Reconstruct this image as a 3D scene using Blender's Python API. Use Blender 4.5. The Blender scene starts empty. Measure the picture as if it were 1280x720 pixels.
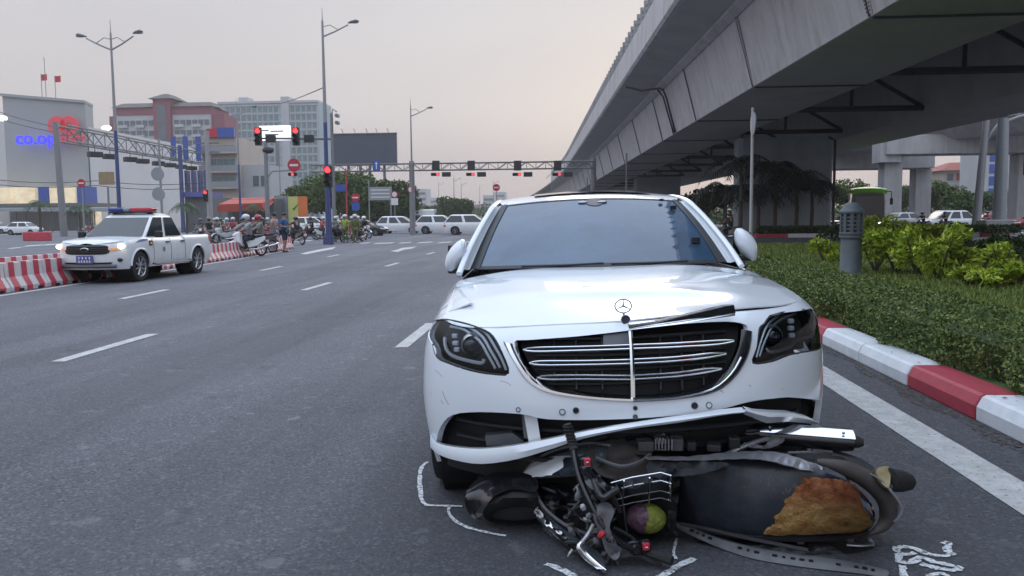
import bpy, bmesh, math, random
import numpy as np
from mathutils import Vector, Matrix
from mathutils.geometry import delaunay_2d_cdt
random.seed(7); rng = np.random.default_rng(7)
SC = bpy.context.scene
COL = SC.collection
R = math.radians

# ------------------------------------------------------------------ camera
FPX, CAM_H = 1020.0, 1.40
def cam_axes(yaw, p, r):
    y, p, r = R(yaw), R(p), R(r)
    f = np.array([-math.sin(y)*math.cos(p), math.cos(y)*math.cos(p), -math.sin(p)])
    r0 = np.array([math.cos(y), math.sin(y), 0]); u0 = np.cross(r0, f)
    return f, r0*math.cos(r)-u0*math.sin(r), u0*math.cos(r)+r0*math.sin(r)
CF, CR, CU = cam_axes(4.07, 4.86, 0.54)
CC = np.array([0, 0, CAM_H])
cam = bpy.data.cameras.new('camera'); camo = bpy.data.objects.new('camera', cam); COL.objects.link(camo)
cam.sensor_width = 36; cam.lens = 36*FPX/1280; cam.clip_end = 3000; cam.clip_start = 0.05
mw = Matrix.Identity(4)
for i in range(3):
    mw[i][0] = CR[i]; mw[i][1] = CU[i]; mw[i][2] = -CF[i]; mw[i][3] = CC[i]
camo.matrix_world = mw
SC.camera = camo

# ------------------------------------------------------------------ sky, sun, exposure (dusk, thin high overcast)
world = bpy.data.worlds.new('World'); SC.world = world; world.use_nodes = True
nt = world.node_tree; nt.nodes.clear()
out = nt.nodes.new('ShaderNodeOutputWorld'); bg = nt.nodes.new('ShaderNodeBackground')
sky = nt.nodes.new('ShaderNodeTexSky'); sky.sky_type = 'NISHITA'; sky.sun_disc = False
SUN_EL, SUN_AZ = 7.0, 10.0         # low sun ahead of the camera, azimuth clockwise from +Y
sky.sun_elevation = R(SUN_EL); sky.sun_rotation = R(SUN_AZ); sky.air_density = 1.0; sky.dust_density = 3.0; sky.ozone_density = 2.0
geo = nt.nodes.new('ShaderNodeTexCoord'); sep = nt.nodes.new('ShaderNodeSeparateXYZ')
nt.links.new(geo.outputs['Generated'], sep.inputs[0])
ramp = nt.nodes.new('ShaderNodeValToRGB'); nt.links.new(sep.outputs['Z'], ramp.inputs[0])
cr = ramp.color_ramp; cr.interpolation = 'EASE'
stops = [(0.0, (.44, .405, .43)), (.05, (.49, .45, .465)), (.14, (.56, .53, .535)), (.26, (.58, .568, .588)), (.5, (.92, 1.02, 1.20)), (1.0, (1.35, 1.58, 1.95))]
while len(cr.elements) < len(stops): cr.elements.new(.5)
for e, (p, c) in zip(cr.elements, stops): e.position = p; e.color = (*c, 1)
noi = nt.nodes.new('ShaderNodeTexNoise'); noi.inputs['Scale'].default_value = 1.6; noi.inputs['Detail'].default_value = 3
mp = nt.nodes.new('ShaderNodeMapping'); mp.inputs['Scale'].default_value = (1, 1, 4)
nt.links.new(geo.outputs['Generated'], mp.inputs[0]); nt.links.new(mp.outputs[0], noi.inputs['Vector'])
mr = nt.nodes.new('ShaderNodeMapRange'); mr.inputs[3].default_value = .92; mr.inputs[4].default_value = 1.07
mr.inputs[1].default_value = .3; mr.inputs[2].default_value = .7
nt.links.new(noi.outputs[0], mr.inputs[0])
mul = nt.nodes.new('ShaderNodeVectorMath'); mul.operation = 'SCALE'
nt.links.new(ramp.outputs[0], mul.inputs[0]); nt.links.new(mr.outputs[0], mul.inputs['Scale'])
sc2 = nt.nodes.new('ShaderNodeVectorMath'); sc2.operation = 'SCALE'; sc2.inputs['Scale'].default_value = .0058
nt.links.new(sky.outputs[0], sc2.inputs[0])
add = nt.nodes.new('ShaderNodeVectorMath'); add.operation = 'ADD'
nt.links.new(mul.outputs[0], add.inputs[0]); nt.links.new(sc2.outputs[0], add.inputs[1])
nt.links.new(add.outputs[0], bg.inputs[0]); bg.inputs[1].default_value = 1.0
nt.links.new(bg.outputs[0], out.inputs[0])
sun = bpy.data.lights.new('sun', 'SUN'); sun.energy = .5; sun.angle = R(25); sun.color = (1, .9, .8)
suno = bpy.data.objects.new('sun', sun); COL.objects.link(suno)
_d = Vector((math.sin(R(SUN_AZ))*math.cos(R(20)), math.cos(R(SUN_AZ))*math.cos(R(20)), math.sin(R(20))))
suno.rotation_euler = _d.to_track_quat('Z', 'Y').to_euler()
vs = SC.view_settings; vs.view_transform = 'Standard'; vs.look = 'None'; vs.gamma = 1; vs.exposure = .16; vs.use_curve_mapping = False
SC.cycles.max_bounces = 6; SC.cycles.diffuse_bounces = 3; SC.cycles.glossy_bounces = 3; SC.cycles.transparent_max_bounces = 12
SC.cycles.use_denoising = True

# ------------------------------------------------------------------ pixel rays (photo pixels -> world)
def ray(px, py): return CF + CR*(px-640)/FPX + CU*(360-py)/FPX
def G(px, py, z=0.0):
    d = ray(px, py); return Vector(CC + d*((z-CAM_H)/d[2]))
def D(px, py, y):
    d = ray(px, py); return Vector(CC + d*(y/d[1]))
def proj(P):
    d = np.asarray(P)-CC; w = d@CF
    return 640+FPX*(d@CR)/w, 360-FPX*(d@CU)/w

# ------------------------------------------------------------------ mesh builder
class MB:
    def __init__(s): s.v = []; s.f = []; s.T = None
    def vert(s, p):
        p = Vector(p); s.v.append(tuple(s.T @ p) if s.T else tuple(p)); return len(s.v)-1
    def face(s, pts): s.f.append([s.vert(p) for p in pts]); return s
    def box(s, c, d, rz=0, taper=1.0):
        x, y, z = d[0]/2, d[1]/2, d[2]/2; ca, sa = math.cos(rz), math.sin(rz); b = len(s.v)
        for sz in (-1, 1):
            k = taper if sz > 0 else 1
            for sx, sy in ((-1, -1), (1, -1), (1, 1), (-1, 1)):
                px, py = sx*x*k, sy*y*k
                s.vert((c[0]+px*ca-py*sa, c[1]+px*sa+py*ca, c[2]+sz*z))
        for q in ((3, 2, 1, 0), (4, 5, 6, 7), (0, 1, 5, 4), (1, 2, 6, 5), (2, 3, 7, 6), (3, 0, 4, 7)): s.f.append([b+i for i in q])
        return s
    def mm(s, x0, x1, y0, y1, z0, z1): return s.box(((x0+x1)/2, (y0+y1)/2, (z0+z1)/2), (abs(x1-x0), abs(y1-y0), abs(z1-z0)))
    def loft(s, rings, closed=True, caps=True):
        n = len(rings[0]); idx = [[s.vert(p) for p in r] for r in rings]
        for a, b in zip(idx, idx[1:]):
            for i in range(n if closed else n-1):
                j = (i+1) % n; s.f.append([a[i], a[j], b[j], b[i]])
        if caps and closed: s.f.append(idx[0][::-1]); s.f.append(idx[-1])
        return s
    def grid(s, rows): return s.loft(rows, closed=False, caps=False)
    def tube(s, pts, r, n=8, caps=True, sy=1.0, up=None):
        pts = [Vector(p) for p in pts]; rs = r if isinstance(r, (list, tuple)) else [r]*len(pts)
        rings = []; prev = None
        for i, p in enumerate(pts):
            t = (pts[min(i+1, len(pts)-1)]-pts[max(i-1, 0)])
            if t.length < 1e-9: t = Vector((0, 0, 1))
            t.normalize()
            if prev is None:
                a = Vector(up) if up else (Vector((0, 0, 1)) if abs(t.z) < .9 else Vector((1, 0, 0)))
            else: a = prev
            u = (a - t*a.dot(t))
            if u.length < 1e-6: u = t.orthogonal()
            u.normalize(); w = t.cross(u); prev = u
            rings.append([p+(u*math.cos(2*math.pi*k/n)*sy+w*math.sin(2*math.pi*k/n))*rs[i] for k in range(n)])
        return s.loft(rings, True, caps)
    def lathe(s, prof, c=(0, 0, 0), axis='z', n=16, caps=False, a0=0, a1=2*math.pi):
        full = abs(a1-a0-2*math.pi) < 1e-6; m = n if full else n+1; rings = []
        for r_, h in prof:
            rg = []
            for k in range(m):
                a = a0+(a1-a0)*k/n; x, y = r_*math.cos(a), r_*math.sin(a)
                q = {'z': (x, y, h), 'x': (h, x, y), 'y': (x, h, y)}[axis]
                rg.append((c[0]+q[0], c[1]+q[1], c[2]+q[2]))
            rings.append(rg)
        return s.loft(rings, full, caps)
    def sphere(s, c, r, n=12, m=8, sc=(1, 1, 1)):
        prof = [(math.sin(math.pi*k/m), -math.cos(math.pi*k/m)) for k in range(m+1)]
        rings = [[(c[0]+r*sc[0]*max(a, 1e-4)*math.cos(2*math.pi*i/n), c[1]+r*sc[1]*max(a, 1e-4)*math.sin(2*math.pi*i/n), c[2]+r*sc[2]*h) for i in range(n)] for a, h in prof]
        return s.loft(rings, True, True)
    def prism(s, outline, ext):
        e = Vector(ext); a = [Vector(p) for p in outline]; return s.loft([a, [p+e for p in a]], True, True)
    def obj(s, name, mat, parent=None, smooth=False, label=None, cat=None, group=None, kind=None, bevel=0, org=None, sharp=None, subdiv=0):
        me = bpy.data.meshes.new(name)
        o_ = ORG.get(parent.name, Vector((0, 0, 0))) if parent else (Vector(org) if org is not None else Vector((0, 0, 0)))
        me.from_pydata([(x-o_.x, y-o_.y, z-o_.z) for x, y, z in s.v], [], s.f); me.update()
        bm = bmesh.new(); bm.from_mesh(me); bmesh.ops.recalc_face_normals(bm, faces=bm.faces); bm.to_mesh(me); bm.free()
        if mat: me.materials.append(mat if not isinstance(mat, str) else MAT[mat])
        if smooth:
            me.polygons.foreach_set('use_smooth', [True]*len(me.polygons))
            me.set_sharp_from_angle(angle=R(sharp or 40))
        ob = bpy.data.objects.new(name, me); COL.objects.link(ob)
        if parent: ob.parent = parent; ORG[ob.name] = ORG.get(parent.name, Vector((0, 0, 0)))
        elif org is not None: ob.location = org
        if subdiv:
            md = ob.modifiers.new('s', 'SUBSURF'); md.levels = md.render_levels = subdiv
        if bevel:
            md = ob.modifiers.new('b', 'BEVEL'); md.width = bevel; md.segments = 2; md.limit_method = 'ANGLE'; md.angle_limit = R(35)
        return tag(ob, label, cat, group, kind)
ORG = {}
def tag(o, label=None, cat=None, group=None, kind=None):
    if label: o['label'] = label
    if cat: o['category'] = cat
    if group: o['group'] = group
    if kind: o['kind'] = kind
    return o
def thing(name, label, cat, loc=(0, 0, 0), rz=0, group=None, worldcoords=False):
    o = bpy.data.objects.new(name, None); COL.objects.link(o); o.empty_display_size = .1
    o.location = loc; o.rotation_euler = (0, 0, rz)
    if worldcoords: ORG[o.name] = Vector(loc)
    return tag(o, label, cat, group)
def dup(root, loc, rz=None, label=None, group=None, scale=None, mats=None):
    def cp(o, par):
        c = o.copy(); COL.objects.link(c); c.parent = par
        if mats and o.type == 'MESH' and o.data.materials and o.data.materials[0] and o.data.materials[0].name in mats:
            c.data = o.data.copy(); c.data.materials[0] = MAT[mats[o.data.materials[0].name]]
        for ch in list(o.children): cp(ch, c)
        return c
    r = cp(root, None); r.location = loc
    if rz is not None: r.rotation_euler = (0, 0, rz)
    if scale: r.scale = (scale,)*3 if not isinstance(scale, tuple) else scale
    if label: r['label'] = label
    if group: r['group'] = group
    return r
def npmesh(name, verts, faces, mat, parent=None, kind=None, label=None, cat=None, org=None, group=None):
    """fast mesh from numpy arrays (faces all quads or all tris)"""
    verts = np.asarray(verts, np.float32); faces = np.asarray(faces, np.int32)
    o_ = ORG.get(parent.name) if parent else org
    if o_ is not None: verts = verts-np.array(o_, np.float32)
    me = bpy.data.meshes.new(name); k = faces.shape[1]
    me.vertices.add(len(verts)); me.vertices.foreach_set('co', verts.ravel())
    me.loops.add(faces.size); me.loops.foreach_set('vertex_index', faces.ravel())
    me.polygons.add(len(faces)); me.polygons.foreach_set('loop_start', np.arange(0, faces.size, k, dtype=np.int32))
    me.update(calc_edges=True)
    me.materials.append(MAT[mat] if isinstance(mat, str) else mat)
    ob = bpy.data.objects.new(name, me); COL.objects.link(ob)
    if parent: ob.parent = parent
    elif org is not None: ob.location = org
    return tag(ob, label, cat, group, kind)

def smooth_poly(pts, n=4, closed=True):
    """Catmull-Rom"""
    P = [np.array(p, float) for p in pts]; N = len(P); out = []
    rngi = range(N) if closed else range(N-1)
    for i in rngi:
        p0 = P[(i-1) % N] if closed or i > 0 else P[i]; p1 = P[i]; p2 = P[(i+1) % N]; p3 = P[(i+2) % N] if closed or i+2 < N else P[i+1]
        for k in range(n):
            t = k/n; out.append(tuple(.5*((2*p1)+(-p0+p2)*t+(2*p0-5*p1+4*p2-p3)*t*t+(-p0+3*p1-3*p2+p3)*t**3)))
    if not closed: out.append(tuple(P[-1]))
    return out
# ------------------------------------------------------------------ materials
MAT = {}
def mat(name, col, rough=.6, metal=0, var=.12, scale=6, bump=0, bscale=40, spec=.5, coat=0, emit=None, estr=0, alpha=None, dirt=0, ior=None, sheen=0, streak=0):
    m = bpy.data.materials.new(name); m.use_nodes = True; t = m.node_tree; b = t.nodes['Principled BSDF']
    b.inputs['Roughness'].default_value = rough; b.inputs['Metallic'].default_value = metal
    b.inputs['Specular IOR Level'].default_value = spec
    if ior: b.inputs['IOR'].default_value = ior
    if coat: b.inputs['Coat Weight'].default_value = coat; b.inputs['Coat Roughness'].default_value = .04
    b.inputs['Base Color'].default_value = (*col, 1)
    tc = t.nodes.new('ShaderNodeTexCoord')
    if var:
        n = t.nodes.new('ShaderNodeTexNoise'); n.inputs['Scale'].default_value = scale; n.inputs['Detail'].default_value = 6; n.inputs['Roughness'].default_value = .65
        t.links.new(tc.outputs['Object'], n.inputs['Vector'])
        r_ = t.nodes.new('ShaderNodeMapRange'); r_.inputs[1].default_value = .25; r_.inputs[2].default_value = .75
        r_.inputs[3].default_value = 1-var; r_.inputs[4].default_value = 1+var; t.links.new(n.outputs[0], r_.inputs[0])
        v = t.nodes.new('ShaderNodeVectorMath'); v.operation = 'SCALE'; v.inputs[0].default_value = col; t.links.new(r_.outputs[0], v.inputs['Scale'])
        last = v.outputs[0]
        if dirt:
            n2 = t.nodes.new('ShaderNodeTexNoise'); n2.inputs['Scale'].default_value = scale*.35; n2.inputs['Detail'].default_value = 8; n2.inputs['Roughness'].default_value = .75
            mp_ = t.nodes.new('ShaderNodeMapping'); mp_.inputs['Scale'].default_value = (1, 1, .25); mp_.inputs['Location'].default_value = (3.1, 1.7, .4)
            t.links.new(tc.outputs['Object'], mp_.inputs[0]); t.links.new(mp_.outputs[0], n2.inputs['Vector'])
            r2 = t.nodes.new('ShaderNodeMapRange'); r2.inputs[1].default_value = .5; r2.inputs[2].default_value = .78; r2.inputs[4].default_value = dirt
            t.links.new(n2.outputs[0], r2.inputs[0])
            mx = t.nodes.new('ShaderNodeMix'); mx.data_type = 'RGBA'; mx.inputs[7].default_value = (col[0]*.3+.02, col[1]*.28+.015, col[2]*.26+.01, 1)
            t.links.new(r2.outputs[0], mx.inputs[0]); t.links.new(last, mx.inputs[6]); last = mx.outputs[2]
        if streak:
            n4 = t.nodes.new('ShaderNodeTexNoise'); n4.inputs['Scale'].default_value = 1.0; n4.inputs['Detail'].default_value = 7; n4.inputs['Roughness'].default_value = .7
            mp4 = t.nodes.new('ShaderNodeMapping'); mp4.inputs['Scale'].default_value = (1.6, 1.6, .13); t.links.new(tc.outputs['Object'], mp4.inputs[0]); t.links.new(mp4.outputs[0], n4.inputs['Vector'])
            r4 = t.nodes.new('ShaderNodeMapRange'); r4.inputs[1].default_value = .48; r4.inputs[2].default_value = .72; r4.inputs[4].default_value = streak; t.links.new(n4.outputs[0], r4.inputs[0])
            mx4 = t.nodes.new('ShaderNodeMix'); mx4.data_type = 'RGBA'; mx4.inputs[7].default_value = (col[0]*.42, col[1]*.40, col[2]*.38, 1)
            t.links.new(r4.outputs[0], mx4.inputs[0]); t.links.new(last, mx4.inputs[6]); last = mx4.outputs[2]
        t.links.new(last, b.inputs['Base Color'])
    if bump:
        n3 = t.nodes.new('ShaderNodeTexNoise'); n3.inputs['Scale'].default_value = bscale; n3.inputs['Detail'].default_value = 4
        t.links.new(tc.outputs['Object'], n3.inputs['Vector'])
        bp = t.nodes.new('ShaderNodeBump'); bp.inputs['Strength'].default_value = bump; bp.inputs['Distance'].default_value = .02
        t.links.new(n3.outputs[0], bp.inputs['Height']); t.links.new(bp.outputs[0], b.inputs['Normal'])
    if emit: b.inputs['Emission Color'].default_value = (*emit, 1); b.inputs['Emission Strength'].default_value = estr
    if sheen: b.inputs['Sheen Weight'].default_value = sheen
    MAT[name] = m; return m
def clearglass(name, tint=(.9, .95, 1), refl=1.0, fac=.12):
    m = bpy.data.materials.new(name); m.use_nodes = True; t = m.node_tree; t.nodes.clear()
    o = t.nodes.new('ShaderNodeOutputMaterial'); tr = t.nodes.new('ShaderNodeBsdfTransparent'); gl = t.nodes.new('ShaderNodeBsdfGlossy')
    tr.inputs[0].default_value = (*tint, 1); gl.inputs['Roughness'].default_value = .03; gl.inputs[0].default_value = (refl,)*3+(1,)
    lw = t.nodes.new('ShaderNodeFresnel'); lw.inputs[0].default_value = 1.5; mx = t.nodes.new('ShaderNodeMixShader')
    t.links.new(lw.outputs[0], mx.inputs[0]); t.links.new(tr.outputs[0], mx.inputs[1]); t.links.new(gl.outputs[0], mx.inputs[2]); t.links.new(mx.outputs[0], o.inputs[0])
    MAT[name] = m; return m

mat('white_paint', (.77, .825, .885), .28, var=.02, coat=1.0, scale=2)
mat('truck_white', (.78, .80, .83), .35, var=.05, coat=.7, dirt=.15)
mat('silver_paint', (.52, .54, .57), .3, metal=.3, var=.04, coat=.6)
mat('dark_car_paint', (.02, .022, .028), .25, var=.05, coat=1)
mat('red_paint', (.35, .025, .03), .35, var=.08, coat=.5)
mat('blue_paint', (.03, .06, .28), .4, var=.08, coat=.3)
mat('chrome', (.75, .76, .78), .12, metal=1, var=.04)
mat('dull_steel', (.42, .43, .45), .38, metal=.9, var=.15, scale=14, bump=.1)
mat('black_plastic', (.016, .017, .02), .42, var=.2, bump=.05, bscale=120)
mat('grey_plastic', (.10, .105, .115), .5, var=.2, bump=.05, bscale=120)
mat('gloss_black', (.012, .013, .016), .16, var=.15, coat=.6)
mat('deep_black', (.006, .006, .007), .7, var=.1)
mat('rubber', (.018, .018, .019), .75, var=.25, scale=20, bump=.2, bscale=60)
mat('car_glass', (.018, .024, .03), .05, var=.05, spec=.8)
mat('windshield_glass', (.042, .088, .155), .04, var=.38, scale=2.2, ior=1.72, spec=.5)
mat('side_glass', (.012, .015, .02), .05, var=.1, spec=.6)
mat('rim_silver', (.45, .46, .48), .32, metal=.8, var=.1)
mat('headlight_lit', (.9, .9, .85), .3, var=0, emit=(1, .90, .68), estr=6)
mat('lamp_white', (.75, .77, .8), .25, var=.03)
mat('lamp_amber', (.65, .25, .04), .3, var=.05, emit=(1, .4, .1), estr=.35)
mat('signal_red', (.9, .05, .04), .3, var=0, emit=(1, .025, .03), estr=4.5)
mat('tail_red', (.45, .02, .02), .25, var=.05, emit=(1, .05, .05), estr=.12)
mat('red_plastic', (.55, .03, .05), .35, var=.1)
mat('bulb_white', (.9, .9, .9), .3, var=0, emit=(1, .97, .92), estr=5)
clearglass('lamp_lens', (.85, .9, .95), .35)
# asphalt
def asphalt(name, lo, hi, sc=1.0, spots=True):
    m = bpy.data.materials.new(name); m.use_nodes = True; t = m.node_tree; b = t.nodes['Principled BSDF']; L = t.links.new
    tc = t.nodes.new('ShaderNodeTexCoord')
    def noise(s, det=4, rough=.6, mapsc=None):
        n = t.nodes.new('ShaderNodeTexNoise'); n.inputs['Scale'].default_value = s; n.inputs['Detail'].default_value = det; n.inputs['Roughness'].default_value = rough
        if mapsc:
            q = t.nodes.new('ShaderNodeMapping'); q.inputs['Scale'].default_value = mapsc; L(tc.outputs['Object'], q.inputs[0]); L(q.outputs[0], n.inputs['Vector'])
        else: L(tc.outputs['Object'], n.inputs['Vector'])
        return n.outputs[0]
    def rng_(x, a, b_, c, d):
        q = t.nodes.new('ShaderNodeMapRange'); q.inputs[1].default_value = a; q.inputs[2].default_value = b_; q.inputs[3].default_value = c; q.inputs[4].default_value = d; L(x, q.inputs[0]); return q.outputs[0]
    def mixc(f, a, b_):
        q = t.nodes.new('ShaderNodeMix'); q.data_type = 'RGBA'; L(f, q.inputs[0])
        for k, c in ((6, a), (7, b_)):
            if isinstance(c, tuple): q.inputs[k].default_value = (*c, 1)
            else: L(c, q.inputs[k])
        return q.outputs[2]
    grain = noise(70*sc, 5, .75)
    vo = t.nodes.new('ShaderNodeTexVoronoi'); vo.inputs['Scale'].default_value = 110*sc; L(tc.outputs['Object'], vo.inputs['Vector'])
    c = mixc(rng_(grain, .34, .66, 0, 1), lo, hi)
    c = mixc(rng_(vo.outputs['Distance'], 0, .35, .65, 0), c, tuple(x*1.7 for x in hi))
    vc = t.nodes.new('ShaderNodeTexVoronoi'); vc.inputs['Scale'].default_value = 70*sc; L(tc.outputs['Object'], vc.inputs['Vector'])
    sg_ = t.nodes.new('ShaderNodeSeparateColor'); L(vc.outputs['Color'], sg_.inputs[0])
    c = mixc(rng_(sg_.outputs[0], .74, .95, 0, .6), c, tuple(x*1.7 for x in hi)); c = mixc(rng_(sg_.outputs[1], .75, .95, 0, .6), c, tuple(x*.55 for x in lo))
    patch = noise(.35, 5, .6)
    c = mixc(rng_(patch, .35, .7, 0, .45), c, tuple(x*1.12 for x in hi))
    streak = noise(1.0, 4, .6, (1.1, .07, 1))
    c = mixc(rng_(streak, .45, .75, 0, .5), c, tuple(x*.75 for x in lo))
    if spots:
        sp = noise(5.5, 3, .5); sp2 = noise(1.1, 2, .5)
        q = t.nodes.new('ShaderNodeMath'); q.operation = 'MULTIPLY'; L(rng_(sp, .62, .68, 0, 1), q.inputs[0]); L(rng_(sp2, .40, .62, .0, .5), q.inputs[1])
        c = mixc(q.outputs[0], c, (.30, .30, .31))
        dk = noise(2.3, 4, .6); c = mixc(rng_(dk, .62, .72, 0, .35), c, tuple(x*.6 for x in lo))
    # base colour darker across the kerb lane; paler wheel tracks and darker oil strip in every lane
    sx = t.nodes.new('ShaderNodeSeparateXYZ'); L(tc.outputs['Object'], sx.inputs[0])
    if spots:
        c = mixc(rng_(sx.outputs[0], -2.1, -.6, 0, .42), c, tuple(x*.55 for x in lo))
        wv = t.nodes.new('ShaderNodeMath'); wv.operation = 'SINE'; ml = t.nodes.new('ShaderNodeMath'); ml.operation = 'MULTIPLY_ADD'; ml.inputs[1].default_value = 2*math.pi/3.4; ml.inputs[2].default_value = 1.9; L(sx.outputs[0], ml.inputs[0]); L(ml.outputs[0], wv.inputs[0])
        c = mixc(rng_(wv.outputs[0], .35, 1, 0, .22), c, tuple(x*.6 for x in lo))
    L(c, b.inputs['Base Color'])
    b.inputs['Roughness'].default_value = .72; b.inputs['Specular IOR Level'].default_value = .4
    bp = t.nodes.new('ShaderNodeBump'); bp.inputs['Strength'].default_value = .9; bp.inputs['Distance'].default_value = .012
    L(grain, bp.inputs['Height']); L(bp.outputs[0], b.inputs['Normal'])
    MAT[name] = m
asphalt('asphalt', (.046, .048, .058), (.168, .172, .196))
asphalt('asphalt_far', (.085, .085, .092), (.13, .13, .138), .4)
mat('road_white', (.50, .50, .50), .6, var=.25, scale=9, dirt=.5, bump=.2, bscale=90)
mat('kerb_white', (.70, .73, .77), .6, var=.10, scale=7, dirt=.35, bump=.12, bscale=30)
mat('kerb_red', (.42, .05, .075), .55, var=.14, scale=7, dirt=.4, bump=.12, bscale=30)
mat('barrier_white', (.62, .58, .58), .55, var=.12, dirt=.4)
mat('barrier_red', (.50, .05, .08), .5, var=.14, dirt=.3)
mat('chalk', (.66, .68, .70), .9, var=.3, scale=40)
def speckle(name, sc, lo, hi):
    t = MAT[name].node_tree; b = t.nodes['Principled BSDF']; tc = t.nodes.new('ShaderNodeTexCoord'); n = t.nodes.new('ShaderNodeTexNoise'); n.inputs['Scale'].default_value = sc; n.inputs['Detail'].default_value = 4
    t.links.new(tc.outputs['Object'], n.inputs['Vector']); r = t.nodes.new('ShaderNodeMapRange'); r.inputs[1].default_value = lo; r.inputs[2].default_value = hi; t.links.new(n.outputs[0], r.inputs[0]); t.links.new(r.outputs[0], b.inputs['Alpha'])
speckle('chalk', 70, .30, .50); speckle('road_white', 45, .22, .40)
mat('soil', (.045, .035, .028), .9, var=.4, scale=5, bump=.5)
mat('grass_ground', (.075, .115, .03), .9, var=.35, scale=3, bump=.5)
mat('pavement', (.16, .155, .155), .8, var=.2, scale=1.5, bump=.1)
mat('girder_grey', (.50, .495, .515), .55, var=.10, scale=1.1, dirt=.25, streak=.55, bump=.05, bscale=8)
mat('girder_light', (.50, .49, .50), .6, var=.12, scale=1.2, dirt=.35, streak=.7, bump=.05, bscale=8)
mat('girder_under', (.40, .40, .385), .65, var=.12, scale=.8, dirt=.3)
mat('brace_steel', (.05, .052, .065), .55, var=.15)
mat('concrete', (.33, .325, .33), .8, streak=.6, var=.12, scale=1.2, dirt=.45, bump=.1, bscale=10)
mat('concrete_pale', (.46, .46, .47), .8, streak=.5, var=.10, scale=.8, dirt=.35, bump=.08, bscale=6)
mat('galv', (.30, .31, .33), .45, metal=.5, var=.12, scale=8)
mat('pole_blue', (.055, .075, .20), .45, var=.15, scale=8)
mat('pole_grey', (.21, .215, .225), .5, var=.12, scale=6, dirt=.3)
mat('truss_grey', (.17, .165, .17), .5, var=.15)
mat('signal_box', (.025, .025, .03), .5, var=.1)
mat('sign_red', (.45, .02, .045), .45, var=.05)
mat('sign_blue', (.035, .09, .36), .45, var=.06)
mat('sign_white', (.7, .7, .7), .5, var=.05)
mat('sign_back', (.30, .33, .36), .4, metal=.4, var=.08)
# ================================================================== SETTING: ground, road, markings, kerbs
g = MB(); g.face([(-1500, -300, -.012), (1500, -300, -.012), (1500, 2500, -.012), (-1500, 2500, -.012)])
g.obj('ground', 'pavement', kind='structure')
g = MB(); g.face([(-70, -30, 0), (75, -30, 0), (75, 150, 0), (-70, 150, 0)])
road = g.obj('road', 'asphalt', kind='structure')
ZM = .005
def marking(pts, name='lane_marking', m='road_white', z=ZM):
    b = MB(); b.face([(p[0], p[1], z) for p in pts]); return b.obj(name, m, road)
def dash(x0, y0, x1, y1, w=.15):
    d = Vector((x1-x0, y1-y0)); n = Vector((-d.y, d.x)).normalized()*w/2
    # ragged worn ends and edges
    k = 10; L_, R_ = [], []
    for i in range(k+1):
        t = i/k; j1, j2 = random.uniform(-.006, .006), random.uniform(-.006, .006)
        e = random.uniform(-.03, .03) if i in (0, k) else 0
        q = Vector((x0, y0))+d*t+d.normalized()*e
        L_.append(q+n*(1+j1*8)); R_.append(q-n*(1+j2*8))
    b = MB()
    for i in range(k): b.face([(*L_[i], ZM), (*L_[i+1], ZM), (*R_[i+1], ZM), (*R_[i], ZM)])
    return b.obj('lane_marking', 'road_white', road)
ax = lambda y: -5.17-.022*(y-8)
bx_ = lambda y: -8.17-.065*(y-14)
for k in range(4):
    y0 = 7.80+8.2*k; dash(ax(y0), y0, ax(y0+2), y0+2)
    y0 = 14.30+8.2*k-8.2; dash(bx_(y0), y0, bx_(y0+2), y0+2)
for y0 in (8.75, 17.2, 25.4, 33.6): dash(-1.84-.01*(y0-8), y0, -1.84-.01*(y0-6), y0+2.1)
# solid edge lines
b = MB()
for k in range(60):
    y0, y1 = -4+k*.75, -4+(k+1)*.75
    b.face([(2.10+random.uniform(-.004, .004), y0, ZM), (2.36, y0, ZM), (2.36, y1, ZM), (2.10, y1, ZM)])
b.obj('edge_line', 'road_white', road)
bar_x = lambda y: -11.55-.075*(y-15.5)-.0018*max(0, y-20)**2
b = MB()
for k in range(30):
    y0, y1 = 8+k, 9+k
    b.face([(bar_x(y0)+.42, y0, ZM), (bar_x(y0)+.58, y0, ZM), (bar_x(y1)+.58, y1, ZM), (bar_x(y1)+.42, y1, ZM)])
b.obj('edge_line', 'road_white', road)
# arrows and stop blocks ahead
def pxmark(pts): marking([G(*p) for p in pts])
pxmark([(375, 317.5), (384, 315), (404, 311), (420, 308.5), (416, 311.5), (400, 314.5), (383, 318)])
pxmark([(488, 314), (497, 312), (502, 310), (521, 308.2), (514, 311), (506, 312), (497, 315)])
for x0, x1, y_ in ((448, 460, 303.8), (466, 490, 304), (497, 512, 303.4), (520, 538, 303), (546, 562, 303), (576, 592, 302.5)):
    pxmark([(x0, y_+1.2), (x1, y_+.2), (x1+4, y_-1), (x0+5, y_-.2)])
for x0, x1, y_ in ((366, 388, 301), (400, 420, 299.5)): pxmark([(x0, y_+1), (x1, y_+.4), (x1+4, y_-.8), (x0+5, y_-.2)])
for x0, x1, y_ in ((8, 24, 310), (28, 50, 307), (52, 75, 305.5)): pxmark([(x0, y_+1.6), (x1, y_), (x1+6, y_-1.4), (x0+6, y_)])
pxmark([(944, 314.5), (975, 313.6), (975, 312.2), (944, 313)])
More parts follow.
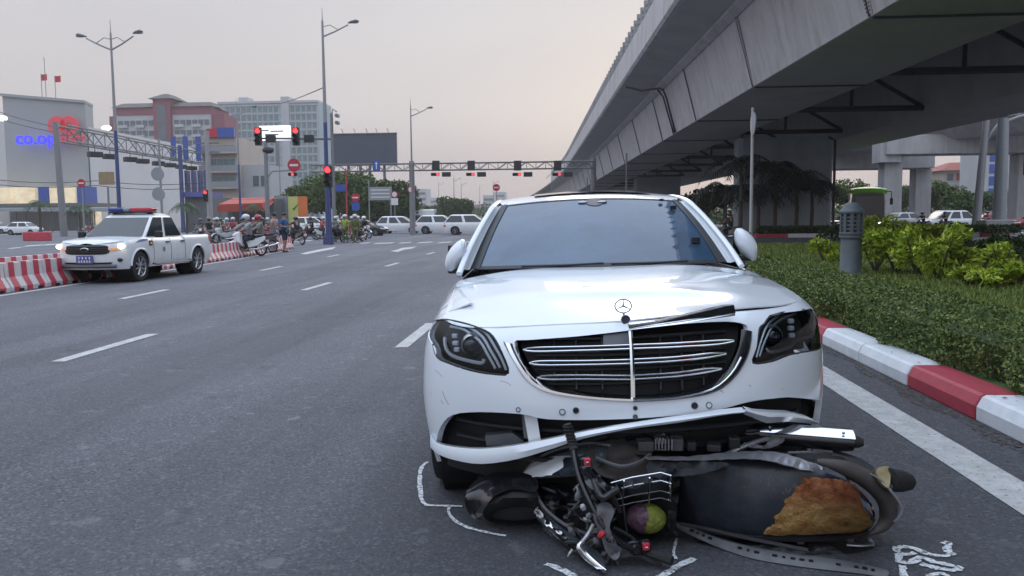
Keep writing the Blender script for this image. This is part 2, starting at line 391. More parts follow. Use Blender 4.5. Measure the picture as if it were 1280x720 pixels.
# spray-paint marks of the accident survey
def stroke(pts, w, name='spray_mark', label=None):
    if len(pts) > 2: pts = smooth_poly(pts, 4, False)
    P = [G(*p) for p in pts]; Q = []
    for i in range(len(P)-1):
        n = max(1, int((P[i+1]-P[i]).length/.02))
        for k in range(n): Q.append(P[i].lerp(P[i+1], k/n))
    Q.append(P[-1]); b = MB(); rows = []
    for i, p in enumerate(Q):
        t = (Q[min(i+1, len(Q)-1)]-Q[max(0, i-1)]).normalized(); n = Vector((-t.y, t.x, 0))
        ww = w*random.uniform(.65, 1.2)/2; o = random.uniform(-.3, .3)*w*.3
        rows.append([p+n*(ww+o)+Vector((0, 0, ZM)), p-n*(ww-o)+Vector((0, 0, ZM))])
    b.grid(rows); return b.obj(name, 'chalk', road, label=label)
stroke([(534, 578), (527, 585), (525, 600), (526, 620), (531, 631), (545, 633), (578, 634)], .026)
stroke([(562, 634), (561, 641), (570, 653), (590, 662), (615, 668), (632, 671)], .02)
stroke([(682, 706), (694, 710), (712, 718), (726, 726)], .035)
stroke([(868, 699), (850, 708), (838, 715), (824, 724)], .035)
stroke([(846, 674), (842, 690), (845, 700)], .014)
# the sprayed number
stroke([(1178, 681), (1186, 679), (1184, 689), (1190, 694), (1174, 696), (1156, 692), (1140, 686), (1124, 685), (1121, 690), (1130, 694), (1144, 692)], .032, label='white sprayed digits on the asphalt behind the scooter')
stroke([(1124, 694), (1125, 703), (1140, 704), (1150, 698), (1166, 703), (1184, 707), (1200, 711), (1190, 714), (1170, 711), (1150, 706)], .034)
stroke([(1128, 708), (1129, 716), (1132, 728)], .03)
stroke([(1160, 722), (1175, 718), (1186, 722)], .028)

# ------------------------------------------------------------------ near median: kerb, soil, lawn
kerb = thing('kerb', None, None, (2.75, 6, 0), worldcoords=True); kerb['kind'] = 'structure'
def kerb_block(y0, y1, m, x0=2.75, h=.18, w=.30, parent=None, flip=1):
    pr = [(0, 0), (.0, h*.55), (.035, h*.92), (.06, h), (w, h), (w, 0)]
    b = MB(); b.loft([[(x0+flip*a, y, c) for a, c in pr] for y in (y0+.004, (y0+y1)/2, y1-.004)])
    return b.obj('kerb_stone', m, parent or kerb, bevel=.012)
y = 5.68-1.13*9; k = 0
while y < 33:
    kerb_block(y, y+1.12, 'kerb_red' if (k % 3) == 0 else 'kerb_white'); y += 1.13; k += 1
# the narrow dark rounded end of the median
b = MB(); b.loft([[(3.05, yy, .0), (3.05, yy, .165), (3.6, yy, .20), (4.6, yy, .30), (7, yy, .34), (16, yy, .34), (24, yy, .30), (24, yy, 0)] for yy in (-5, 5, 15, 25, 33)], caps=True)
lawn = b.obj('lawn_bed', 'grass_ground', kind='structure', smooth=True)
# far island under the flyover with its own kerb, seen across the side road
isl = thing('island_kerb', None, None, (13, 55, 0), worldcoords=True); isl['kind'] = 'structure'
def G2(px, py): return G(px, py)
pts = [G(945, 297.5), G(985, 297), G(1030, 296.8), G(1075, 296.5), G(1120, 296.3), G(1165, 296), G(1200, 295.8), G(1225, 295.6), G(1262, 295.2), G(1330, 295)]
for i, (a, c) in enumerate(zip(pts, pts[1:])):
    d = (c-a).normalized(); n = Vector((-d.y, d.x, 0))
    b = MB(); b.loft([[p, p+Vector((0, 0, .22)), p+n*.05+Vector((0, 0, .25)), p+n*.4+Vector((0, 0, .25)), p+n*.4] for p in (a+d*.01, c-d*.01)])
    b.obj('kerb_stone', 'kerb_red' if i in (0, 7) else 'kerb_white', isl)
b = MB(); b.loft([[p, p+Vector((0, 0, .2)), p+Vector((0, 12, .3)), p+Vector((0, 16, .3)), p+Vector((0, 16, 0))] for p in [q+Vector((0, .4, 0)) for q in pts]])
b.obj('island_bed', 'soil', kind='structure')

# grit and dust gathered in the gutter, a faint oil stain under the scooter seat
mat('gutter_dirt', (.075, .062, .05), .95, var=.4, scale=30); speckle('gutter_dirt', 28, .46, .66)
b = MB(); rows = []
for k in range(90):
    y = 1+k*.3; rows.append([(2.745, y, .006), (2.60+.05*math.sin(k*1.7)+.03*math.sin(k*.61), y, .006)])
b.grid(rows); b.obj('gutter_grit', 'gutter_dirt', road)
mat('oil_stain', (.018, .017, .016), .35, var=.3, scale=12); speckle('oil_stain', 9, .42, .56)
b = MB(); c = G(985, 684); b.face([(c.x+.36*math.cos(a)*(1+.15*math.sin(3*a)), c.y+.10*math.sin(a)*(1+.2*math.sin(2*a+1)), .004) for a in np.linspace(0, 2*math.pi, 24, endpoint=False)]); b.obj('oil_stain', 'oil_stain', road)
# ================================================================== FLYOVER (two steel boxes, deck, parapet, railing, piers)
def fx(y): return 9.6-.045*y-(.00042*(y-140)**2 if y > 140 else 0)
def fz(y): return -.00012*(y-140)**2 if y > 140 else 0
fly = thing('flyover', 'grey steel box girder flyover with railing passing over the hedge and road', 'bridge', (fx(60), 60, 0), worldcoords=True)
SEG = 12.3; Y0 = 24.3-SEG*6
ys_ = [Y0+SEG*k for k in range(28)]
def strip(prof, y0, y1, n=3):
    b = MB(); rows = []
    for k in range(n+1):
        y = y0+(y1-y0)*k/n; rows.append([(fx(y)+a, y, c+fz(y)) for a, c in prof])
    return b, rows
def panel(name, prof, y0, y1, m, par=fly, closed=True, n=3, **kw):
    b, rows = strip(prof, y0, y1, n); b.loft(rows, closed=closed, caps=closed); return b.obj(name, m, par, **kw)
TOPX, TOPZ = -.75, 10.15
for i, (ya, yb) in enumerate(zip(ys_, ys_[1:])):
    e = .012
    # web, bottom flange, inner web of the near box
    panel('web_panel', [(0, 7.0), (TOPX, TOPZ), (TOPX+.06, TOPZ), (.06, 7.0)], ya+e, yb-e, 'girder_grey')
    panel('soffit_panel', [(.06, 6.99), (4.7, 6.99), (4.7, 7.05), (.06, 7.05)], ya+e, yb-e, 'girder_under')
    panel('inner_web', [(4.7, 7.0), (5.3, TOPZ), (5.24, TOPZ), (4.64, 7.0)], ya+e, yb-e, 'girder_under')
    # far box
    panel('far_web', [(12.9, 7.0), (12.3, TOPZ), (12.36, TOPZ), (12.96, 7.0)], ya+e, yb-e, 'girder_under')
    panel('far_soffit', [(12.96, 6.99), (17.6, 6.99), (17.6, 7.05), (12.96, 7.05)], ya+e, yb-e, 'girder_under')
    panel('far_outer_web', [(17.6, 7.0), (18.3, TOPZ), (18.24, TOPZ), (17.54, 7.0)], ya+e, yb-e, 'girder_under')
    # deck slab with the overhangs
    panel('deck_slab', [(-3.3, 10.62), (TOPX-.1, 10.2), (5.4, 10.2), (12.2, 10.2), (18.4, 10.2), (21, 10.42), (21, 10.9), (-3.3, 10.9)], ya, yb, 'girder_under')
    # ledge pipe on the top corner of the web
    panel('web_ledge', [(TOPX-.42, 10.13), (TOPX-.02, 9.95), (TOPX+.02, 10.0), (TOPX-.05, 10.19), (TOPX-.42, 10.3)], ya+.02, yb-.02, 'girder_light', smooth=True)
    # rib joint on the web
    if 0 < i < 20:
        b = MB(); q = [(fx(ya)+.0-.03, ya, 7.0), (fx(ya)+TOPX-.03, ya, TOPZ-.2)]
        b.tube(q, .035, 6); b.obj('web_joint', 'brace_steel', fly)
    if i < 20:
        b = MB(); b.mm(fx(ya)+.06, fx(ya)+4.7, ya-.05, ya+.05, 6.93, 6.995); b.obj('flange_joint', 'brace_steel', fly)
    # cross bracing between the two boxes
    if 4 < i < 18:
        b = MB(); b.tube([(fx(ya)+4.9, ya, 7.5), (fx(ya)+12.8, ya, 7.5)], .16, 6); b.obj('cross_beam', 'brace_steel', fly)
        b = MB(); b.tube([(fx(ya)+5.0, ya, 7.6), (fx(ya)+8.8, ya, 9.9)], .12, 6); b.obj('brace', 'brace_steel', fly)
        b = MB(); b.tube([(fx(ya)+12.7, ya, 7.6), (fx(ya)+8.8, ya, 9.9)], .12, 6); b.obj('brace', 'brace_steel', fly)
        b = MB(); b.tube([(fx(ya)+8.8, ya, 7.5), (fx(ya)+8.8, ya, 10.1)], .10, 6); b.obj('brace', 'brace_steel', fly)
    # parapet panels 3.07 m long
    for k in range(4):
        a_, c_ = ya+SEG/4*k, ya+SEG/4*(k+1)
        if a_ > 200: break
        panel('parapet_panel', [(-3.3, 10.58), (-3.42, 10.72), (-3.36, 12.4), (-3.12, 12.4), (-3.05, 10.95), (-3.05, 10.58)], a_+.015, c_-.015, 'girder_light', n=1)
        # railing posts on the parapet
        if a_ > 8:
            for t in (.25, .75):
                yy = a_+(c_-a_)*t
                b = MB(); b.box((fx(yy)-3.24, yy, 12.4+.46+fz(yy)), (.26, .20, .92)); b.obj('rail_post', 'concrete', fly, bevel=.02)
    if i < 22:
        for zz in (12.68, 13.0):
            b, rows = strip([(-3.27, zz), (-3.21, zz), (-3.21, zz+.09), (-3.27, zz+.09)], ya, yb); b.loft(rows); b.obj('rail_bar', 'galv', fly)
# bolted splice plates on the two near joints
for yj, w in ((24.3, .42), (36.6, .20)):
    b = MB(); b.prism([(fx(yj)-.035, yj-w/2, 7.05), (fx(yj)-.035, yj+w/2, 7.05), (fx(yj)+TOPX-.035, yj+w/2, TOPZ-.25), (fx(yj)+TOPX-.035, yj-w/2, TOPZ-.25)], (.03, 0, 0))
    pl = b.obj('splice_plate', 'girder_grey', fly)
    for kz in range(26):
        t = (kz+.5)/26
        for s_ in ((-.13, 0, .13) if w > .3 else (0,)):
            c = (fx(yj)+TOPX*t-.045, yj+s_, 7.1+(TOPZ-.35-7.1)*t)
            b = MB(); b.box(c, (.03, .055, .055)); b.obj('bolt', 'brace_steel', pl)
# drain cable hanging over the ledge and down the web
yc = 55.5
b = MB(); b.tube([(fx(yc)-3.2, yc+2, 10.35), (fx(yc)-2.2, yc+1.5, 10.0), (fx(yc)-1.2, yc, 9.9), (fx(yc)-.95, yc-.4, 9.75), (fx(yc)-.75, yc-.5, 9.2), (fx(yc)-.45, yc-.3, 8.2), (fx(yc)-.08, yc, 7.0)], .07, 6)
b.obj('drain_cable', 'black_plastic', fly, smooth=True)
b = MB(); b.tube([(fx(yc)-1.2, yc+.6, 9.9), (fx(yc)-.85, yc+.4, 9.4), (fx(yc)-.08, yc+.9, 7.0)], .06, 6); b.obj('drain_cable', 'black_plastic', fly, smooth=True)
# piers
mat('pier_dark', (.32, .36, .39), .8, var=.15, scale=.8, dirt=.5)
def pier(xc, y, w, d=2.2, h=7.0):
    b = MB(); b.loft([[(xc-w/2, y-d/2+.3, z), (xc-w/2+.3, y-d/2, z), (xc+w/2-.3, y-d/2, z), (xc+w/2, y-d/2+.3, z), (xc+w/2, y+d/2-.3, z), (xc+w/2-.3, y+d/2, z), (xc-w/2+.3, y+d/2, z), (xc-w/2, y+d/2-.3, z)] for z in (-.05, h*.5, h-.02)])
    b.obj('pier', 'pier_dark', fly)
    b = MB()
    for sx in (-1, 1): b.box((xc+sx*(w/2-.8), y, h+.0), (.9, 1.2, .06))
    for sx in (-1, 1):
        q = MB(); q.box((xc+sx*(w/2-1.2), y-.4, h-.06), (1.1, 1.1, .12)); q.obj('bearing', 'dull_steel', fly)
pier(15.4, 61, 6.6); pier(12.4, 118, 6.4); pier(8.5, 175, 6)
pr = MB(); pr.tube([(18.75, 59.85, 0), (18.75, 59.85, 6.7), (18.3, 59.85, 6.95)], .1, 6); pr.obj('drain_pipe', 'brace_steel', fly)
# ------------------------------------------------------------------ second viaduct far behind on concrete columns
def box_road(name, label, path, w, h0, mats, cols=()):
    root = thing(name, label, 'bridge', path[0], worldcoords=True)
    for i, (a, c) in enumerate(zip(path, path[1:])):
        a, c = Vector(a), Vector(c); d = (c-a).normalized(); n = Vector((d.y, -d.x, 0)).normalized()
        def sec(p): return [p+n*(w/2), p+n*(w/2)+Vector((0, 0, 1.1)), p-n*(w/2)+Vector((0, 0, 1.1)), p-n*(w/2), p-n*(w/4)-Vector((0, 0, h0)), p+n*(w/4)-Vector((0, 0, h0))]
        b = MB(); b.loft([sec(a), sec(c)]); b.obj('deck_segment', mats[0], root)
        for s_ in (1, -1):
            b = MB(); b.loft([[p+n*s_*(w/2+.02), p+n*s_*(w/2+.14), p+n*s_*(w/2+.14)+Vector((0, 0, 1.9)), p+n*s_*(w/2+.02)+Vector((0, 0, 1.9))] for p in (a+d*.03, c-d*.03)])
            b.obj('parapet', mats[1], root)
    return root
v = box_road('viaduct', 'pale concrete viaduct on square columns beyond the flyover piers', [(18, 128, 9.6), (30, 106, 10.0), (46, 84, 10.8), (70, 58, 12)], 8, 1.4, ('concrete_pale', 'concrete_pale'))
def column(root, px, y, w, ztop, zcap, wcap):
    p = D(px, 270, y); b = MB(); b.box((p.x, p.y, ztop/2), (w, w, ztop)); b.obj('column', 'concrete_pale', root, bevel=.08)
    if wcap:
        b = MB(); b.prism([(p.x-wcap*.3, p.y-1.2, ztop), (p.x+wcap*.7, p.y-1.2, ztop), (p.x+wcap*.7, p.y-1.2, zcap), (p.x-wcap*.3, p.y-1.2, zcap)], (0, 2.4, 0)); b.obj('pier_cap', 'concrete_pale', root, bevel=.05)
column(v, 1111, 91, 1.9, D(1111, 193, 91).z, 0, 0); column(v, 1149, 104, 1.9, D(1149, 211, 104).z, 0, 0); column(v, 1276, 91, 1.9, D(1276, 193, 91).z, 0, 0)
b = MB(); p1, p2 = D(1104, 194, 90), D(1420, 194, 90); b.mm(p1.x, p2.x, 89, 92.5, p1.z, p1.z+2.0); b.obj('cross_head', 'concrete_pale', v, bevel=.05)
b = MB(); p1, p2 = D(1032, 212, 103), D(1164, 212, 103); b.mm(p1.x, p2.x, 102, 106, p1.z, p1.z+1.9); b.obj('cross_head', 'concrete_pale', v, bevel=.05)
b = MB(); p1 = D(1096, 180, 90.5); b.mm(p1.x, p1.x+2.2, 89.4, 91.8, p1.z-2, p1.z+1.2); b.obj('corner_block', 'concrete_pale', v)
# low far ramp on the horizon left of the flyover
v2 = box_road('distant_ramp', 'hazy concrete ramp with railing rising far beyond the junction', [(-4, 330, 10.5), (8, 300, 9.5), (22, 260, 7.2)], 9, 1.2, ('concrete', 'concrete'))
for x_, y_, z_ in ((-4, 330, 9.6), (8, 300, 8.4), (22, 260, 6)):
    b = MB(); b.box((x_, y_, z_/2), (2, 2, z_)); b.obj('column', 'concrete', v2)
v3 = box_road('distant_bridge', 'low grey bridge with thin rail across the horizon beyond the junction', [(-75, 420, 5.5), (-20, 415, 8), (40, 400, 9)], 9, 1.2, ('concrete', 'concrete'))
for x_, y_, z_ in ((-60, 419, 5.2), (-38, 417, 6.2), (-16, 415, 7), (6, 410, 7.2)):
    b = MB(); b.box((x_, y_, z_/2), (2, 2, z_)); b.obj('column', 'concrete', v3)
# ================================================================== patch tool: trimmed surface patches (used by every car)
def pip(P, poly):
    P = np.asarray(P); x, y = P[:, 0], P[:, 1]; ins = np.zeros(len(P), bool); n = len(poly); j = n-1
    for i in range(n):
        xi, yi = poly[i][0], poly[i][1]; xj, yj = poly[j][0], poly[j][1]
        if yi != yj: ins ^= ((yi > y) != (yj > y)) & (x < (xj-xi)*(y-yi)/(yj-yi)+xi)
        j = i
    return ins
def densify(poly, h):
    out = []
    for a, b in zip(poly, poly[1:]+poly[:1]):
        L = math.hypot(b[0]-a[0], b[1]-a[1]); n = max(1, int(round(L/h)))
        for k in range(n): out.append((a[0]+(b[0]-a[0])*k/n, a[1]+(b[1]-a[1])*k/n))
    return out
def patch(outer, holes, h, fn, off=0.0, thick=.02, flange=True, mb=None):
    """triangulate outer minus holes in (u,v), map through fn(u,v,off) -> 3D; rims get a return of depth thick"""
    outer = densify(outer, h); holes = [densify(q, h) for q in holes]
    us = [p[0] for p in outer]; vs_ = [p[1] for p in outer]
    gu, gv = np.meshgrid(np.arange(min(us)+h/2, max(us), h), np.arange(min(vs_)+h/2, max(vs_), h))
    gp = np.stack([gu.ravel(), gv.ravel()], 1)
    keep = pip(gp, outer)
    for q in holes: keep &= ~pip(gp, q)
    gp = gp[keep]
    allb = np.array(outer+[p for q in holes for p in q])
    if len(gp):
        d = np.sqrt(((gp[:, None, :]-allb[None])**2).sum(2)).min(1); gp = gp[d > h*.45]
    V, E = [], []
    loops = []
    for q in [outer]+holes:
        b0 = len(V); V += [Vector(p) for p in q]; n = len(q); E += [(b0+i, b0+(i+1) % n) for i in range(n)]; loops.append(q)
    V += [Vector(p) for p in gp]
    r = delaunay_2d_cdt(V, E, [], 0, 1e-6)
    P2 = [(p.x, p.y) for p in r[0]]; F = r[2]
    cen = np.array([[sum(P2[i][0] for i in f)/len(f), sum(P2[i][1] for i in f)/len(f)] for f in F])
    ok = pip(cen, outer)
    for q in holes: ok &= ~pip(cen, q)
    m = mb or MB(); base = len(m.v)
    for u, v in P2: m.vert(fn(u, v, off))
    for f, k in zip(F, ok):
        if k: m.f.append([base+i for i in f])
    if flange and thick:
        for q in loops:
            n = len(q); a = [m.vert(fn(u, v, off)) for u, v in q]; b = [m.vert(fn(u, v, off-thick)) for u, v in q]
            for i in range(n):
                j = (i+1) % n; m.f.append([a[i], a[j], b[j], b[i]])
    return m
class Plan:
    """plan outline of a car body: front ellipse, straight side, rear ellipse; s>0 is the +x side, s=0 the nose"""
    def __init__(s, W, L, A, B, pw=1.0):
        pts = []
        for k in range(41):
            th = math.pi/2*k/40; pts.append((W*math.sin(th)**pw, A*(1-math.cos(th))))
        for k in range(1, 60): pts.append((W, A+(L-A-B)*k/60))
        for k in range(41):
            th = math.pi/2*k/40; pts.append((W*math.cos(th)**pw if k < 40 else 0, L-B+B*math.sin(th)))
        P = np.array(pts); d = np.r_[0, np.cumsum(np.hypot(*np.diff(P, axis=0).T))]
        s.P, s.d, s.S = P, d, d[-1]
        T = np.gradient(P, axis=0); T /= np.linalg.norm(T, axis=1)[:, None]; s.N = np.stack([T[:, 1], -T[:, 0]], 1)
    def at(s, u):
        a = abs(u); sg = 1 if u >= 0 else -1
        x, y = np.interp(a, s.d, s.P[:, 0]), np.interp(a, s.d, s.P[:, 1]); nx, ny = np.interp(a, s.d, s.N[:, 0]), np.interp(a, s.d, s.N[:, 1])
        l = math.hypot(nx, ny); return sg*x, y, sg*nx/l, ny/l
    def s_of_y(s, y):   # side arc length at distance y behind the nose
        k = np.argmax(s.P[:, 0]); return float(np.interp(y, s.P[:, 1], s.d))

# ================================================================== THE WHITE SEDAN
CAR = thing('white_sedan', 'white luxury sedan with crushed front bumper behind the fallen scooter', 'car', (.28, 3.45, 0), R(2.6))
ca_, sa_ = math.cos(R(2.6)), math.sin(R(2.6))
def to_local(p): x, y = p[0]-.28, p[1]-3.45; return Vector((x*ca_+y*sa_, -x*sa_+y*ca_, p[2]))
def to_world(p): return Vector((.28+p[0]*ca_-p[1]*sa_, 3.45+p[0]*sa_+p[1]*ca_, p[2]))
TILT = .020
PL = Plan(.995, 5.30, .66, .55)
hy = [-.2, .0, .1, .25, .5, .8, 1.1, 1.45, 1.7, 4.2, 5.3]; hz = [.84, .895, .918, .95, 1.0, 1.048, 1.082, 1.115, 1.09, 1.10, 1.02]
def fold(x, y):
    """pressed and buckled sheet metal on the hood, by position on the panel"""
    r = 0
    # long buckle running across, curling forward on the +x side
    yb = .70-.05*math.sin(3*x+.4)-.65*max(0, x-.12)**2
    a = math.exp(-((x-.02)/.42)**2)
    r += .008*a*math.exp(-((y-yb)/.06)**2) - .009*a*math.exp(-((y-yb+.16)/.13)**2)
    # shallow dent ahead of it
    r -= .012*math.exp(-((x-.33)/.22)**2-((y-.34)/.18)**2)
    r += .0025*math.sin(24*x+9*y)*math.exp(-((x-.26)/.10)**2-((y-.62)/.10)**2)
    r += .006*math.exp(-((abs(x)-.56)/.09)**2)*min(1, max(0, (y-.1)/.5))*min(1, max(0, (1.5-y)/.3))   # power lines
    return r
def HH(x, y):
    z = float(np.interp(y, hy, hz)); k = .055 if y < 1.2 else .06
    return z-k*(abs(x)/.86)**3.2+.058*x*max(0, 1-y/1.3)
def lean(x): return .085*math.exp(-(x/.62)**4)
def topin(u): x, y, nx, ny = PL.at(u); return .115+lean(x)
def qtop(u):
    x, y, nx, ny = PL.at(u); d = topin(u); return x-nx*d, y-ny*d
def SS(u, z, off=0.0):
    x, y, nx, ny = PL.at(u); qx, qy = qtop(u); zt = HH(qx, qy); zm = .56
    if z > zm:
        t = (z-zm)/(zt-zm); d = .035*t*t+.08*max(t, 0)**8+lean(x)*max(t, 0)**1.4
    else: d = .06*((zm-z)/.36)**2
    # character crease on the flank
    if y > .8: d -= .008*math.exp(-((z-.80)/.03)**2)
    d -= off
    return Vector((x-nx*d, y-ny*d, z+TILT*(x-nx*d)))
# lookup pixel -> (s,z)
_us = np.linspace(-1.45, 1.45, 146); _zs = np.linspace(.1, 1.05, 96)
_tab = np.array([[proj(to_world(SS(u, z))) for z in _zs] for u in _us])
def px2sz(px, py):
    d = ((_tab-np.array([px, py]))**2).sum(2); i, j = np.unravel_index(d.argmin(), d.shape); u, z = _us[i], _zs[j]
    for _ in range(6):
        p0 = np.array(proj(to_world(SS(u, z)))); e = np.array([px, py])-p0
        Ju = (np.array(proj(to_world(SS(u+.004, z))))-p0)/.004; Jz = (np.array(proj(to_world(SS(u, z+.004))))-p0)/.004
        J = np.stack([Ju, Jz], 1)
        try: du, dz = np.linalg.solve(J, e)
        except Exception: break
        u += float(np.clip(du, -.05, .05)); z += float(np.clip(dz, -.05, .05))
    return (u, z)
def trace(pts, n=3, closed=True, smooth=True):
    q = [px2sz(*p) for p in pts]; return smooth_poly(q, n, closed) if smooth else q
sN = PL.s_of_y(.50); sN2 = PL.s_of_y(.66)
grille_px = [(643, 428), (653, 455), (670, 476), (692, 488), (740, 495.5), (791, 498.5), (845, 495.5), (892, 486), (917, 466), (931, 440), (935, 414), (931, 405.5), (906, 402), (850, 405), (790, 412.5), (720, 420.5), (660, 425)]
hl_px = [(541, 403), (552, 399.5), (575, 403), (600, 411), (616, 421), (628, 442), (636, 467), (615, 468), (590, 464), (562, 455), (546, 447), (540.5, 430)]
hr_px = [(1002, 380), (978, 391), (956, 405), (949, 414), (946, 435), (941, 454), (966, 452), (998, 442), (1016, 428), (1021, 410), (1015, 387)]
bot_px = [(545, 553), (551, 533), (566, 518.5), (600, 515), (650, 517.5), (684, 524), (760, 524.5), (838, 520), (890, 514), (915, 508), (938, 502), (968, 498), (1000, 497.5), (1015, 503), (1021, 518), (1024, 536)]
grille, hl, hr, bot = trace(grille_px, 3), trace(hl_px, 3), trace(hr_px, 3), trace(bot_px, 3, closed=False)
ztop = lambda u: HH(*qtop(u))
top = [(u, ztop(u)-.003) for u in np.linspace(sN2, -sN2, 70)]
outer = [(-sN2, .66), (-sN, .60), (-sN, bot[0][1])]+bot+[(sN, bot[-1][1]), (sN, .60), (sN2, .66)]+top
patch(outer, [grille, hl, hr], .028, SS, 0, .03).obj('front_bumper', 'white_paint', CAR, smooth=True, sharp=35)
# flanks
AXF, AXR, WR = .90, 4.10, .345
def side_poly(y0, y1, sg, arch=None, low=.22):
    a, b = PL.s_of_y(y0), PL.s_of_y(y1)
    if y1 > 5.2: b = PL.S
    pts = [(b, low if y1 < 5.2 else .35)]
    t_ = [(u, ztop(u)-.003) for u in np.linspace(b, a, 12)]
    pts = []
    if arch:
        ac = PL.s_of_y(arch); r = .395; dz = .345-low; w = math.sqrt(r*r-dz*dz)
        if ac-w > a: pts += [(a, low)]
        for k in range(17):
            th = math.pi+math.asin(dz/r)-(math.pi+2*math.asin(dz/r))*k/16; q = (ac+r*math.cos(th), .345+r*math.sin(th))
            if q[0] > a+.004: pts.append(q)
    else: pts += [(a, low)]
    pts += [(b, low)]+t_
    return [(sg*u, z) for u, z in pts]
for sg in (-1, 1):
    fp = side_poly(.50, 1.50, sg, AXF)
    # step the fender around the bumper corner
    fp2 = [p for p in fp if abs(p[0]) > sN2+.004 or p[1] < .6]
    fp2 = [q for q in fp2]+[(sg*(sN2+.004), .665), (sg*(sN+.004), .605)]
    patch(fp2, [], .05, SS, 0, .02).obj('fender', 'white_paint', CAR, smooth=True)
    for y0, y1, nm, ar in ((1.505, 2.72, 'front_door', None), (2.725, 3.9, 'rear_door', AXR), (3.905, 5.3, 'rear_quarter', AXR)):
        d_ = patch(side_poly(y0, y1, sg, ar), [], .08, SS, 0, .02).obj(nm, 'white_paint', CAR, smooth=True)
        if 'door' in nm:
            u = PL.s_of_y(y1-.18)*sg; b = MB(); b.tube([SS(u-sg*.10, .93, .01), SS(u-sg*.05, .93, .03), SS(u+sg*.05, .93, .03), SS(u+sg*.10, .93, .01)], .014, 6); b.obj('door_handle', 'chrome', d_, smooth=True)
# hood: plan patch on the height field
def HS(x, y, off=0.0): return Vector((x, y, HH(x, y)+fold(x, y)+off+TILT*x))
sC = PL.s_of_y(1.62)
edge = [qtop(u) for u in np.linspace(-sC, sC, 120)]
cow = [(x, 1.44+.20*(abs(x)/.80)**2) for x in np.linspace(.80, -.80, 21)]
hood_poly = [(x, y+.004) for x, y in edge if y < 1.60]+cow
def HSh(x, y, off=0.0):
    # the hood sheet is pushed up off the slam panel on the damaged side
    lift = .035*math.exp(-((x-.45)/.35)**2)*max(0, 1-y/.5)
    return HS(x, y, off)+Vector((0, 0, lift))
patch(hood_poly, [], .03, HSh, .0005, .006).obj('hood', 'white_paint', CAR, smooth=True, sharp=50)
b = patch([(-.80, 1.42), (-.4, 1.42), (0, 1.42), (.4, 1.42), (.80, 1.42), (.82, 1.72), (0, 1.60), (-.82, 1.72)], [], .08, lambda x, y, o: Vector((x, y, HH(x, 1.44)-.03+TILT*x+o)), 0, 0)
b.obj('cowl', 'black_plastic', CAR)
# rear deck
patch([(-.80, 4.55), (.80, 4.55), (.78, 4.9), (.5, 5.14), (0, 5.2), (-.5, 5.14), (-.78, 4.9)], [], .1, HS, .003, .02).obj('boot_lid', 'white_paint', CAR, smooth=True)
# ------------------------------------------------------------------ cabin
def tl(x, y, z): return Vector((x, y, z+TILT*x))
CABX = -.03
def ws(u, v, off=0):       # u -1..1 across, v 0 bottom .. 1 top
    b0 = np.array([.765*u-.03, 1.405+.225*u*u, 1.112-.012*u*u]); t0 = np.array([.60*u-.03, 2.28+.10*u*u, 1.535-.030*u*u])
    p = b0+(t0-b0)*v; p[2] += .035*math.sin(math.pi*v)*(1-.3*u*u); p[1] -= .015*math.sin(math.pi*v)
    return tl(p[0], p[1]-off*.5, p[2]+off*.85)
b = MB(); b.grid([[ws(u, v) for u in np.linspace(-1, 1, 33)] for v in np.linspace(0, 1, 17)]); b.obj('windshield', 'windshield_glass', CAR, smooth=True)
wsg = CAR.children[-1]
b = MB()
for rows in ([[ws(u, v, .003) for u in np.linspace(-1, 1, 33)] for v in (0, .035)], [[ws(u, v, .003) for u in np.linspace(-1, 1, 33)] for v in (.975, 1)]):
    b.grid(rows)
b.obj('windshield_seal', 'black_plastic', CAR, smooth=True)
b = MB(); n_ = 14; c_ = [ws(.03+.13*math.cos(2*math.pi*k/n_)*(1 if math.sin(2*math.pi*k/n_) > 0 else .7), .90+.075*math.sin(2*math.pi*k/n_), .004) for k in range(n_)]; b.face(c_); b.obj('sensor_pod', 'grey_plastic', wsg)
for x_ in (-.10, .115):
    b = MB(); b.sphere(ws(x_, .90, .005), .022, 10, 6, (1.6, .6, .4)); b.obj('sensor_lens', 'rim_silver', wsg, smooth=True)
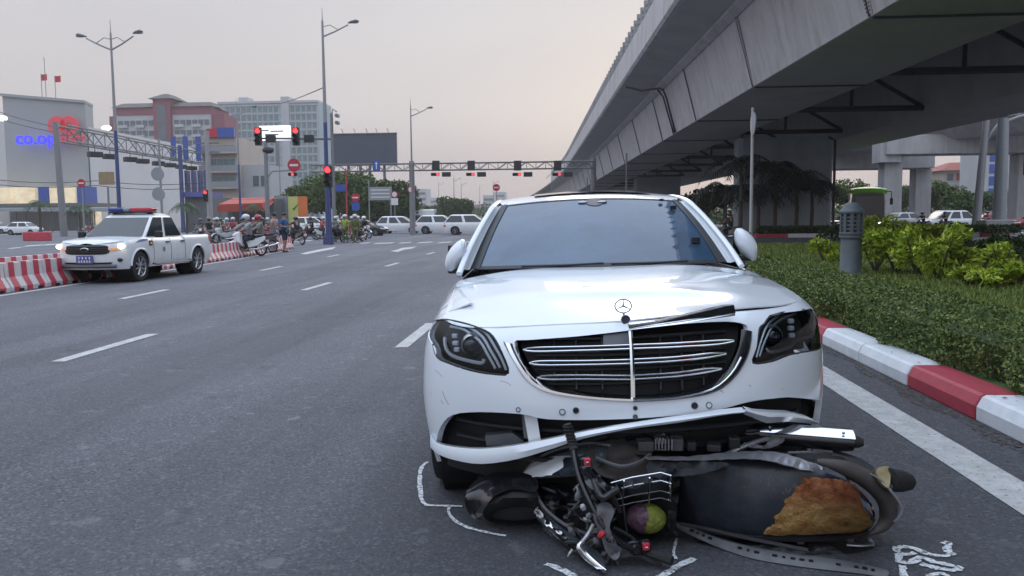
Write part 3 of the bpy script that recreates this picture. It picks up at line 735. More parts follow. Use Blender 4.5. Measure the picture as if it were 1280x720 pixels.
for sg in (-1, 1):
    # black side seal, white A pillar running into the roof rail
    b = MB(); b.grid([[ws(sg*.965, v, .006), ws(sg*1.0, v, .010), ws(sg*1.045, v, .004)] for v in np.linspace(0, 1, 15)]); b.obj('pillar_seal', 'black_plastic', CAR, smooth=True)
    pa = [(.855, 1.52, 1.085), (.815, 1.72, 1.21), (.75, 1.99, 1.36), (.69, 2.26, 1.478), (.662, 2.5, 1.523), (.65, 2.9, 1.545), (.65, 3.4, 1.535), (.655, 3.9, 1.49), (.70, 4.3, 1.34), (.77, 4.65, 1.12)]
    pa = smooth_poly([(sg*x, y, z) for x, y, z in pa], 4, False)
    b = MB(); pa = [(p[0]+CABX, p[1], p[2]) for p in pa]; b.tube([tl(*p) for p in pa], [.020]*6+[.020]*6+[.024]*(len(pa)-12), 10, sy=.7); b.obj('roof_rail', 'white_paint', CAR, smooth=True)
    b = MB(); b.grid([[ws(sg*1.04, v, .004), ws(sg*1.075, v, .0), Vector(tl(*pa[int(round(1+v*11))]))+Vector((0, 0, .012))] for v in np.linspace(0, 1, 12)]); b.obj('pillar', 'white_paint', CAR, smooth=True)
    rows = []
    for y, zt, xt in ((1.62, 1.10, .845), (1.8, 1.215, .80), (2.05, 1.37, .745), (2.3, 1.48, .70), (2.7, 1.53, .67), (3.3, 1.53, .665), (3.8, 1.48, .675), (4.2, 1.36, .71), (4.45, 1.2, .76)):
        rows.append([tl(sg*(.875+(xt-.875)*t)+CABX, y, 1.065+(zt-1.065)*t) for t in np.linspace(0, 1, 6)])
    b = MB(); b.grid(rows); b.obj('side_window', 'side_glass', CAR, smooth=True)
    b = MB(); b.tube([tl(sg*.885, y, 1.062) for y in (1.6, 2.5, 3.5, 4.4)], .014, 6); b.obj('belt_trim', 'chrome', CAR, smooth=True)
    # shoulder between flank and glass
    b = MB(); rows = []
    for y in np.linspace(1.45, 4.7, 20):
        u = PL.s_of_y(y)*sg; q = SS(u, ztop(u)-.003); rows.append([q, Vector((sg*.86, y, 1.058+TILT*sg*.86))])
    b.grid(rows); b.obj('shoulder', 'white_paint', CAR, smooth=True)
    # mirror
    mr_ = MB(); c = Vector((-.925 if sg < 0 else .90, 1.74, 1.185+(TILT if sg < 0 else .045)*sg))
    rings = []
    for k, (t, s_) in enumerate(((-.5, .25), (-.42, .62), (-.2, .92), (.05, 1.0), (.3, .93), (.44, .7), (.5, .35))):
        rings.append([(c.x+t*.135, c.y+.06*math.sin(a)*s_*1.4-.02*abs(t), c.z+.086*math.cos(a)*s_-.10*sg*t) for a in np.linspace(0, 2*math.pi, 14, endpoint=False)])
    mr_.loft(rings); mo = mr_.obj('mirror', 'white_paint', CAR, smooth=True)
    b = MB(); b.box((c.x, c.y+.078, c.z), (.115, .02, .14)); b.obj('mirror_glass', 'car_glass', mo, bevel=.008)
    b = MB(); b.box((c.x-sg*.01, c.y+.03, c.z-.095), (.12, .10, .03)); b.obj('mirror_base', 'black_plastic', mo, bevel=.012)
    b = MB(); b.tube([(c.x-sg*.08, c.y+.01, c.z-.08), (sg*.88, 1.70, 1.075+TILT*sg)], .022, 6); b.obj('mirror_arm', 'black_plastic', mo)
# roof
b = MB(); rows = []
for y, zc, hw in ((2.285, 1.537, .60), (2.45, 1.565, .635), (2.7, 1.592, .635), (3.0, 1.60, .63), (3.4, 1.59, .63), (3.8, 1.55, .64), (4.0, 1.515, .65)):
    rows.append([tl(hw*u+CABX, y+(.09*u*u if y < 2.4 else 0), zc-.042*u*u) for u in np.linspace(-1, 1, 21)])
b.grid(rows); b.obj('roof', 'white_paint', CAR, smooth=True)
b = MB(); b.grid([[tl(.42*u, y, z-.018*u*u+.012) for u in np.linspace(-1, 1, 9)] for y, z in ((2.52, 1.574), (2.8, 1.594), (3.2, 1.596))]); b.obj('sunroof', 'car_glass', CAR, smooth=True)
b = MB(); b.grid([[tl((.65+.1*t)*u, 4.0+.62*t, 1.515-.42*t-.035*u*u) for u in np.linspace(-1, 1, 9)] for t in np.linspace(0, 1, 5)]); b.obj('rear_window', 'side_glass', CAR, smooth=True)
b = MB(); b.box((0, 2.9, .62), (1.6, 4.2, .7)); b.obj('cabin_floor', 'deep_black', CAR)
# wipers
for x0, x1, y0, z0 in ((-.62, .02, .10, 0), (.08, .70, .06, 0)):
    b = MB(); b.tube([ws(x0, .02, .004), ws((x0+x1)/2, .012, .008), ws(x1, .03, .004)], .007, 6); b.obj('wiper', 'black_plastic', CAR, smooth=True)
# torn clips along the edge of the windshield
for u, v, s_ in ((.80, .93, .018), (.86, .77, .03), (.86, .25, .04)):
    p = ws(u, v, .02); b = MB(); b.box(p, (s_*1.5, .02, s_), rz=.4); b.obj('trim_clip', 'black_plastic', CAR, bevel=.004)
# ------------------------------------------------------------------ grille
def back(poly, off, name, m, par=CAR, h=.05, **kw): return patch(poly, [], h, SS, off, 0, mb=None).obj(name, m, par, smooth=True, **kw)
gr = back(grille, -.07, 'grille', 'deep_black')
def tube_px(pts, r, name, m, par, off=0.0, n=3, sy=1.0, smooth=True, k=6):
    q = [px2sz(*p) for p in pts]; q = smooth_poly(q, n, False) if smooth and len(q) > 2 else q
    b = MB(); b.tube([SS(u, z, off) for u, z in q], r, k, sy=sy); return b.obj(name, m, par, smooth=True)
# chrome frame: broad left and bottom, crushed thin on the right
def band(pts_out, pts_in, name, m, par, o1=.012, o2=-.02):
    A_ = smooth_poly([px2sz(*p) for p in pts_out], 4, False); B_ = smooth_poly([px2sz(*p) for p in pts_in], 4, False)
    b = MB(); b.grid([[SS(*a, .002), SS(*(np.array(a)*.7+np.array(c)*.3), o1), SS(*(np.array(a)*.3+np.array(c)*.7), o1), SS(*c, o2)] for a, c in zip(A_, B_)]); return b.obj(name, m, par, smooth=True)
band([(629, 426), (642, 452), (658, 476), (684, 491), (735, 499), (791, 502.5)], [(643, 430), (655, 456), (672, 476), (694, 486), (740, 493.5), (791, 496.5)], 'chrome_frame', 'chrome', gr)
band([(791, 502.5), (845, 499.5), (894, 490), (921, 469), (936, 442), (940, 414)], [(791, 496.5), (843, 493.5), (886, 483), (910, 464), (925, 440), (930, 412)], 'broken_grille_frame', 'gloss_black', gr)
tube_px([(791, 499), (845, 496), (888, 486), (911, 468), (924, 446)], .0045, 'chrome_frame', 'chrome', gr, .014)
tube_px([(788, 412), (790.5, 450), (791.5, 499)], .010, 'centre_bar', 'chrome', gr, -.012)
for yL, xL, yR, xR, yc_ in ((438, 652, 427, 921, 434.5), (455, 660, 443, 911, 453), (473, 670, 462, 905, 473)):
    for dy, w in ((-2.3, .0042), (2.6, .0045)):
        tube_px([(xL, yL), (xL+14, yL-.2+dy), ((xL+790)/2, yL-.5+dy-(.8 if yL < 450 else 0)), (789, yc_+dy)], w, 'chrome_slat', 'chrome', gr, -.018)
        tube_px([(791, yc_+dy), (850, (yc_*.56+yR*.44)+dy+1), (xR-20, yR+2+dy), (xR, yR+dy*.3)], w, 'chrome_slat', 'chrome', gr, -.022)
    A_ = [(xL, yL), (xL+14, yL-.2), ((xL+790)/2, yL-.9), (789, yc_)]; A2 = [(791, yc_), (850, yc_*.56+yR*.44+1), (xR-20, yR+2), (xR, yR)]
    for q in (A_, A2): tube_px(q, .010, 'slat', 'gloss_black', gr, -.030, sy=.8)
for yy in (425, 446, 464, 482):
    tube_px([(665 if yy > 440 else 650, yy), (790, yy-1), (915 if yy < 470 else 890, yy-10)], .008, 'slat', 'black_plastic', gr, -.05)
for xx in (690, 718, 752, 828, 856, 884):
    tube_px([(xx, 420), (xx+1, 490 if 700 < xx < 880 else 484)], .006, 'grille_fin', 'black_plastic', gr, -.045)
b = MB(); b.T = None; c = [SS(*px2sz(*p), -.015) for p in ((754, 419), (788, 415), (788, 432), (754, 433))]; b.face(c); b.obj('radar_cover', 'grey_plastic', gr)
# torn chrome strip of the hood edge, standing proud on the right
def wedge(pxs, dy, thick, name, m, par):
    b = MB(); fr = [to_local(D(px, py, yw)) for px, py, yw in pxs]; b.loft([fr, [p+Vector((0, thick, dy)) for p in fr]]); return b.obj(name, m, par, bevel=.004)
wedge([(786, 406, 3.52), (820, 402, 3.53), (860, 393, 3.55), (905, 382.5, 3.60), (918, 381, 3.62), (920, 392, 3.61), (900, 395, 3.58), (860, 399.5, 3.54), (820, 405, 3.52), (786, 411, 3.515)], 0, .05, 'torn_hood_strip', 'gloss_black', CAR)
wedge([(786, 411.5, 3.51), (850, 402.5, 3.525), (918, 391.5, 3.595), (920, 394.5, 3.595), (850, 405, 3.525), (786, 413.5, 3.51)], 0, .02, 'torn_chrome_strip', 'chrome', CAR)
# hood star and badge
def star(cx, cy, yw, r, name):
    c = to_local(D(cx, cy, yw)); b = MB()
    b.tube([c+Vector((r*math.cos(a)*1.0, 0, r*.82*math.sin(a))) for a in np.linspace(0, 2*math.pi, 25)], .0032, 6)
    o = b.obj(name, 'dull_steel', CAR, smooth=True)
    for a in (90, 210, 330):
        q = MB(); q.tube([c, c+Vector((r*math.cos(R(a)), 0, r*.82*math.sin(R(a))))], [.0045, .0015], 6); q.obj('star_arm', 'dull_steel', o)
    q = MB(); q.tube([c-Vector((0, 0, r*.82)), c-Vector((-.01, -.01, r*.82+.03))], .005, 6); q.obj('star_stem', 'dull_steel', o)
    q = MB(); q.sphere(c-Vector((-.012, -.015, r*.82+.028)), .012, 10, 6, (1.6, 1, .5)); q.obj('star_foot', 'chrome', o, smooth=True)
star(779, 382.5, 3.66, .037, 'hood_star')
mat('bike_badge', (.10, .12, .17), .3, metal=.5, var=.2, scale=60)
p = to_local(D(782, 399.5, 3.545)); b = MB(); b.lathe([(0.0, .0), (.016, 0), (.018, -.003), (.018, -.008)], (p.x, p.y, p.z), 'y', 16); bd = b.obj('hood_badge', 'bike_badge', CAR, smooth=True)
b = MB(); b.lathe([(.017, -.005), (.021, -.006), (.021, .004), (.017, .004)], (p.x, p.y, p.z), 'y', 16); b.obj('badge_ring', 'chrome', bd, smooth=True)
# ------------------------------------------------------------------ headlights
for sd, poly in ((-1, hl), (1, hr)):
    root = patch(poly, [], .03, SS, -.006, 0).obj('headlight', 'lamp_lens', CAR, smooth=True)
    back(poly, -.085, 'lamp_housing', 'deep_black', root)
    if sd < 0:
        strips = [[(559, 404), (578, 409), (598, 422), (612, 445), (621, 461)], [(556, 409), (574, 413), (594, 427), (607, 448), (615, 462)], [(575, 405), (592, 411), (606, 421), (620, 444), (629, 464)]]
        low = [(549, 423), (551, 437), (560, 446), (580, 452), (597, 455), (600, 450)]; proj_ = (577, 433); leds = [(561, 421), (562, 430), (564, 438)]
    else:
        strips = [[(1000, 386), (982, 394), (966, 407), (958, 425), (951, 448)], [(1003, 392), (985, 399), (971, 411), (962, 428), (955, 447)], [(996, 383), (975, 393), (960, 404), (953, 420), (946, 446)]]
        low = [(1013, 412), (1009, 424), (995, 434), (978, 440), (966, 440), (964, 436)]; proj_ = (978, 422); leds = [(997, 402), (997, 411), (998, 420)]
    for st in strips: tube_px(st, .0065, 'light_strip', 'lamp_white' if sd < 0 else 'rim_silver', root, -.03)
    tube_px(low, .009, 'light_strip', 'lamp_white' if sd < 0 else 'dull_steel', root, -.03)
    c = SS(*px2sz(*proj_), -.06); b = MB(); b.sphere(c, .042, 18, 12, (1.2, .7, .85)); b.obj('projector', 'car_glass', root, smooth=True)
    c = SS(*px2sz(*proj_), -.075); b = MB(); b.lathe([(.046, -.04), (.056, -.02), (.056, .03)], c, 'y', 20); b.obj('projector_ring', 'rim_silver', root, smooth=True)
    for q in leds:
        c = SS(*px2sz(*q), -.035); b = MB(); b.box(c, (.030, .02, .022), rz=.4*sd); b.obj('led_cube', 'lamp_white', root, bevel=.006)
    tube_px([(p_[0], p_[1]) for p_ in (hl_px if sd < 0 else hr_px)], .005, 'lamp_rim', 'black_plastic', root, -.004)
# ------------------------------------------------------------------ lower front: dark interior, bumper beam, strut, hanging lip
def pl_at(px, py, off=0.0):
    yw = 3.6
    for _ in range(12):
        p = to_local(D(px, py, yw)); x = max(-.99, min(.99, p.x)); th = math.asin(x/.995); yl = .66*(1-math.cos(th))-off
        yw = yw+(yl-p.y)
    return to_local(D(px, py, yw))
b = MB(); rows = []
for x in np.linspace(-.86, .86, 25):
    th = math.asin(x/.995); y = .66*(1-math.cos(th))+.14; rows.append([(x, y, .20), (x, y+.02, .42), (x, y+.05, .72)])
b.grid(rows); b.obj('radiator_panel', 'deep_black', CAR, smooth=True)
b = MB(); b.box((0, .58, .31), (1.3, .4, .06)); b.obj('undertray', 'deep_black', CAR)
for i, (zz, dy) in enumerate(((.47, .08), (.39, .10), (.33, .09))):
    b = MB(); b.tube([(x, .66*(1-math.cos(math.asin(x/.955)))+dy, zz+TILT*x) for x in np.linspace(-.8, .8, 17)], .012, 6); b.obj('intake_slat', 'black_plastic', CAR, smooth=True)
b = MB(); q = [pl_at(*p, -.05) for p in ((653, 503), (660, 502), (678, 520), (668, 521), (664, 548), (655, 548), (652, 520))]; b.prism(q, (0, .03, 0)); b.obj('tow_bracket', 'grey_plastic', CAR)
b = MB(); q = [pl_at(*p, -.03) for p in ((655, 519), (671, 521), (676, 551), (661, 553))]; b.prism(q, (0, .02, 0)); b.obj('intake_strut', 'lamp_white', CAR)
b = MB(); q = [pl_at(*p, -.09) for p in ((606, 545), (640, 541), (655, 552), (640, 557), (608, 557))]; b.prism(q, (0, .06, 0)); b.obj('fog_sensor', 'grey_plastic', CAR)
lt = [(538, 543), (545, 553), (566, 558.5), (600, 561), (640, 557.5), (690, 548), (740, 537.5), (800, 528), (860, 519.5), (905, 514), (934, 512)]
lb = [(538, 559), (548, 568), (570, 575.5), (602, 580), (646, 574), (690, 561), (730, 548), (790, 536), (850, 528), (900, 519.5), (932, 516)]
lt, lb = smooth_poly(lt, 3, False), smooth_poly(lb, 3, False)
b = MB(); rows = []
for i, (a, c) in enumerate(zip(lt, lb)):
    t = i/len(lt); o = .0+.10*t
    p, q = pl_at(a[0], a[1], o-.005), pl_at(c[0], c[1], o+.005); m_ = (p+q)/2+Vector((0, -.012, 0))
    rows.append([p+Vector((0, .06, -.01)), p, m_, q, q+Vector((0, .06, .01))])
b.grid(rows); b.obj('hanging_bumper_lip', 'white_paint', CAR, smooth=True, label='white lower bumper lip torn off and hanging')
tube_px([(548, 556), (580, 563), (620, 562), (660, 555)], .006, 'lip_edge', 'dull_steel', CAR, .01)
# crumpled right end of the lip
b = MB(); rows = []
for (x0, y0, x1, y1, o) in ((932, 511, 930, 518, .12), (944, 514, 940, 522, .12), (962, 515.5, 958, 529, .10), (985, 516, 985, 527, .06), (1008, 521, 1008, 529, .02), (1024, 528, 1020, 531, 0)):
    p, q = pl_at(x0, y0, o), pl_at(x1, y1, o-.03); rows.append([p+Vector((0, .05, 0)), p, (p+q)/2+Vector((0, -.02, .008)), q, q+Vector((0, .05, 0))])
b.grid(rows); b.obj('crumpled_lip_end', 'white_paint', CAR, smooth=True)
# sensors in the bumper
for px, py, r, m, o in ((720, 513, .011, 'black_plastic', 0), (703, 515, .011, 'white_paint', .0005), (794, 510, .007, 'black_plastic', 0), (868, 507, .012, 'black_plastic', 0), (886, 506.5, .011, 'white_paint', .0005), (648, 512, .008, 'white_paint', 0), (794, 521, .008, 'grey_plastic', 0)):
    c = SS(*px2sz(px, py), .002); b = MB(); b.lathe([(0.0005, -.004), (r*.8, -.004), (r, -.001), (r+.001, .004)], c, 'y', 14); sn = b.obj('parking_sensor', m, CAR, smooth=True)
    b = MB(); b.lathe([(r, -.0035), (r+.003, -.003), (r+.003, .004)], c, 'y', 14); b.obj('sensor_ring', 'grey_plastic', sn, smooth=True)
# scuffs on the white bumper
for pts, r in (([(544, 462), (549, 467), (553, 471)], .004), ([(553, 489), (556, 497), (561, 506)], .006), ([(551, 500), (554, 505)], .005), ([(625, 476), (633, 478), (639, 482)], .003), ([(538, 488), (540, 494)], .003), ([(936, 481), (939, 483)], .004), ([(900, 488), (905, 491)], .004), ([(978, 485), (979, 488)], .003)):
    tube_px(pts, r*.7, 'scuff', 'dull_steel', CAR, -r*.55, smooth=len(pts) > 2)
# ------------------------------------------------------------------ wheels
def make_wheel(par, c, r, w, spokes=5, rim_m='rim_silver', out=1, tread=0):
    """wheel about an x axis at c (centre), out = +1/-1 outer face direction"""
    rr = r*.66
    prof = [(rr, -w/2), (r*.86, -w/2), (r*.96, -w*.46), (r, -w*.34), (r, w*.34), (r*.96, w*.46), (r*.86, w/2), (rr, w/2)]
    b = MB(); b.lathe(prof, c, 'x', 36); wh = b.obj('wheel', 'rubber', par, smooth=True)
    b = MB(); b.lathe([(rr, w/2), (rr*.97, w*.47*1), (rr*.93, w*.30), (rr*.93, -w*.4)], c, 'x', 32) if out > 0 else b.lathe([(rr, -w/2), (rr*.97, -w*.47), (rr*.93, -w*.30), (rr*.93, w*.4)], c, 'x', 32)
    b.obj('rim', rim_m, wh, smooth=True)
    b = MB(); b.lathe([(.001, out*w*.10), (rr*.92, out*w*.10)], c, 'x', 24); b.obj('brake_disc', 'brace_steel', wh)
    for k in range(spokes):
        a = 2*math.pi*k/spokes+.3; b = MB()
        p0 = (c[0]+out*w*.34, c[1]+rr*.12*math.cos(a), c[2]+rr*.12*math.sin(a)); p1 = (c[0]+out*w*.40, c[1]+rr*.94*math.cos(a), c[2]+rr*.94*math.sin(a))
        b.tube([p0, p1], [rr*.15, rr*.11], 6, sy=.6); b.obj('spoke', rim_m, wh)
    b = MB(); b.lathe([(.001, out*w*.42), (rr*.16, out*w*.40), (rr*.2, out*w*.3)], c, 'x', 14); b.obj('hub_cap', rim_m, wh, smooth=True)
    return wh
for sg in (-1, 1):
    for ya in (AXF, AXR): make_wheel(CAR, (sg*.835, ya, WR), WR, .255, 10, out=sg)
    b = MB(); ac = AXF
    b.lathe([(.40, sg*.62), (.40, sg*.90)], (0, AXF, .345), 'x', 24); b.obj('wheel_well', 'deep_black', CAR)
    b = MB(); b.box((sg*.90, 2.5, .24), (.06, 2.4, .10)); b.obj('sill', 'white_paint', CAR, bevel=.02)
# ================================================================== THE FALLEN SCOOTER (lying on its left side, top towards the camera)
W = G
BIKE = thing('fallen_scooter', 'wrecked black motor scooter lying on its side under the sedan bumper', 'scooter', W(860, 660, 0), worldcoords=True)
mat('vinyl', (.026, .032, .042), .33, var=.35, scale=14, bump=.10, bscale=30)
mat('bike_black', (.010, .011, .014), .22, var=.3, scale=9, coat=.5)
mat('cowl_blue_black', (.06, .068, .082), .25, var=.3, scale=9, coat=.5)
mat('bike_dark', (.028, .03, .034), .5, var=.35, scale=12, bump=.1)
mat('bike_grey', (.12, .125, .135), .5, var=.3, scale=14, bump=.15)
mat('bike_brown', (.075, .065, .06), .5, var=.3, scale=14)
mat('silver_trim', (.42, .42, .45), .34, metal=.6, var=.22, scale=16, bump=.1)
def foam_mat():
    m = bpy.data.materials.new('foam'); m.use_nodes = True; t = m.node_tree; b = t.nodes['Principled BSDF']; L = t.links.new
    tc = t.nodes.new('ShaderNodeTexCoord')
    def noise(sc, det=8, rough=.7):
        n = t.nodes.new('ShaderNodeTexNoise'); n.inputs['Scale'].default_value = sc; n.inputs['Detail'].default_value = det; n.inputs['Roughness'].default_value = rough; L(tc.outputs['Object'], n.inputs['Vector']); return n.outputs[0]
    def ramp(x, st):
        r = t.nodes.new('ShaderNodeValToRGB'); L(x, r.inputs[0]); e = r.color_ramp.elements
        while len(e) < len(st): e.new(.5)
        for q, (p, c) in zip(e, st): q.position = p; q.color = (*c, 1)
        return r.outputs[0]
    red = ramp(noise(16), [(.30, (.11, .035, .02)), (.46, (.40, .14, .065)), (.64, (.55, .25, .12))])
    tan = ramp(noise(20), [(.30, (.24, .10, .035)), (.46, (.50, .28, .10)), (.64, (.64, .42, .17))])
    sp = t.nodes.new('ShaderNodeSeparateXYZ'); L(tc.outputs['Object'], sp.inputs[0])
    ad = t.nodes.new('ShaderNodeMath'); ad.operation = 'MULTIPLY_ADD'; ad.inputs[1].default_value = .25; L(noise(7, 4), ad.inputs[0]); L(sp.outputs['Z'], ad.inputs[2])
    mr_ = t.nodes.new('ShaderNodeMapRange'); mr_.inputs[1].default_value = .30; mr_.inputs[2].default_value = .40; L(ad.outputs[0], mr_.inputs[0])
    mx = t.nodes.new('ShaderNodeMix'); mx.data_type = 'RGBA'; L(mr_.outputs[0], mx.inputs[0]); L(tan, mx.inputs[6]); L(red, mx.inputs[7]); L(mx.outputs[2], b.inputs['Base Color'])
    b.inputs['Roughness'].default_value = .95; b.inputs['Specular IOR Level'].default_value = .1
    bp = t.nodes.new('ShaderNodeBump'); bp.inputs['Strength'].default_value = 1.0; bp.inputs['Distance'].default_value = .03; L(noise(55, 6), bp.inputs['Height']); L(bp.outputs[0], b.inputs['Normal'])
    MAT['foam'] = m
foam_mat()
def pxpanel(outline, name, m, par=BIKE, bulge=.02, h=7, back=(0, .025, -.01), smooth=True, curv=18, noise=0, n=3, fwd=0.0):
    """panel whose rim is traced in the photo with a height per rim point; the skin bulges between"""
    O3 = smooth_poly(outline, n, True) if n > 1 else outline
    B = np.array(O3)
    poly = [(p[0], p[1]) for p in O3]
    def fn(u, v, off):
        d2 = (B[:, 0]-u)**2+(B[:, 1]-v)**2; w = 1/(d2+1.0)**1.5; z = float((w*B[:, 2]).sum()/w.sum()); d = math.sqrt(d2.min())
        p = W(u, v, z); k = bulge*(1-math.exp(-d/curv))
        q = p+Vector((0, -k*.8-fwd, k*.6+fwd*.4))
        if noise: q += Vector((0, -1, .5))*noise*(math.sin(u*.9+v*.4)*math.sin(v*.7-u*.3)+.6*math.sin(u*.31+1.7*v))*min(1, d/5)
        if off < 0: q += Vector(back)
        return q
    return patch(poly, [], h, fn, 0, 1.0).obj(name, m, par, smooth=smooth, sharp=50)
def wtube(pts, r, name, m, par=BIKE, n=8, k=3, sy=1.0):
    P = [tuple(W(*p)) for p in pts]; P = smooth_poly(P, k, False) if len(P) > 2 and k > 1 else P
    if isinstance(r, list): r = list(np.interp(np.linspace(0, 1, len(P)), np.linspace(0, 1, len(r)), r))
    b = MB(); b.tube(P, r, n, sy=sy); return b.obj(name, m, par, smooth=True)
# ---- hidden mass: frame and under-body so that nothing is hollow
wtube([(775, 606, .18), (800, 606, .19), (850, 600, .2), (960, 600, .2), (1050, 605, .2)], .085, 'frame_tube', 'bike_dark', n=10)
# ---- wheels (axles nearly upright, lying flat under the car)
def flat_wheel(c, r, w, name, tilt):
    root = None
    Rm = Matrix.Translation(c) @ Matrix.Rotation(tilt[0], 4, 'X') @ Matrix.Rotation(tilt[1], 4, 'Y')
    b = MB(); b.T = Rm; b.lathe([(r-w*.9, -w*.35), (r-w*.3, -w*.5), (r-w*.05, -w*.3), (r, 0), (r-w*.05, w*.3), (r-w*.3, w*.5), (r-w*.9, w*.35)], (0, 0, 0), 'z', 32)
    root = b.obj(name, 'rubber', BIKE, smooth=True)
    b = MB(); b.T = Rm; b.lathe([(r-w*.95, -w*.4), (r-w*1.0, 0), (r-w*.95, w*.4)], (0, 0, 0), 'z', 32); b.obj('rim', 'silver_trim', root, smooth=True)
    b = MB(); b.T = Rm; b.lathe([(.001, -w*.6), (.045, -w*.6), (.045, w*.6), (.001, w*.6)], (0, 0, 0), 'z', 16); b.obj('hub', 'dull_steel', root, smooth=True)
    for k in range(5):
        a = 2*math.pi*k/5; b = MB(); b.T = Rm; b.tube([(.04*math.cos(a), .04*math.sin(a), 0), ((r-w)*math.cos(a), (r-w)*math.sin(a), 0)], .014, 6); b.obj('spoke', 'silver_trim', root)
    return root
flat_wheel(W(655, 618, .12)+Vector((0, .10, 0)), .255, .085, 'front_wheel', (R(10), R(-6)))
flat_wheel(W(1010, 588, .25)+Vector((.02, .10, 0)), .25, .10, 'rear_wheel', (R(-14), R(4)))
# front mudguard hugging the tyre
pxpanel([(581, 622, .14), (590, 604, .17), (612, 592, .22), (650, 590, .25), (672, 600, .25), (668, 615, .22), (640, 612, .21), (616, 622, .18), (604, 640, .10), (600, 650, .04), (586, 642, .06)], 'front_mudguard', 'bike_black', bulge=.03)
pxpanel([(604, 640, .10), (616, 622, .17), (645, 612, .20), (672, 618, .20), (668, 648, .05), (640, 655, .02), (612, 652, .02)], 'front_tyre_wall', 'rubber', bulge=.012)
# ---- front fairing
pxpanel([(650, 597, .20), (662, 580, .26), (690, 563, .34), (735, 553, .40), (760, 556, .42), (752, 580, .36), (725, 592, .32), (690, 596, .27)], 'front_cowl', 'cowl_blue_black', bulge=.03)
pxpanel([(648, 598, .195), (664, 601, .20), (670, 622, .14), (688, 647, .08), (714, 668, .05), (748, 690, .03), (756, 712, .005), (738, 703, .008), (705, 680, .015), (675, 653, .035), (655, 626, .10)], 'leg_shield', 'cowl_blue_black', bulge=.015, n=3, fwd=.03)
hlp = pxpanel([(655, 597, .215), (666, 580, .265), (690, 569, .31), (714, 572, .34), (707, 586, .32), (690, 595, .28)], 'headlight', 'lamp_white', bulge=.03, fwd=.045)
pxpanel([(706, 573, .345), (738, 575, .37), (733, 590, .34), (690, 595, .285), (704, 585, .325)], 'indicator_lens', 'car_glass', bulge=.03, fwd=.04)
wtube([(650, 600, .20), (668, 597, .24), (695, 595, .29), (730, 593, .34), (750, 596, .35)], .006, 'cowl_seam', 'grey_plastic')
pxpanel([(652, 603, .185), (657, 605, .185), (672, 634, .10), (697, 660, .055), (726, 684, .025), (756, 712, .003), (748, 712, .003), (718, 688, .015), (690, 664, .035), (664, 636, .08)], 'chrome_trim', 'chrome', bulge=.004, n=3, h=5, fwd=.05)
pxpanel([(664, 602, .17), (715, 600, .22), (748, 612, .22), (752, 684, .05), (716, 670, .035), (688, 648, .06), (670, 624, .12)], 'cowl_lining', 'cowl_blue_black', bulge=-.02, fwd=-.035)
pxpanel([(672, 606, .19), (700, 604, .22), (712, 618, .20), (690, 628, .15), (676, 620, .16)], 'cowl_rib', 'bike_black', bulge=.01)
# the broken inside of the cowl: housings, loom, bracket
for i in range(24):
    px, py = random.uniform(684, 748), random.uniform(604, 665); z = .20-.0024*(py-600)+random.uniform(-.02, .02)
    p = W(px, py, z)+Vector((0, random.uniform(0, .05), 0)); b = MB(); b.box(p, (random.uniform(.015, .05), random.uniform(.015, .04), random.uniform(.012, .04)), rz=random.uniform(0, 3))
    b.obj('broken_bracket', random.choice(['bike_dark', 'bike_dark', 'bike_grey', 'bike_black', 'bike_brown']), BIKE, bevel=.004)
for i in range(14):
    px, py = random.uniform(676, 735), random.uniform(605, 665); z = .23-.0022*(py-600)
    q = [(px, py, z), (px+random.uniform(5, 22), py+random.uniform(-8, 12), z+.03), (px+random.uniform(15, 40), py+random.uniform(4, 30), max(.03, z-.05))]
    wtube(q, random.uniform(.003, .006), 'wire_loom', random.choice(['black_plastic', 'bike_dark', 'bike_dark', 'bike_grey']), n=6)
wtube([(668, 612, .20), (680, 634, .14), (705, 655, .09), (735, 668, .07)], .008, 'inner_rim', 'bike_grey', n=6)
wtube([(650, 598, .22), (664, 580, .28), (690, 564, .36), (735, 554, .42), (762, 557, .44)], .006, 'cowl_edge', 'bike_grey', n=6)
pxpanel([(745, 632, .24), (760, 628, .25), (768, 640, .23), (762, 660, .17), (775, 690, .07), (768, 700, .04), (757, 688, .07), (750, 665, .14), (742, 648, .2)], 'meter_cover', 'bike_grey', bulge=.02)
# ---- leg-room panel and floor, seen from above/behind the bars
pxpanel([(735, 556, .42), (780, 548, .42), (812, 552, .40), (812, 592, .33), (790, 600, .31), (755, 596, .33), (738, 580, .37)], 'inner_leg_shield', 'bike_brown', bulge=-.035)
wtube([(745, 572, .385), (775, 583, .36), (800, 577, .37), (812, 568, .385)], .008, 'panel_crease', 'bike_grey', n=6)
pxpanel([(735, 590, .34), (790, 598, .32), (845, 584, .36), (846, 640, .17), (838, 668, .05), (790, 668, .03), (765, 640, .12), (742, 615, .25)], 'floor_well', 'bike_dark', bulge=-.05)
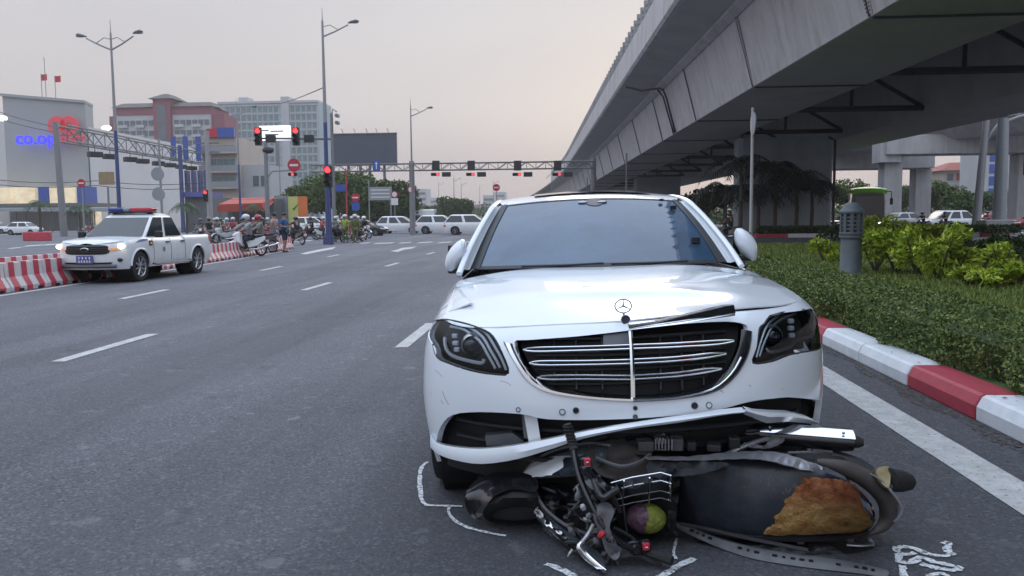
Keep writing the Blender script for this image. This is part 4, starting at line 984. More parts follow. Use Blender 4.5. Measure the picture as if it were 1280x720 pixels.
# ---- engine and side trim along the top
pxpanel([(785, 540, .44), (860, 526, .46), (930, 520, .46), (952, 532, .43), (935, 560, .37), (880, 566, .36), (800, 570, .37)], 'engine_cover', 'bike_black', bulge=-.03)
for px, py, w, h_, m in ((806, 556, .07, .045, 'bike_grey'), (826, 553, .05, .06, 'dull_steel'), (846, 554, .055, .055, 'bike_grey'), (864, 556, .04, .04, 'bike_dark'), (892, 558, .06, .03, 'bike_dark'), (917, 552, .05, .05, 'bike_dark')):
    p = W(px, py, .40); b = MB(); b.box(p, (w, .07, h_), rz=random.uniform(-.2, .2)); b.obj('engine_block', m, BIKE, bevel=.006)
for k in range(6):
    p = W(818+k*4, 552, .405); b = MB(); b.box(p-Vector((0, .03, 0)), (.006, .05, .05)); b.obj('cooling_fin', 'silver_trim', BIKE)
wtube([(772, 540, .44), (810, 536, .445), (850, 534, .45)], .006, 'edge_trim', 'silver_trim', n=6)
wtube([(690, 571, .30), (735, 552, .40), (790, 540, .43), (850, 527, .45), (910, 515, .47)], .010, 'side_trim', 'bike_dark', n=6)
pxpanel([(810, 571, .385), (860, 571, .385), (905, 566, .39), (940, 564, .395), (975, 566, .395), (1010, 577, .375), (1040, 588, .35), (1038, 593, .34), (1000, 587, .36), (960, 576, .38), (920, 574, .38), (880, 576, .375), (812, 575, .375)], 'side_trim_strip', 'silver_trim', bulge=.02, n=2, h=5, noise=.0015)
pxpanel([(812, 577, .37), (880, 577, .375), (912, 580, .365), (880, 592, .34), (842, 596, .33), (815, 596, .33)], 'side_panel', 'bike_dark', bulge=.02)
# ---- seat
st_ = np.array([(838, 600), (846, 586), (870, 579), (905, 574.5), (940, 574), (985, 579), (1030, 590), (1066, 605), (1086, 628), (1092, 648)])
sb_ = np.array([(838, 622), (846, 646), (870, 659), (905, 666), (940, 670), (985, 672), (1030, 671), (1066, 668), (1086, 663), (1092, 656)])
def seat_fn(px, py, off=0.0, depth=0.0):
    t = np.interp(px, st_[:, 0], st_[:, 1]); b = np.interp(px, sb_[:, 0], sb_[:, 1]); v = min(1.02, max(-.02, (py-t)/(b-t)))
    e = min(1, max(0, (px-838)/18))**.5*min(1, max(0, (1094-px)/16))**.5
    zt, zb = .36, .045+.02*(1-e); T, B_ = W(px, t, zt-.05*(1-e)), W(px, b, zb)
    s_ = max(0, math.sin(math.pi*min(1, max(0, v))))**.6
    # waist between rider's and passenger's seat
    k = .052*s_*e*(1-.25*math.exp(-((px-925)/26)**2))
    return T.lerp(B_, v)+Vector((0, -k-off*.8+depth, .02*s_+off*.5))
spoly = [tuple(p) for p in st_]+[tuple(p) for p in sb_[::-1]]
spoly = smooth_poly(spoly, 2, True)
fp = [(1000, 596), (1006, 600), (1012, 597), (1024, 600), (1045, 601), (1070, 608), (1083, 621), (1089, 640), (1087, 657), (1076, 665), (1040, 667.5), (1000, 669), (965, 669.5), (953, 668), (958, 660), (966, 657), (964, 648), (972, 642), (977, 634), (975, 628), (985, 622), (990, 611), (999, 607)]
fcx, fcy = sum(p[0] for p in fp)/len(fp), sum(p[1] for p in fp)/len(fp)
fhole = [(fcx+(x-fcx)*.93, fcy+(y-fcy)*.90) for x, y in fp]
seat = patch(spoly, [fhole], 4.0, lambda u, v, o: seat_fn(u, v, 0, .10 if o < 0 else 0), 0, 1.0).obj('seat', 'vinyl', BIKE, smooth=True, sharp=60)
fpoly = []
for a, b_ in zip(fp, fp[1:]+fp[:1]):
    for k in range(3):
        t = k/3; fpoly.append((a[0]+(b_[0]-a[0])*t+random.uniform(-1.3, 1.3)*(k > 0), a[1]+(b_[1]-a[1])*t+random.uniform(-1, 1)*(k > 0)))
from mathutils import noise as mnoise
def foam_fn(u, v, o):
    d = np.sqrt(((np.array(fpoly)-(u, v))**2).sum(1)).min(); e = 1-math.exp(-d/2.0)
    n = 1.3*mnoise.fractal(Vector((u*.055, v*.075, .3)), 1.0, 2.0, 5)
    return seat_fn(u, v, .010+e*(.006+.011*n)-.0035*math.exp(-((v-622-.05*(u-1030))/5)**2)*e, .02 if o < 0 else 0)
patch(fpoly, [], 2.6, foam_fn, 0, 1.0).obj('exposed_foam', 'foam', seat, smooth=True, sharp=70, label='torn orange-brown seat foam showing through the cover')
for i in range(22):
    u = random.gauss(975, 22); v = random.uniform(586, 618); q = [seat_fn(u, v, .001), seat_fn(u+random.uniform(-6, 6), v+random.uniform(2, 9), .001)]; b = MB(); b.tube(q, random.uniform(.001, .0025), 5); b.obj('scuff', 'bike_grey', seat)
wtube([(848, 650, .05), (880, 662, .045), (930, 670, .04), (990, 674, .04), (1050, 672, .045), (1084, 665, .05)], .013, 'seat_base', 'black_plastic', n=6)
for px, py in ((956, 674), (1000, 675), (1062, 673)):
    p = W(px, py, .02); b = MB(); b.box(p, (.03, .03, .03)); b.obj('seat_bracket', 'dull_steel', BIKE, bevel=.004)
# ---- tail: side covers, lamp, rear mudguard, indicator
wtube([(1020, 577, .36), (1055, 585, .33), (1088, 602, .27), (1108, 624, .19), (1110, 645, .11), (1100, 660, .06), (1085, 668, .04)], [.012, .034, .042, .042, .036, .022, .004], 'tail_cover', 'bike_brown', n=12)
wtube([(1088, 592, .335), (1102, 601, .30), (1117, 618, .25), (1127, 634, .19), (1124, 645, .15), (1117, 652, .12)], [.003, .005, .006, .006, .005, .003], 'tail_light', 'silver_trim')
pxpanel([(1092, 588, .33), (1112, 582, .33), (1117, 600, .29), (1114, 614, .26), (1106, 612, .26), (1097, 601, .29)], 'number_plate_bracket', 'bike_brown', bulge=.01)
mat('lens_ochre', (.30, .24, .13), .4, var=.25, scale=20)
pxpanel([(1096, 587, .335), (1111, 583, .335), (1113, 600, .30), (1110, 610, .28), (1100, 601, .30)], 'indicator_lens', 'lens_ochre', bulge=.012)
b = MB(); p0, p1 = W(1112, 600, .29), W(1144, 603, .27); b.tube([p0, p0.lerp(p1, .45), p0.lerp(p1, .8), p1], [.050, .046, .034, .008], 14); b.obj('rubber_boot', 'rubber', BIKE, smooth=True)
wtube([(1040, 570, .33), (1075, 580, .31), (1100, 596, .27)], [.03, .025, .012], 'rear_mudguard', 'bike_dark')
wtube([(985, 566, .36), (1030, 566, .34), (1060, 573, .32), (1066, 582, .30)], .006, 'grab_rail', 'silver_trim', n=6)
# ---- exhaust: silencer with bright heat shield
b = MB(); p0, p1 = W(915, 540, .40), W(1064, 552, .40); d = (p1-p0)
ring = lambda p, r: [p+Vector((0, r*1.0*math.cos(a), r*.85*math.sin(a))) for a in np.linspace(0, 2*math.pi, 20, endpoint=False)]
b.loft([ring(p0, .035), ring(p0+d*.2, .052), ring(p0+d*.9, .056), ring(p1, .048)]); ex = b.obj('exhaust', 'bike_black', BIKE, smooth=True)
b = MB(); rows = []
for t in (0.22, .5, .80, 1.0):
    c = p0+d*t; rows.append([c+Vector((0, .060*math.cos(a), .052*math.sin(a)+.006)) for a in np.linspace(R(-10), R(158), 14)])
b.grid(rows); b.obj('heat_shield', 'chrome', ex, smooth=True)
b = MB(); b.tube([p1, p1+d*.06, p1+d*.10], [.030, .026, .015], 12); b.obj('tail_pipe', 'rubber', ex, smooth=True)
for t in (.3, .9):
    b = MB(); b.sphere(p0+d*t+Vector((0, -.06, .05)), .007, 8, 5); b.obj('bolt', 'dull_steel', ex)
pxpanel([(931, 553, .40), (945, 556, .39), (958, 556, .39), (962, 546, .41), (976, 545, .41), (981, 550, .40), (972, 557, .385), (955, 561, .37), (932, 558, .385)], 'exhaust_bracket', 'silver_trim', bulge=.012, n=2, h=4)
wtube([(900, 572, .34), (935, 556, .39), (960, 548, .41)], .012, 'exhaust_pipe', 'dull_steel')
# ---- handlebar, grips, switches, levers, mirror stalk
wtube([(716, 556, .46), (722, 590, .36), (735, 622, .27), (750, 650, .19), (772, 676, .11), (800, 690, .06)], .013, 'handlebar', 'bike_black')
wtube([(709, 530, .54), (713, 545, .49), (718, 563, .44)], [.017, .019, .019], 'grip', 'rubber')
b = MB()
for k in range(7):
    q = W(709.5+k*1.2, 533+k*4.2, .533-k*.0135); b = MB(); b.lathe([(.020, -.004), (.0225, 0), (.020, .004)], q, 'z', 12); b.obj('grip_rib', 'rubber', BIKE)
wtube([(800, 688, .055), (818, 694, .05), (840, 701, .045)], [.017, .019, .02], 'grip', 'rubber')
for px, py, z in ((731, 577, .40), (733, 588, .37), (806, 682, .085), (795, 686, .07)):
    p = W(px, py, z); b = MB(); b.box(p, (.045, .04, .045), rz=.4); b.obj('switch_housing', 'bike_black', BIKE, bevel=.010)
for px, py, z in ((734, 575, .425), (807, 680, .11)):
    p = W(px, py, z); b = MB(); b.box(p-Vector((0, .025, 0)), (.026, .02, .028), rz=.3); sw = b.obj('switch_button', 'red_plastic', BIKE, bevel=.004)
    b = MB(); b.box(p-Vector((0, .037, -.002)), (.012, .006, .003)); b.obj('button_mark', 'lamp_white', sw)
wtube([(726, 678, .10), (723, 684, .085), (730, 693, .06), (744, 706, .03), (757, 714, .015)], [.009, .013, .015, .014, .007], 'brake_lever', 'chrome', sy=.6)
wtube([(724, 682, .09), (735, 668, .12), (742, 655, .16)], .009, 'lever_mount', 'silver_trim')
wtube([(768, 660, .15), (790, 672, .10), (805, 690, .04), (826, 706, .01)], .007, 'brake_lever', 'bike_dark')
wtube([(742, 600, .34), (752, 622, .30), (762, 618, .31), (772, 612, .32)], .014, 'brake_hose', 'black_plastic')
wtube([(735, 590, .36), (748, 606, .33), (765, 620, .29), (775, 640, .22)], .009, 'brake_hose', 'black_plastic')
pxpanel([(730, 585, .38), (745, 592, .36), (760, 606, .33), (772, 610, .32), (768, 618, .30), (748, 616, .30), (732, 604, .33)], 'bar_cover', 'bike_black', bulge=.03)
for px, py, z, m in ((722, 620, .27, 'bike_grey'), (735, 612, .29, 'bike_grey'), (729, 634, .23, 'silver_trim'), (742, 622, .27, 'bike_dark'), (736, 645, .2, 'bike_grey'), (752, 668, .14, 'red_plastic'), (762, 674, .12, 'bike_black'), (745, 676, .10, 'bike_grey'), (772, 684, .08, 'bike_grey')):
    p = W(px, py, z); b = MB(); q_ = Vector((random.uniform(-1, 1), random.uniform(-.4, .4), random.uniform(-1, 1))).normalized()*random.uniform(.012, .022); b.tube([p-q_, p-q_*.2, p+q_*.3, p+q_], [.008, .013, .013, .007], 7); b.obj('clamp_fitting', m, BIKE, smooth=True)
for i in range(30):
    px, py = random.uniform(712, 768), random.uniform(608, 696); z = max(.03, .30-.0031*(py-600)+random.uniform(-.02, .03)); p = W(px, py, z); q_ = Vector((random.uniform(-1, 1), random.uniform(-.3, .3), random.uniform(-1, 1))).normalized()*random.uniform(.012, .04)
    b = MB(); b.tube([p-q_, p+q_*.1, p+q_], [random.uniform(.004, .010), random.uniform(.006, .014), random.uniform(.003, .008)], 6); b.obj('broken_fitting', random.choice(['bike_dark', 'bike_grey', 'bike_black', 'dull_steel', 'bike_brown', 'bike_dark']), BIKE, bevel=.002)
# broken plastic leaves below the bars
for pts in ([(760, 684, .07), (764, 692, .05), (758, 706, .01), (754, 700, .02)], [(766, 685, .07), (771, 690, .05), (774, 708, .01), (769, 702, .02)], [(752, 690, .05), (760, 688, .06), (752, 702, .015)]):
    pxpanel(pts, 'broken_shard', 'bike_grey', bulge=.004, n=1, h=4)
p = W(764, 682, .08); b = MB(); b.sphere(p, .013, 10, 6, (1.5, 1, .6)); b.obj('indicator_lens', 'red_plastic', BIKE, smooth=True)
pxpanel([(770, 690, .07), (790, 676, .09), (802, 680, .07), (796, 692, .04), (778, 697, .03)], 'lever_guard', 'bike_grey', bulge=.015)
# ---- wire basket
for k, (za, py) in enumerate(((.34, 592), (.30, 602), (.25, 614), (.215, 623))):
    wtube([(764, py+12, za-.03), (790, py+5, za), (826, py-1, za+.02), (839, py+3, za+.01)], .0035, 'basket_wire', 'chrome', n=6, k=1)
for px, dx in ((838, 0), (812, -1), (780, -2)):
    wtube([(px, 594+(838-px)*.12, .345), (px+dx, 627+(838-px)*.10, .205)], .0035, 'basket_wire', 'chrome', n=6)
wtube([(770, 606, .30), (778, 626, .22), (784, 668, .05)], .004, 'basket_wire', 'dull_steel', n=6)
wtube([(838, 640, .16), (836, 656, .09), (846, 668, .04)], .012, 'basket_stay', 'bike_dark', n=6)
# stand and peg
wtube([(1058, 681, .012), (1078, 682, .012), (1092, 680, .014), (1086, 674, .04)], .010, 'side_stand', 'dull_steel', sy=.6)
# ================================================================== round fruit half wrapped in purple plastic
fc = W(808, 648, .13)
mat('fruit_green', (.21, .24, .035), .6, var=.4, scale=30, bump=.5, bscale=60)
mat('purple_wrap', (.105, .05, .085), .3, var=.6, scale=20, bump=.6, bscale=40)
FR = thing('wrapped_fruit', 'round yellow-green fruit half wrapped in purple plastic beside the scooter basket', 'fruit', fc-Vector((0, 0, .062)))
b = MB(); b.sphere((0, 0, .062), .064, 20, 14, (1.32, 1, 1)); b.obj('fruit', 'fruit_green', FR, smooth=True)
b = MB(); rings = []
for k in range(9):
    t = k/8; a = math.pi*(.02+.46*t); rr = .066*math.sin(a)*(1.03+.02*math.sin(9*t))
    rings.append([(-.0845*math.cos(a)+.008*math.sin(3*f)*t, rr*math.cos(f)*(1+.025*math.sin(7*f+k)), .064+rr*math.sin(f)*(1+.025*math.sin(5*f+2*k))) for f in np.linspace(0, 2*math.pi, 24, endpoint=False)])
b.loft(rings, True, False); b.obj('plastic_wrap', 'purple_wrap', FR, smooth=True)
# ================================================================== broken plastic bumper strip on the ground
TR = thing('broken_trim_strip', 'long slotted grey plastic trim strip broken off and lying before the scooter seat', 'trim strip', W(960, 692, 0), worldcoords=True)
top_ = smooth_poly([(843, 653, .10), (868, 662, .055), (900, 674, .035), (940, 685, .03), (985, 693, .028), (1030, 699, .028), (1075, 706, .026), (1112, 715, .02)], 4, False)
bot_ = smooth_poly([(846, 660, .07), (868, 671, .03), (900, 685, .008), (940, 698, .005), (985, 706, .005), (1030, 712, .005), (1075, 717, .005), (1108, 722, .005)], 4, False)
b = MB(); rows = []
for a, c in zip(top_, bot_):
    p, q = W(*a), W(*c); rows.append([q, q.lerp(p, .45)+Vector((0, -.006, .004)), p, p+Vector((0, .03, -.004)), p+Vector((0, .032, -.015))])
b.grid(rows); b.obj('strip', 'bike_grey', TR, smooth=True, sharp=30)
for i in range(2, len(top_)-2, 1):
    p, q = W(*top_[i]), W(*bot_[i]); p2, q2 = W(*top_[i+1]), W(*bot_[i+1]) if i+1 < len(bot_) else (p, q)
    c = q.lerp(p, .62).lerp(q2.lerp(p2, .62), .5)+Vector((0, -.006, .005)); d_ = (p2-p); ang = math.atan2(d_.y, d_.x)
    if random.random() < .35: continue
    b = MB(); b.box(c, (d_.length*random.uniform(.2, .6), .008, random.uniform(.006, .011)), rz=ang); b.obj('slot', 'deep_black', TR)
wtube([(850, 655, .11), (880, 660, .075), (930, 672, .06), (980, 682, .055), (1010, 688, .05)], .008, 'strip_rib', 'bike_dark', par=TR, n=6)
# small debris
mat('debris_dark', (.03, .03, .033), .6, var=.3)
def debris(px, py, s, m, lab, k):
    p = W(px, py, 0); b = MB(); n = random.randint(4, 6); pr = [(s*random.uniform(.6, 1.1)*math.cos(2*math.pi*i/n), s*random.uniform(.4, .8)*math.sin(2*math.pi*i/n), .006) for i in range(n)]
    b.prism(pr, (0, 0, random.uniform(.006, .02))); b.obj('plastic_shard', m, label=lab, cat='debris', group='shards scattered around the crash', org=p, bevel=.002)
for px, py, s, m in ((1180, 661, .018, 'bike_brown'), (1222, 668, .010, 'debris_dark'), (560, 716, .012, 'sign_white'), (590, 712, .008, 'debris_dark'), (1226, 702, .012, 'debris_dark'), (1258, 540, .012, 'sign_white')):
    debris(px, py, s, m, 'small broken plastic shard lying on the asphalt near the scooter', 0)
# ================================================================== BACKGROUND VEHICLES
def body_fn(PLN, ztopf, zmid, tin=.06):
    def S(u, z, off=0.0):
        x, y, nx, ny = PLN.at(u); zt = ztopf(y)
        d = .03*((z-zmid)/(zt-zmid))**2+.05*max(0, (z-zmid)/(zt-zmid))**6 if z > zmid else .05*((zmid-z)/.35)**2
        d -= off; return Vector((x-nx*d, y-ny*d, z))
    return S
def make_car(name, label, paint, L, Wd, prof, axles, wr, cab, loc, rz, group=None, low=.26, A=.45, B=.3, lamps=(.62, .80), lit=False, grille=(.45, .72, .55), fine=.09, panes=2, tail='tail_red', body_extra=None, spokes=6):
    """prof: (y,z) belt line; cab: (yb0,yt0,yt1,yb1,zroof,wtop)"""
    root = thing(name, label, 'car', loc, rz, group)
    P = Plan(Wd, L, A, B); py, pz = [p[0] for p in prof], [p[1] for p in prof]
    zt = lambda y: float(np.interp(y, py, pz)); S = body_fn(P, zt, .62*zt(L*.4))
    hb = P.S
    s1 = [P.s_of_y(a) for a in axles]
    for sg in (-1, 1):
        # front fascia to the middle, then flank, each side one panel
        pts = [(0.0, low)]
        for ac in s1:
            r = wr*1.16; dz = max(.0, wr-low); w = math.sqrt(r*r-dz*dz)
            for k in range(13):
                th = math.pi+math.asin(dz/r)-(math.pi+2*math.asin(dz/r))*k/12; pts.append((ac+r*math.cos(th), wr+r*math.sin(th)))
        pts += [(hb, low+.05)]+[(u, zt(P.at(u)[1])-.002) for u in np.linspace(hb, 0, 40)]
        holes = []
        patch([(sg*u, z) for u, z in pts], holes, fine, S, 0, .02).obj('body_side', paint, root, smooth=True, sharp=45)
    # top skin (hood, sills of the windows, deck)
    N = 26; rows = []
    for y in np.linspace(.02, L-.02, 36):
        u = P.s_of_y(y) if y < L-B*.98 else P.S-(L-y)
        x = np.interp(y, P.P[:, 1], P.P[:, 0]) if y < L-B else Wd*math.sqrt(max(0, 1-((y-(L-B))/B)**2))
        if y < A: x = Wd*math.sqrt(max(0, 1-((A-y)/A)**2))
        x = max(.05, x-.075); z = zt(y)
        rows.append([(x*t, y+(.06 if y < .1 else 0), z-.002+.035*(1-t*t)*(1 if y < cab[0] else .3)) for t in np.linspace(-1, 1, 9)])
    b = MB(); b.grid(rows); b.obj('hood', paint, root, smooth=True)
    b = MB(); b.box((0, L/2, low+.10), (Wd*1.8, L*.86, .2)); b.obj('underbody', 'deep_black', root)
    for sg in (-1, 1):
        for a in axles:
            b = MB(); b.lathe([(wr*1.15, sg*Wd*.45), (wr*1.15, sg*Wd*.94)], (0, a, wr), 'x', 16); b.obj('wheel_well', 'deep_black', root)
            make_wheel(root, (sg*(Wd-.12), a, wr), wr, .22, spokes, out=sg)
    yb0, yt0, yt1, yb1, zr, wt = cab; wb = Wd-.07; zb = zt((yb0+yb1)/2)-.03
    def gh(y, t, x):  # point on side frustum at height fraction t
        return (x*(wb+(wt-wb)*t), y, zb+(zr-zb)*t)
    # pillars/roof shell
    ring = lambda t, zz=None: [(-(wb+(wt-wb)*t), yb0+(yt0-yb0)*t, zb+(zr-zb)*t), ((wb+(wt-wb)*t), yb0+(yt0-yb0)*t, zb+(zr-zb)*t), ((wb+(wt-wb)*t), yb1+(yt1-yb1)*t, zb+(zr-zb)*t), (-(wb+(wt-wb)*t), yb1+(yt1-yb1)*t, zb+(zr-zb)*t)]
    b = MB(); b.loft([ring(0), ring(.5), ring(.92), [(p[0]*.97, p[1]+(.03 if p[1] < (yt0+yt1)/2 else -.03), p[2]+.01) for p in ring(1)], [(p[0]*.80, p[1]+(.20 if p[1] < (yt0+yt1)/2 else -.20), zr+.055) for p in ring(1)]]); b.obj('cabin', paint, root, smooth=True, bevel=.05, sharp=60)
    def quad(a, b_, c, d, name, m='car_glass'):
        q = MB(); q.face([a, b_, c, d]); return q.obj(name, m, root)
    def lerp3(p, q, t): return tuple(p[i]+(q[i]-p[i])*t for i in range(3))
    def pane(c4, name, ins, push):
        c = [sum(p[i] for p in c4)/4 for i in range(3)]; quad(*[tuple(v+w for v, w in zip(lerp3(p, c, ins), push)) for p in c4], name)
    r0, r1 = ring(.08), ring(.93)
    pane([r0[0], r0[1], r1[1], r1[0]], 'windshield', .07, (0, -.012, .008)); pane([r0[3], r0[2], r1[2], r1[3]], 'rear_window', .12, (0, .012, .006))
    for sg, (i, j) in ((-1, (0, 3)), (1, (1, 2))):
        for k in range(panes):
            t0, t1 = k/panes+.035, (k+1)/panes-.02
            pane([lerp3(r0[i], r0[j], t0), lerp3(r0[i], r0[j], t1), lerp3(r1[i], r1[j], t1), lerp3(r1[i], r1[j], t0)], 'side_window', .05, (sg*.012, 0, .004))
        # mirrors
        b = MB(); b.sphere((sg*(Wd+.08), yb0+.28, zb+.10), .10, 10, 8, (1, .6, .8)); b.obj('mirror', paint, root, smooth=True)
        # lamps
        u0, u1 = P.s_of_y(.05)*sg*1.0, 0
        x_a, x_b = .58*Wd, .97*Wd
        up = [float(np.interp(x, P.P[:41, 0], P.d[:41])) for x in (x_a, x_b)]
        poly = [(sg*up[0], lamps[0]), (sg*(up[1]+.12), lamps[0]+.05), (sg*(up[1]+.16), lamps[1]), (sg*up[0], lamps[1]-.03)]
        patch(poly, [], .06, S, .012, .02).obj('headlight', 'headlight_lit' if lit else 'lamp_white', root, smooth=True)
        ur = P.S-.55*Wd; poly = [(sg*(P.S-.28*Wd), lamps[0]+.08), (sg*(P.S-.95*Wd-.15), lamps[0]+.1), (sg*(P.S-.95*Wd-.15), lamps[1]+.1), (sg*(P.S-.4*Wd), lamps[1]+.08)]
        patch(poly, [], .08, S, .012, .02).obj('tail_lamp', tail, root, smooth=True)
    gx = grille[2]*Wd
    gm_, gh_ = (grille[0]+grille[1])/2, (grille[1]-grille[0])/2
    patch([(gx*1.08*np.sign(math.cos(a))*abs(math.cos(a))**.35, gm_+gh_*np.sign(math.sin(a))*abs(math.sin(a))**.55) for a in np.linspace(0, 2*math.pi, 28, endpoint=False)], [], .08, S, .010, .02).obj('grille', 'black_plastic', root, smooth=True)
    patch([(-.75*Wd, low+.03), (.75*Wd, low+.03), (.8*Wd, low+.13), (-.8*Wd, low+.13)], [], .08, S, .010, .02).obj('lower_intake', 'black_plastic', root, smooth=True)
    patch([(-.2, grille[0]-.02), (.2, grille[0]-.02), (.2, grille[0]+.09), (-.2, grille[0]+.09)], [], .1, S, .03, .02).obj('number_plate', 'sign_white', root)
    return root, S, P, zt
SUV = dict(L=4.85, Wd=.93, prof=[(0, .86), (.3, .98), (1.1, 1.08), (4.6, 1.10), (4.85, 1.0)], axles=(.92, 3.72), wr=.37, cab=(.95, 2.0, 4.15, 4.78, 1.76, .66))
MPV = dict(L=4.75, Wd=.92, prof=[(0, .78), (.3, .90), (.95, 1.0), (4.5, 1.04), (4.75, .95)], axles=(.90, 3.65), wr=.33, cab=(.70, 1.85, 4.05, 4.68, 1.70, .66), panes=3)
SED = dict(L=4.6, Wd=.90, prof=[(0, .68), (.3, .80), (1.2, .92), (3.9, .96), (4.6, .88)], axles=(.90, 3.6), wr=.32, cab=(1.25, 1.95, 3.2, 4.0, 1.42, .62), lamps=(.55, .70), grille=(.4, .6, .5))
HAT = dict(L=3.9, Wd=.86, prof=[(0, .72), (.3, .84), (1.0, .96), (3.6, 1.0), (3.9, .9)], axles=(.80, 3.3), wr=.31, cab=(.95, 1.6, 3.3, 3.82, 1.5, .62), lamps=(.58, .74), grille=(.42, .62, .5))
RIGHT = R(90)      # nose towards +x
def put(px, py): return G(px, py)
def place_car(name, label, paint, spec, px, py, rz, group=None, **kw):
    """px,py: ground point under the nose end"""
    return make_car(name, label, paint, loc=G(px, py), rz=rz, group=group, **{**spec, **kw})[0]
CROSS = 'cars crossing the junction'
place_car('people_carrier', 'white people carrier crossing the junction behind the black sedan', 'truck_white', MPV, 528, 291.5, RIGHT, CROSS)
place_car('suv', 'white boxy sport utility car crossing between the people carrier and its twin', 'truck_white', SUV, 581, 291.8, RIGHT, CROSS)
place_car('suv', 'white sport utility car half hidden behind the crashed sedan', 'truck_white', SUV, 622, 293, RIGHT, CROSS)
place_car('sedan', 'black sedan nosing into the junction past the waiting motorbikes', 'dark_car_paint', SED, 485, 294.5, RIGHT, CROSS)
place_car('hatchback', 'white car behind the two standing men', 'truck_white', SUV, 418, 291, RIGHT)
place_car('hatchback', 'silver hatchback behind the parked motorbikes under the orange awning', 'silver_paint', HAT, 303, 291, R(60))
place_car('hatchback', 'white hatchback in front of the supermarket forecourt', 'truck_white', HAT, 52, 293.5, RIGHT)
place_car('hatchback', 'second white hatchback behind the left gantry post', 'truck_white', HAT, 14, 292, RIGHT)
place_car('sedan', 'silver sedan beyond the yellow-green shrubs in front of the green bus', 'silver_paint', SUV, 1097, 288, R(-70), cab=(1.25, 2.0, 3.5, 4.4, 1.58, .66))
place_car('people_carrier', 'pale people carrier beyond the shrubs beside the grey post', 'truck_white', MPV, 1150, 288.5, R(-78))
place_car('taxi', 'red taxi behind the leaning grey post', 'red_paint', SED, 1206, 287, R(-90), 'red taxis in the far queue')
place_car('taxi', 'red taxi beyond the concrete block at the pole foot', 'red_paint', SED, 1262, 287, R(-90), 'red taxis in the far queue')
place_car('sedan', 'dark sedan queued behind the fallen shadow of the flyover', 'dark_car_paint', SED, 1040, 287, R(-60))
# ------------------------------------------------------------------ buses
def make_bus(name, label, paint, roofm, L, Wd, H, loc, rz, front_roof=None):
    root = thing(name, label, 'bus', loc, rz)
    def rr(t): return [(sx*Wd*t, y, z) for sx, y, z in ()]
    b = MB(); sec = lambda y, k: [(-Wd*k, y, .35), (-Wd*k, y, H*.72), (-Wd*k*.94, y, H-.12), (-Wd*k*.8, y, H), (Wd*k*.8, y, H), (Wd*k*.94, y, H-.12), (Wd*k, y, H*.72), (Wd*k, y, .35)]
    b.loft([sec(0, .90), sec(.12, .98), sec(.3, 1), sec(L-.2, 1), sec(L, .93)]); b.obj('body', paint, root, smooth=True, sharp=35)
    b = MB(); b.mm(-Wd*.84, Wd*.84, -.02, .10, 1.15, H*.86); b.obj('windshield', 'car_glass', root, bevel=.04)
    for sg in (-1, 1):
        for k in range(6):
            b = MB(); y0 = .5+k*(L-1)/6; b.mm(sg*(Wd+.008), sg*(Wd-.02), y0, y0+(L-1)/6-.1, 1.2, H*.72); b.obj('side_window', 'car_glass', root)
        for a in (L*.22, L*.75): make_wheel(root, (sg*(Wd-.14), a, .48), .48, .27, 6, out=sg)
        b = MB(); b.box((sg*Wd*.7, -.03, .75), (.42, .06, .2)); b.obj('headlight', 'headlight_lit', root, bevel=.04)
        b = MB(); b.tube([(sg*Wd*.9, .1, H-.2), (sg*(Wd+.35), -.35, H-.25), (sg*(Wd+.35), -.35, H-.9)], .04, 6); b.obj('mirror_arm', 'black_plastic', root)
        b = MB(); b.box((sg*(Wd+.35), -.35, H-1.0), (.22, .12, .5)); b.obj('mirror', 'black_plastic', root, bevel=.04)
    if front_roof:
        b = MB(); rows = [[(Wd*1.03*t, y, H+.02+zz-.14*t*t) for t in np.linspace(-1, 1, 11)] for y, zz in ((-.12, -.28), (0, .02), (.5, .16), (1.6, .2), (L*.5, .12))]
        b.grid(rows); b.obj('roof_fairing', front_roof, root, smooth=True)
    return root
mat('lime', (.16, .48, .03), .4, var=.08, coat=.3)
def gp_(px, y): p = D(px, 277, y); return Vector((p.x, p.y, 0))
make_bus('bus', 'dark bus with lime green roof front beyond the shrubs under the viaduct', 'dark_car_paint', None, 9, 1.25, 3.45, gp_(1085, 66), R(-16), 'lime')
make_bus('coach', 'white coach passing behind the crossing cars', 'truck_white', None, 9.5, 1.2, 2.75, G(545, 287), R(92))
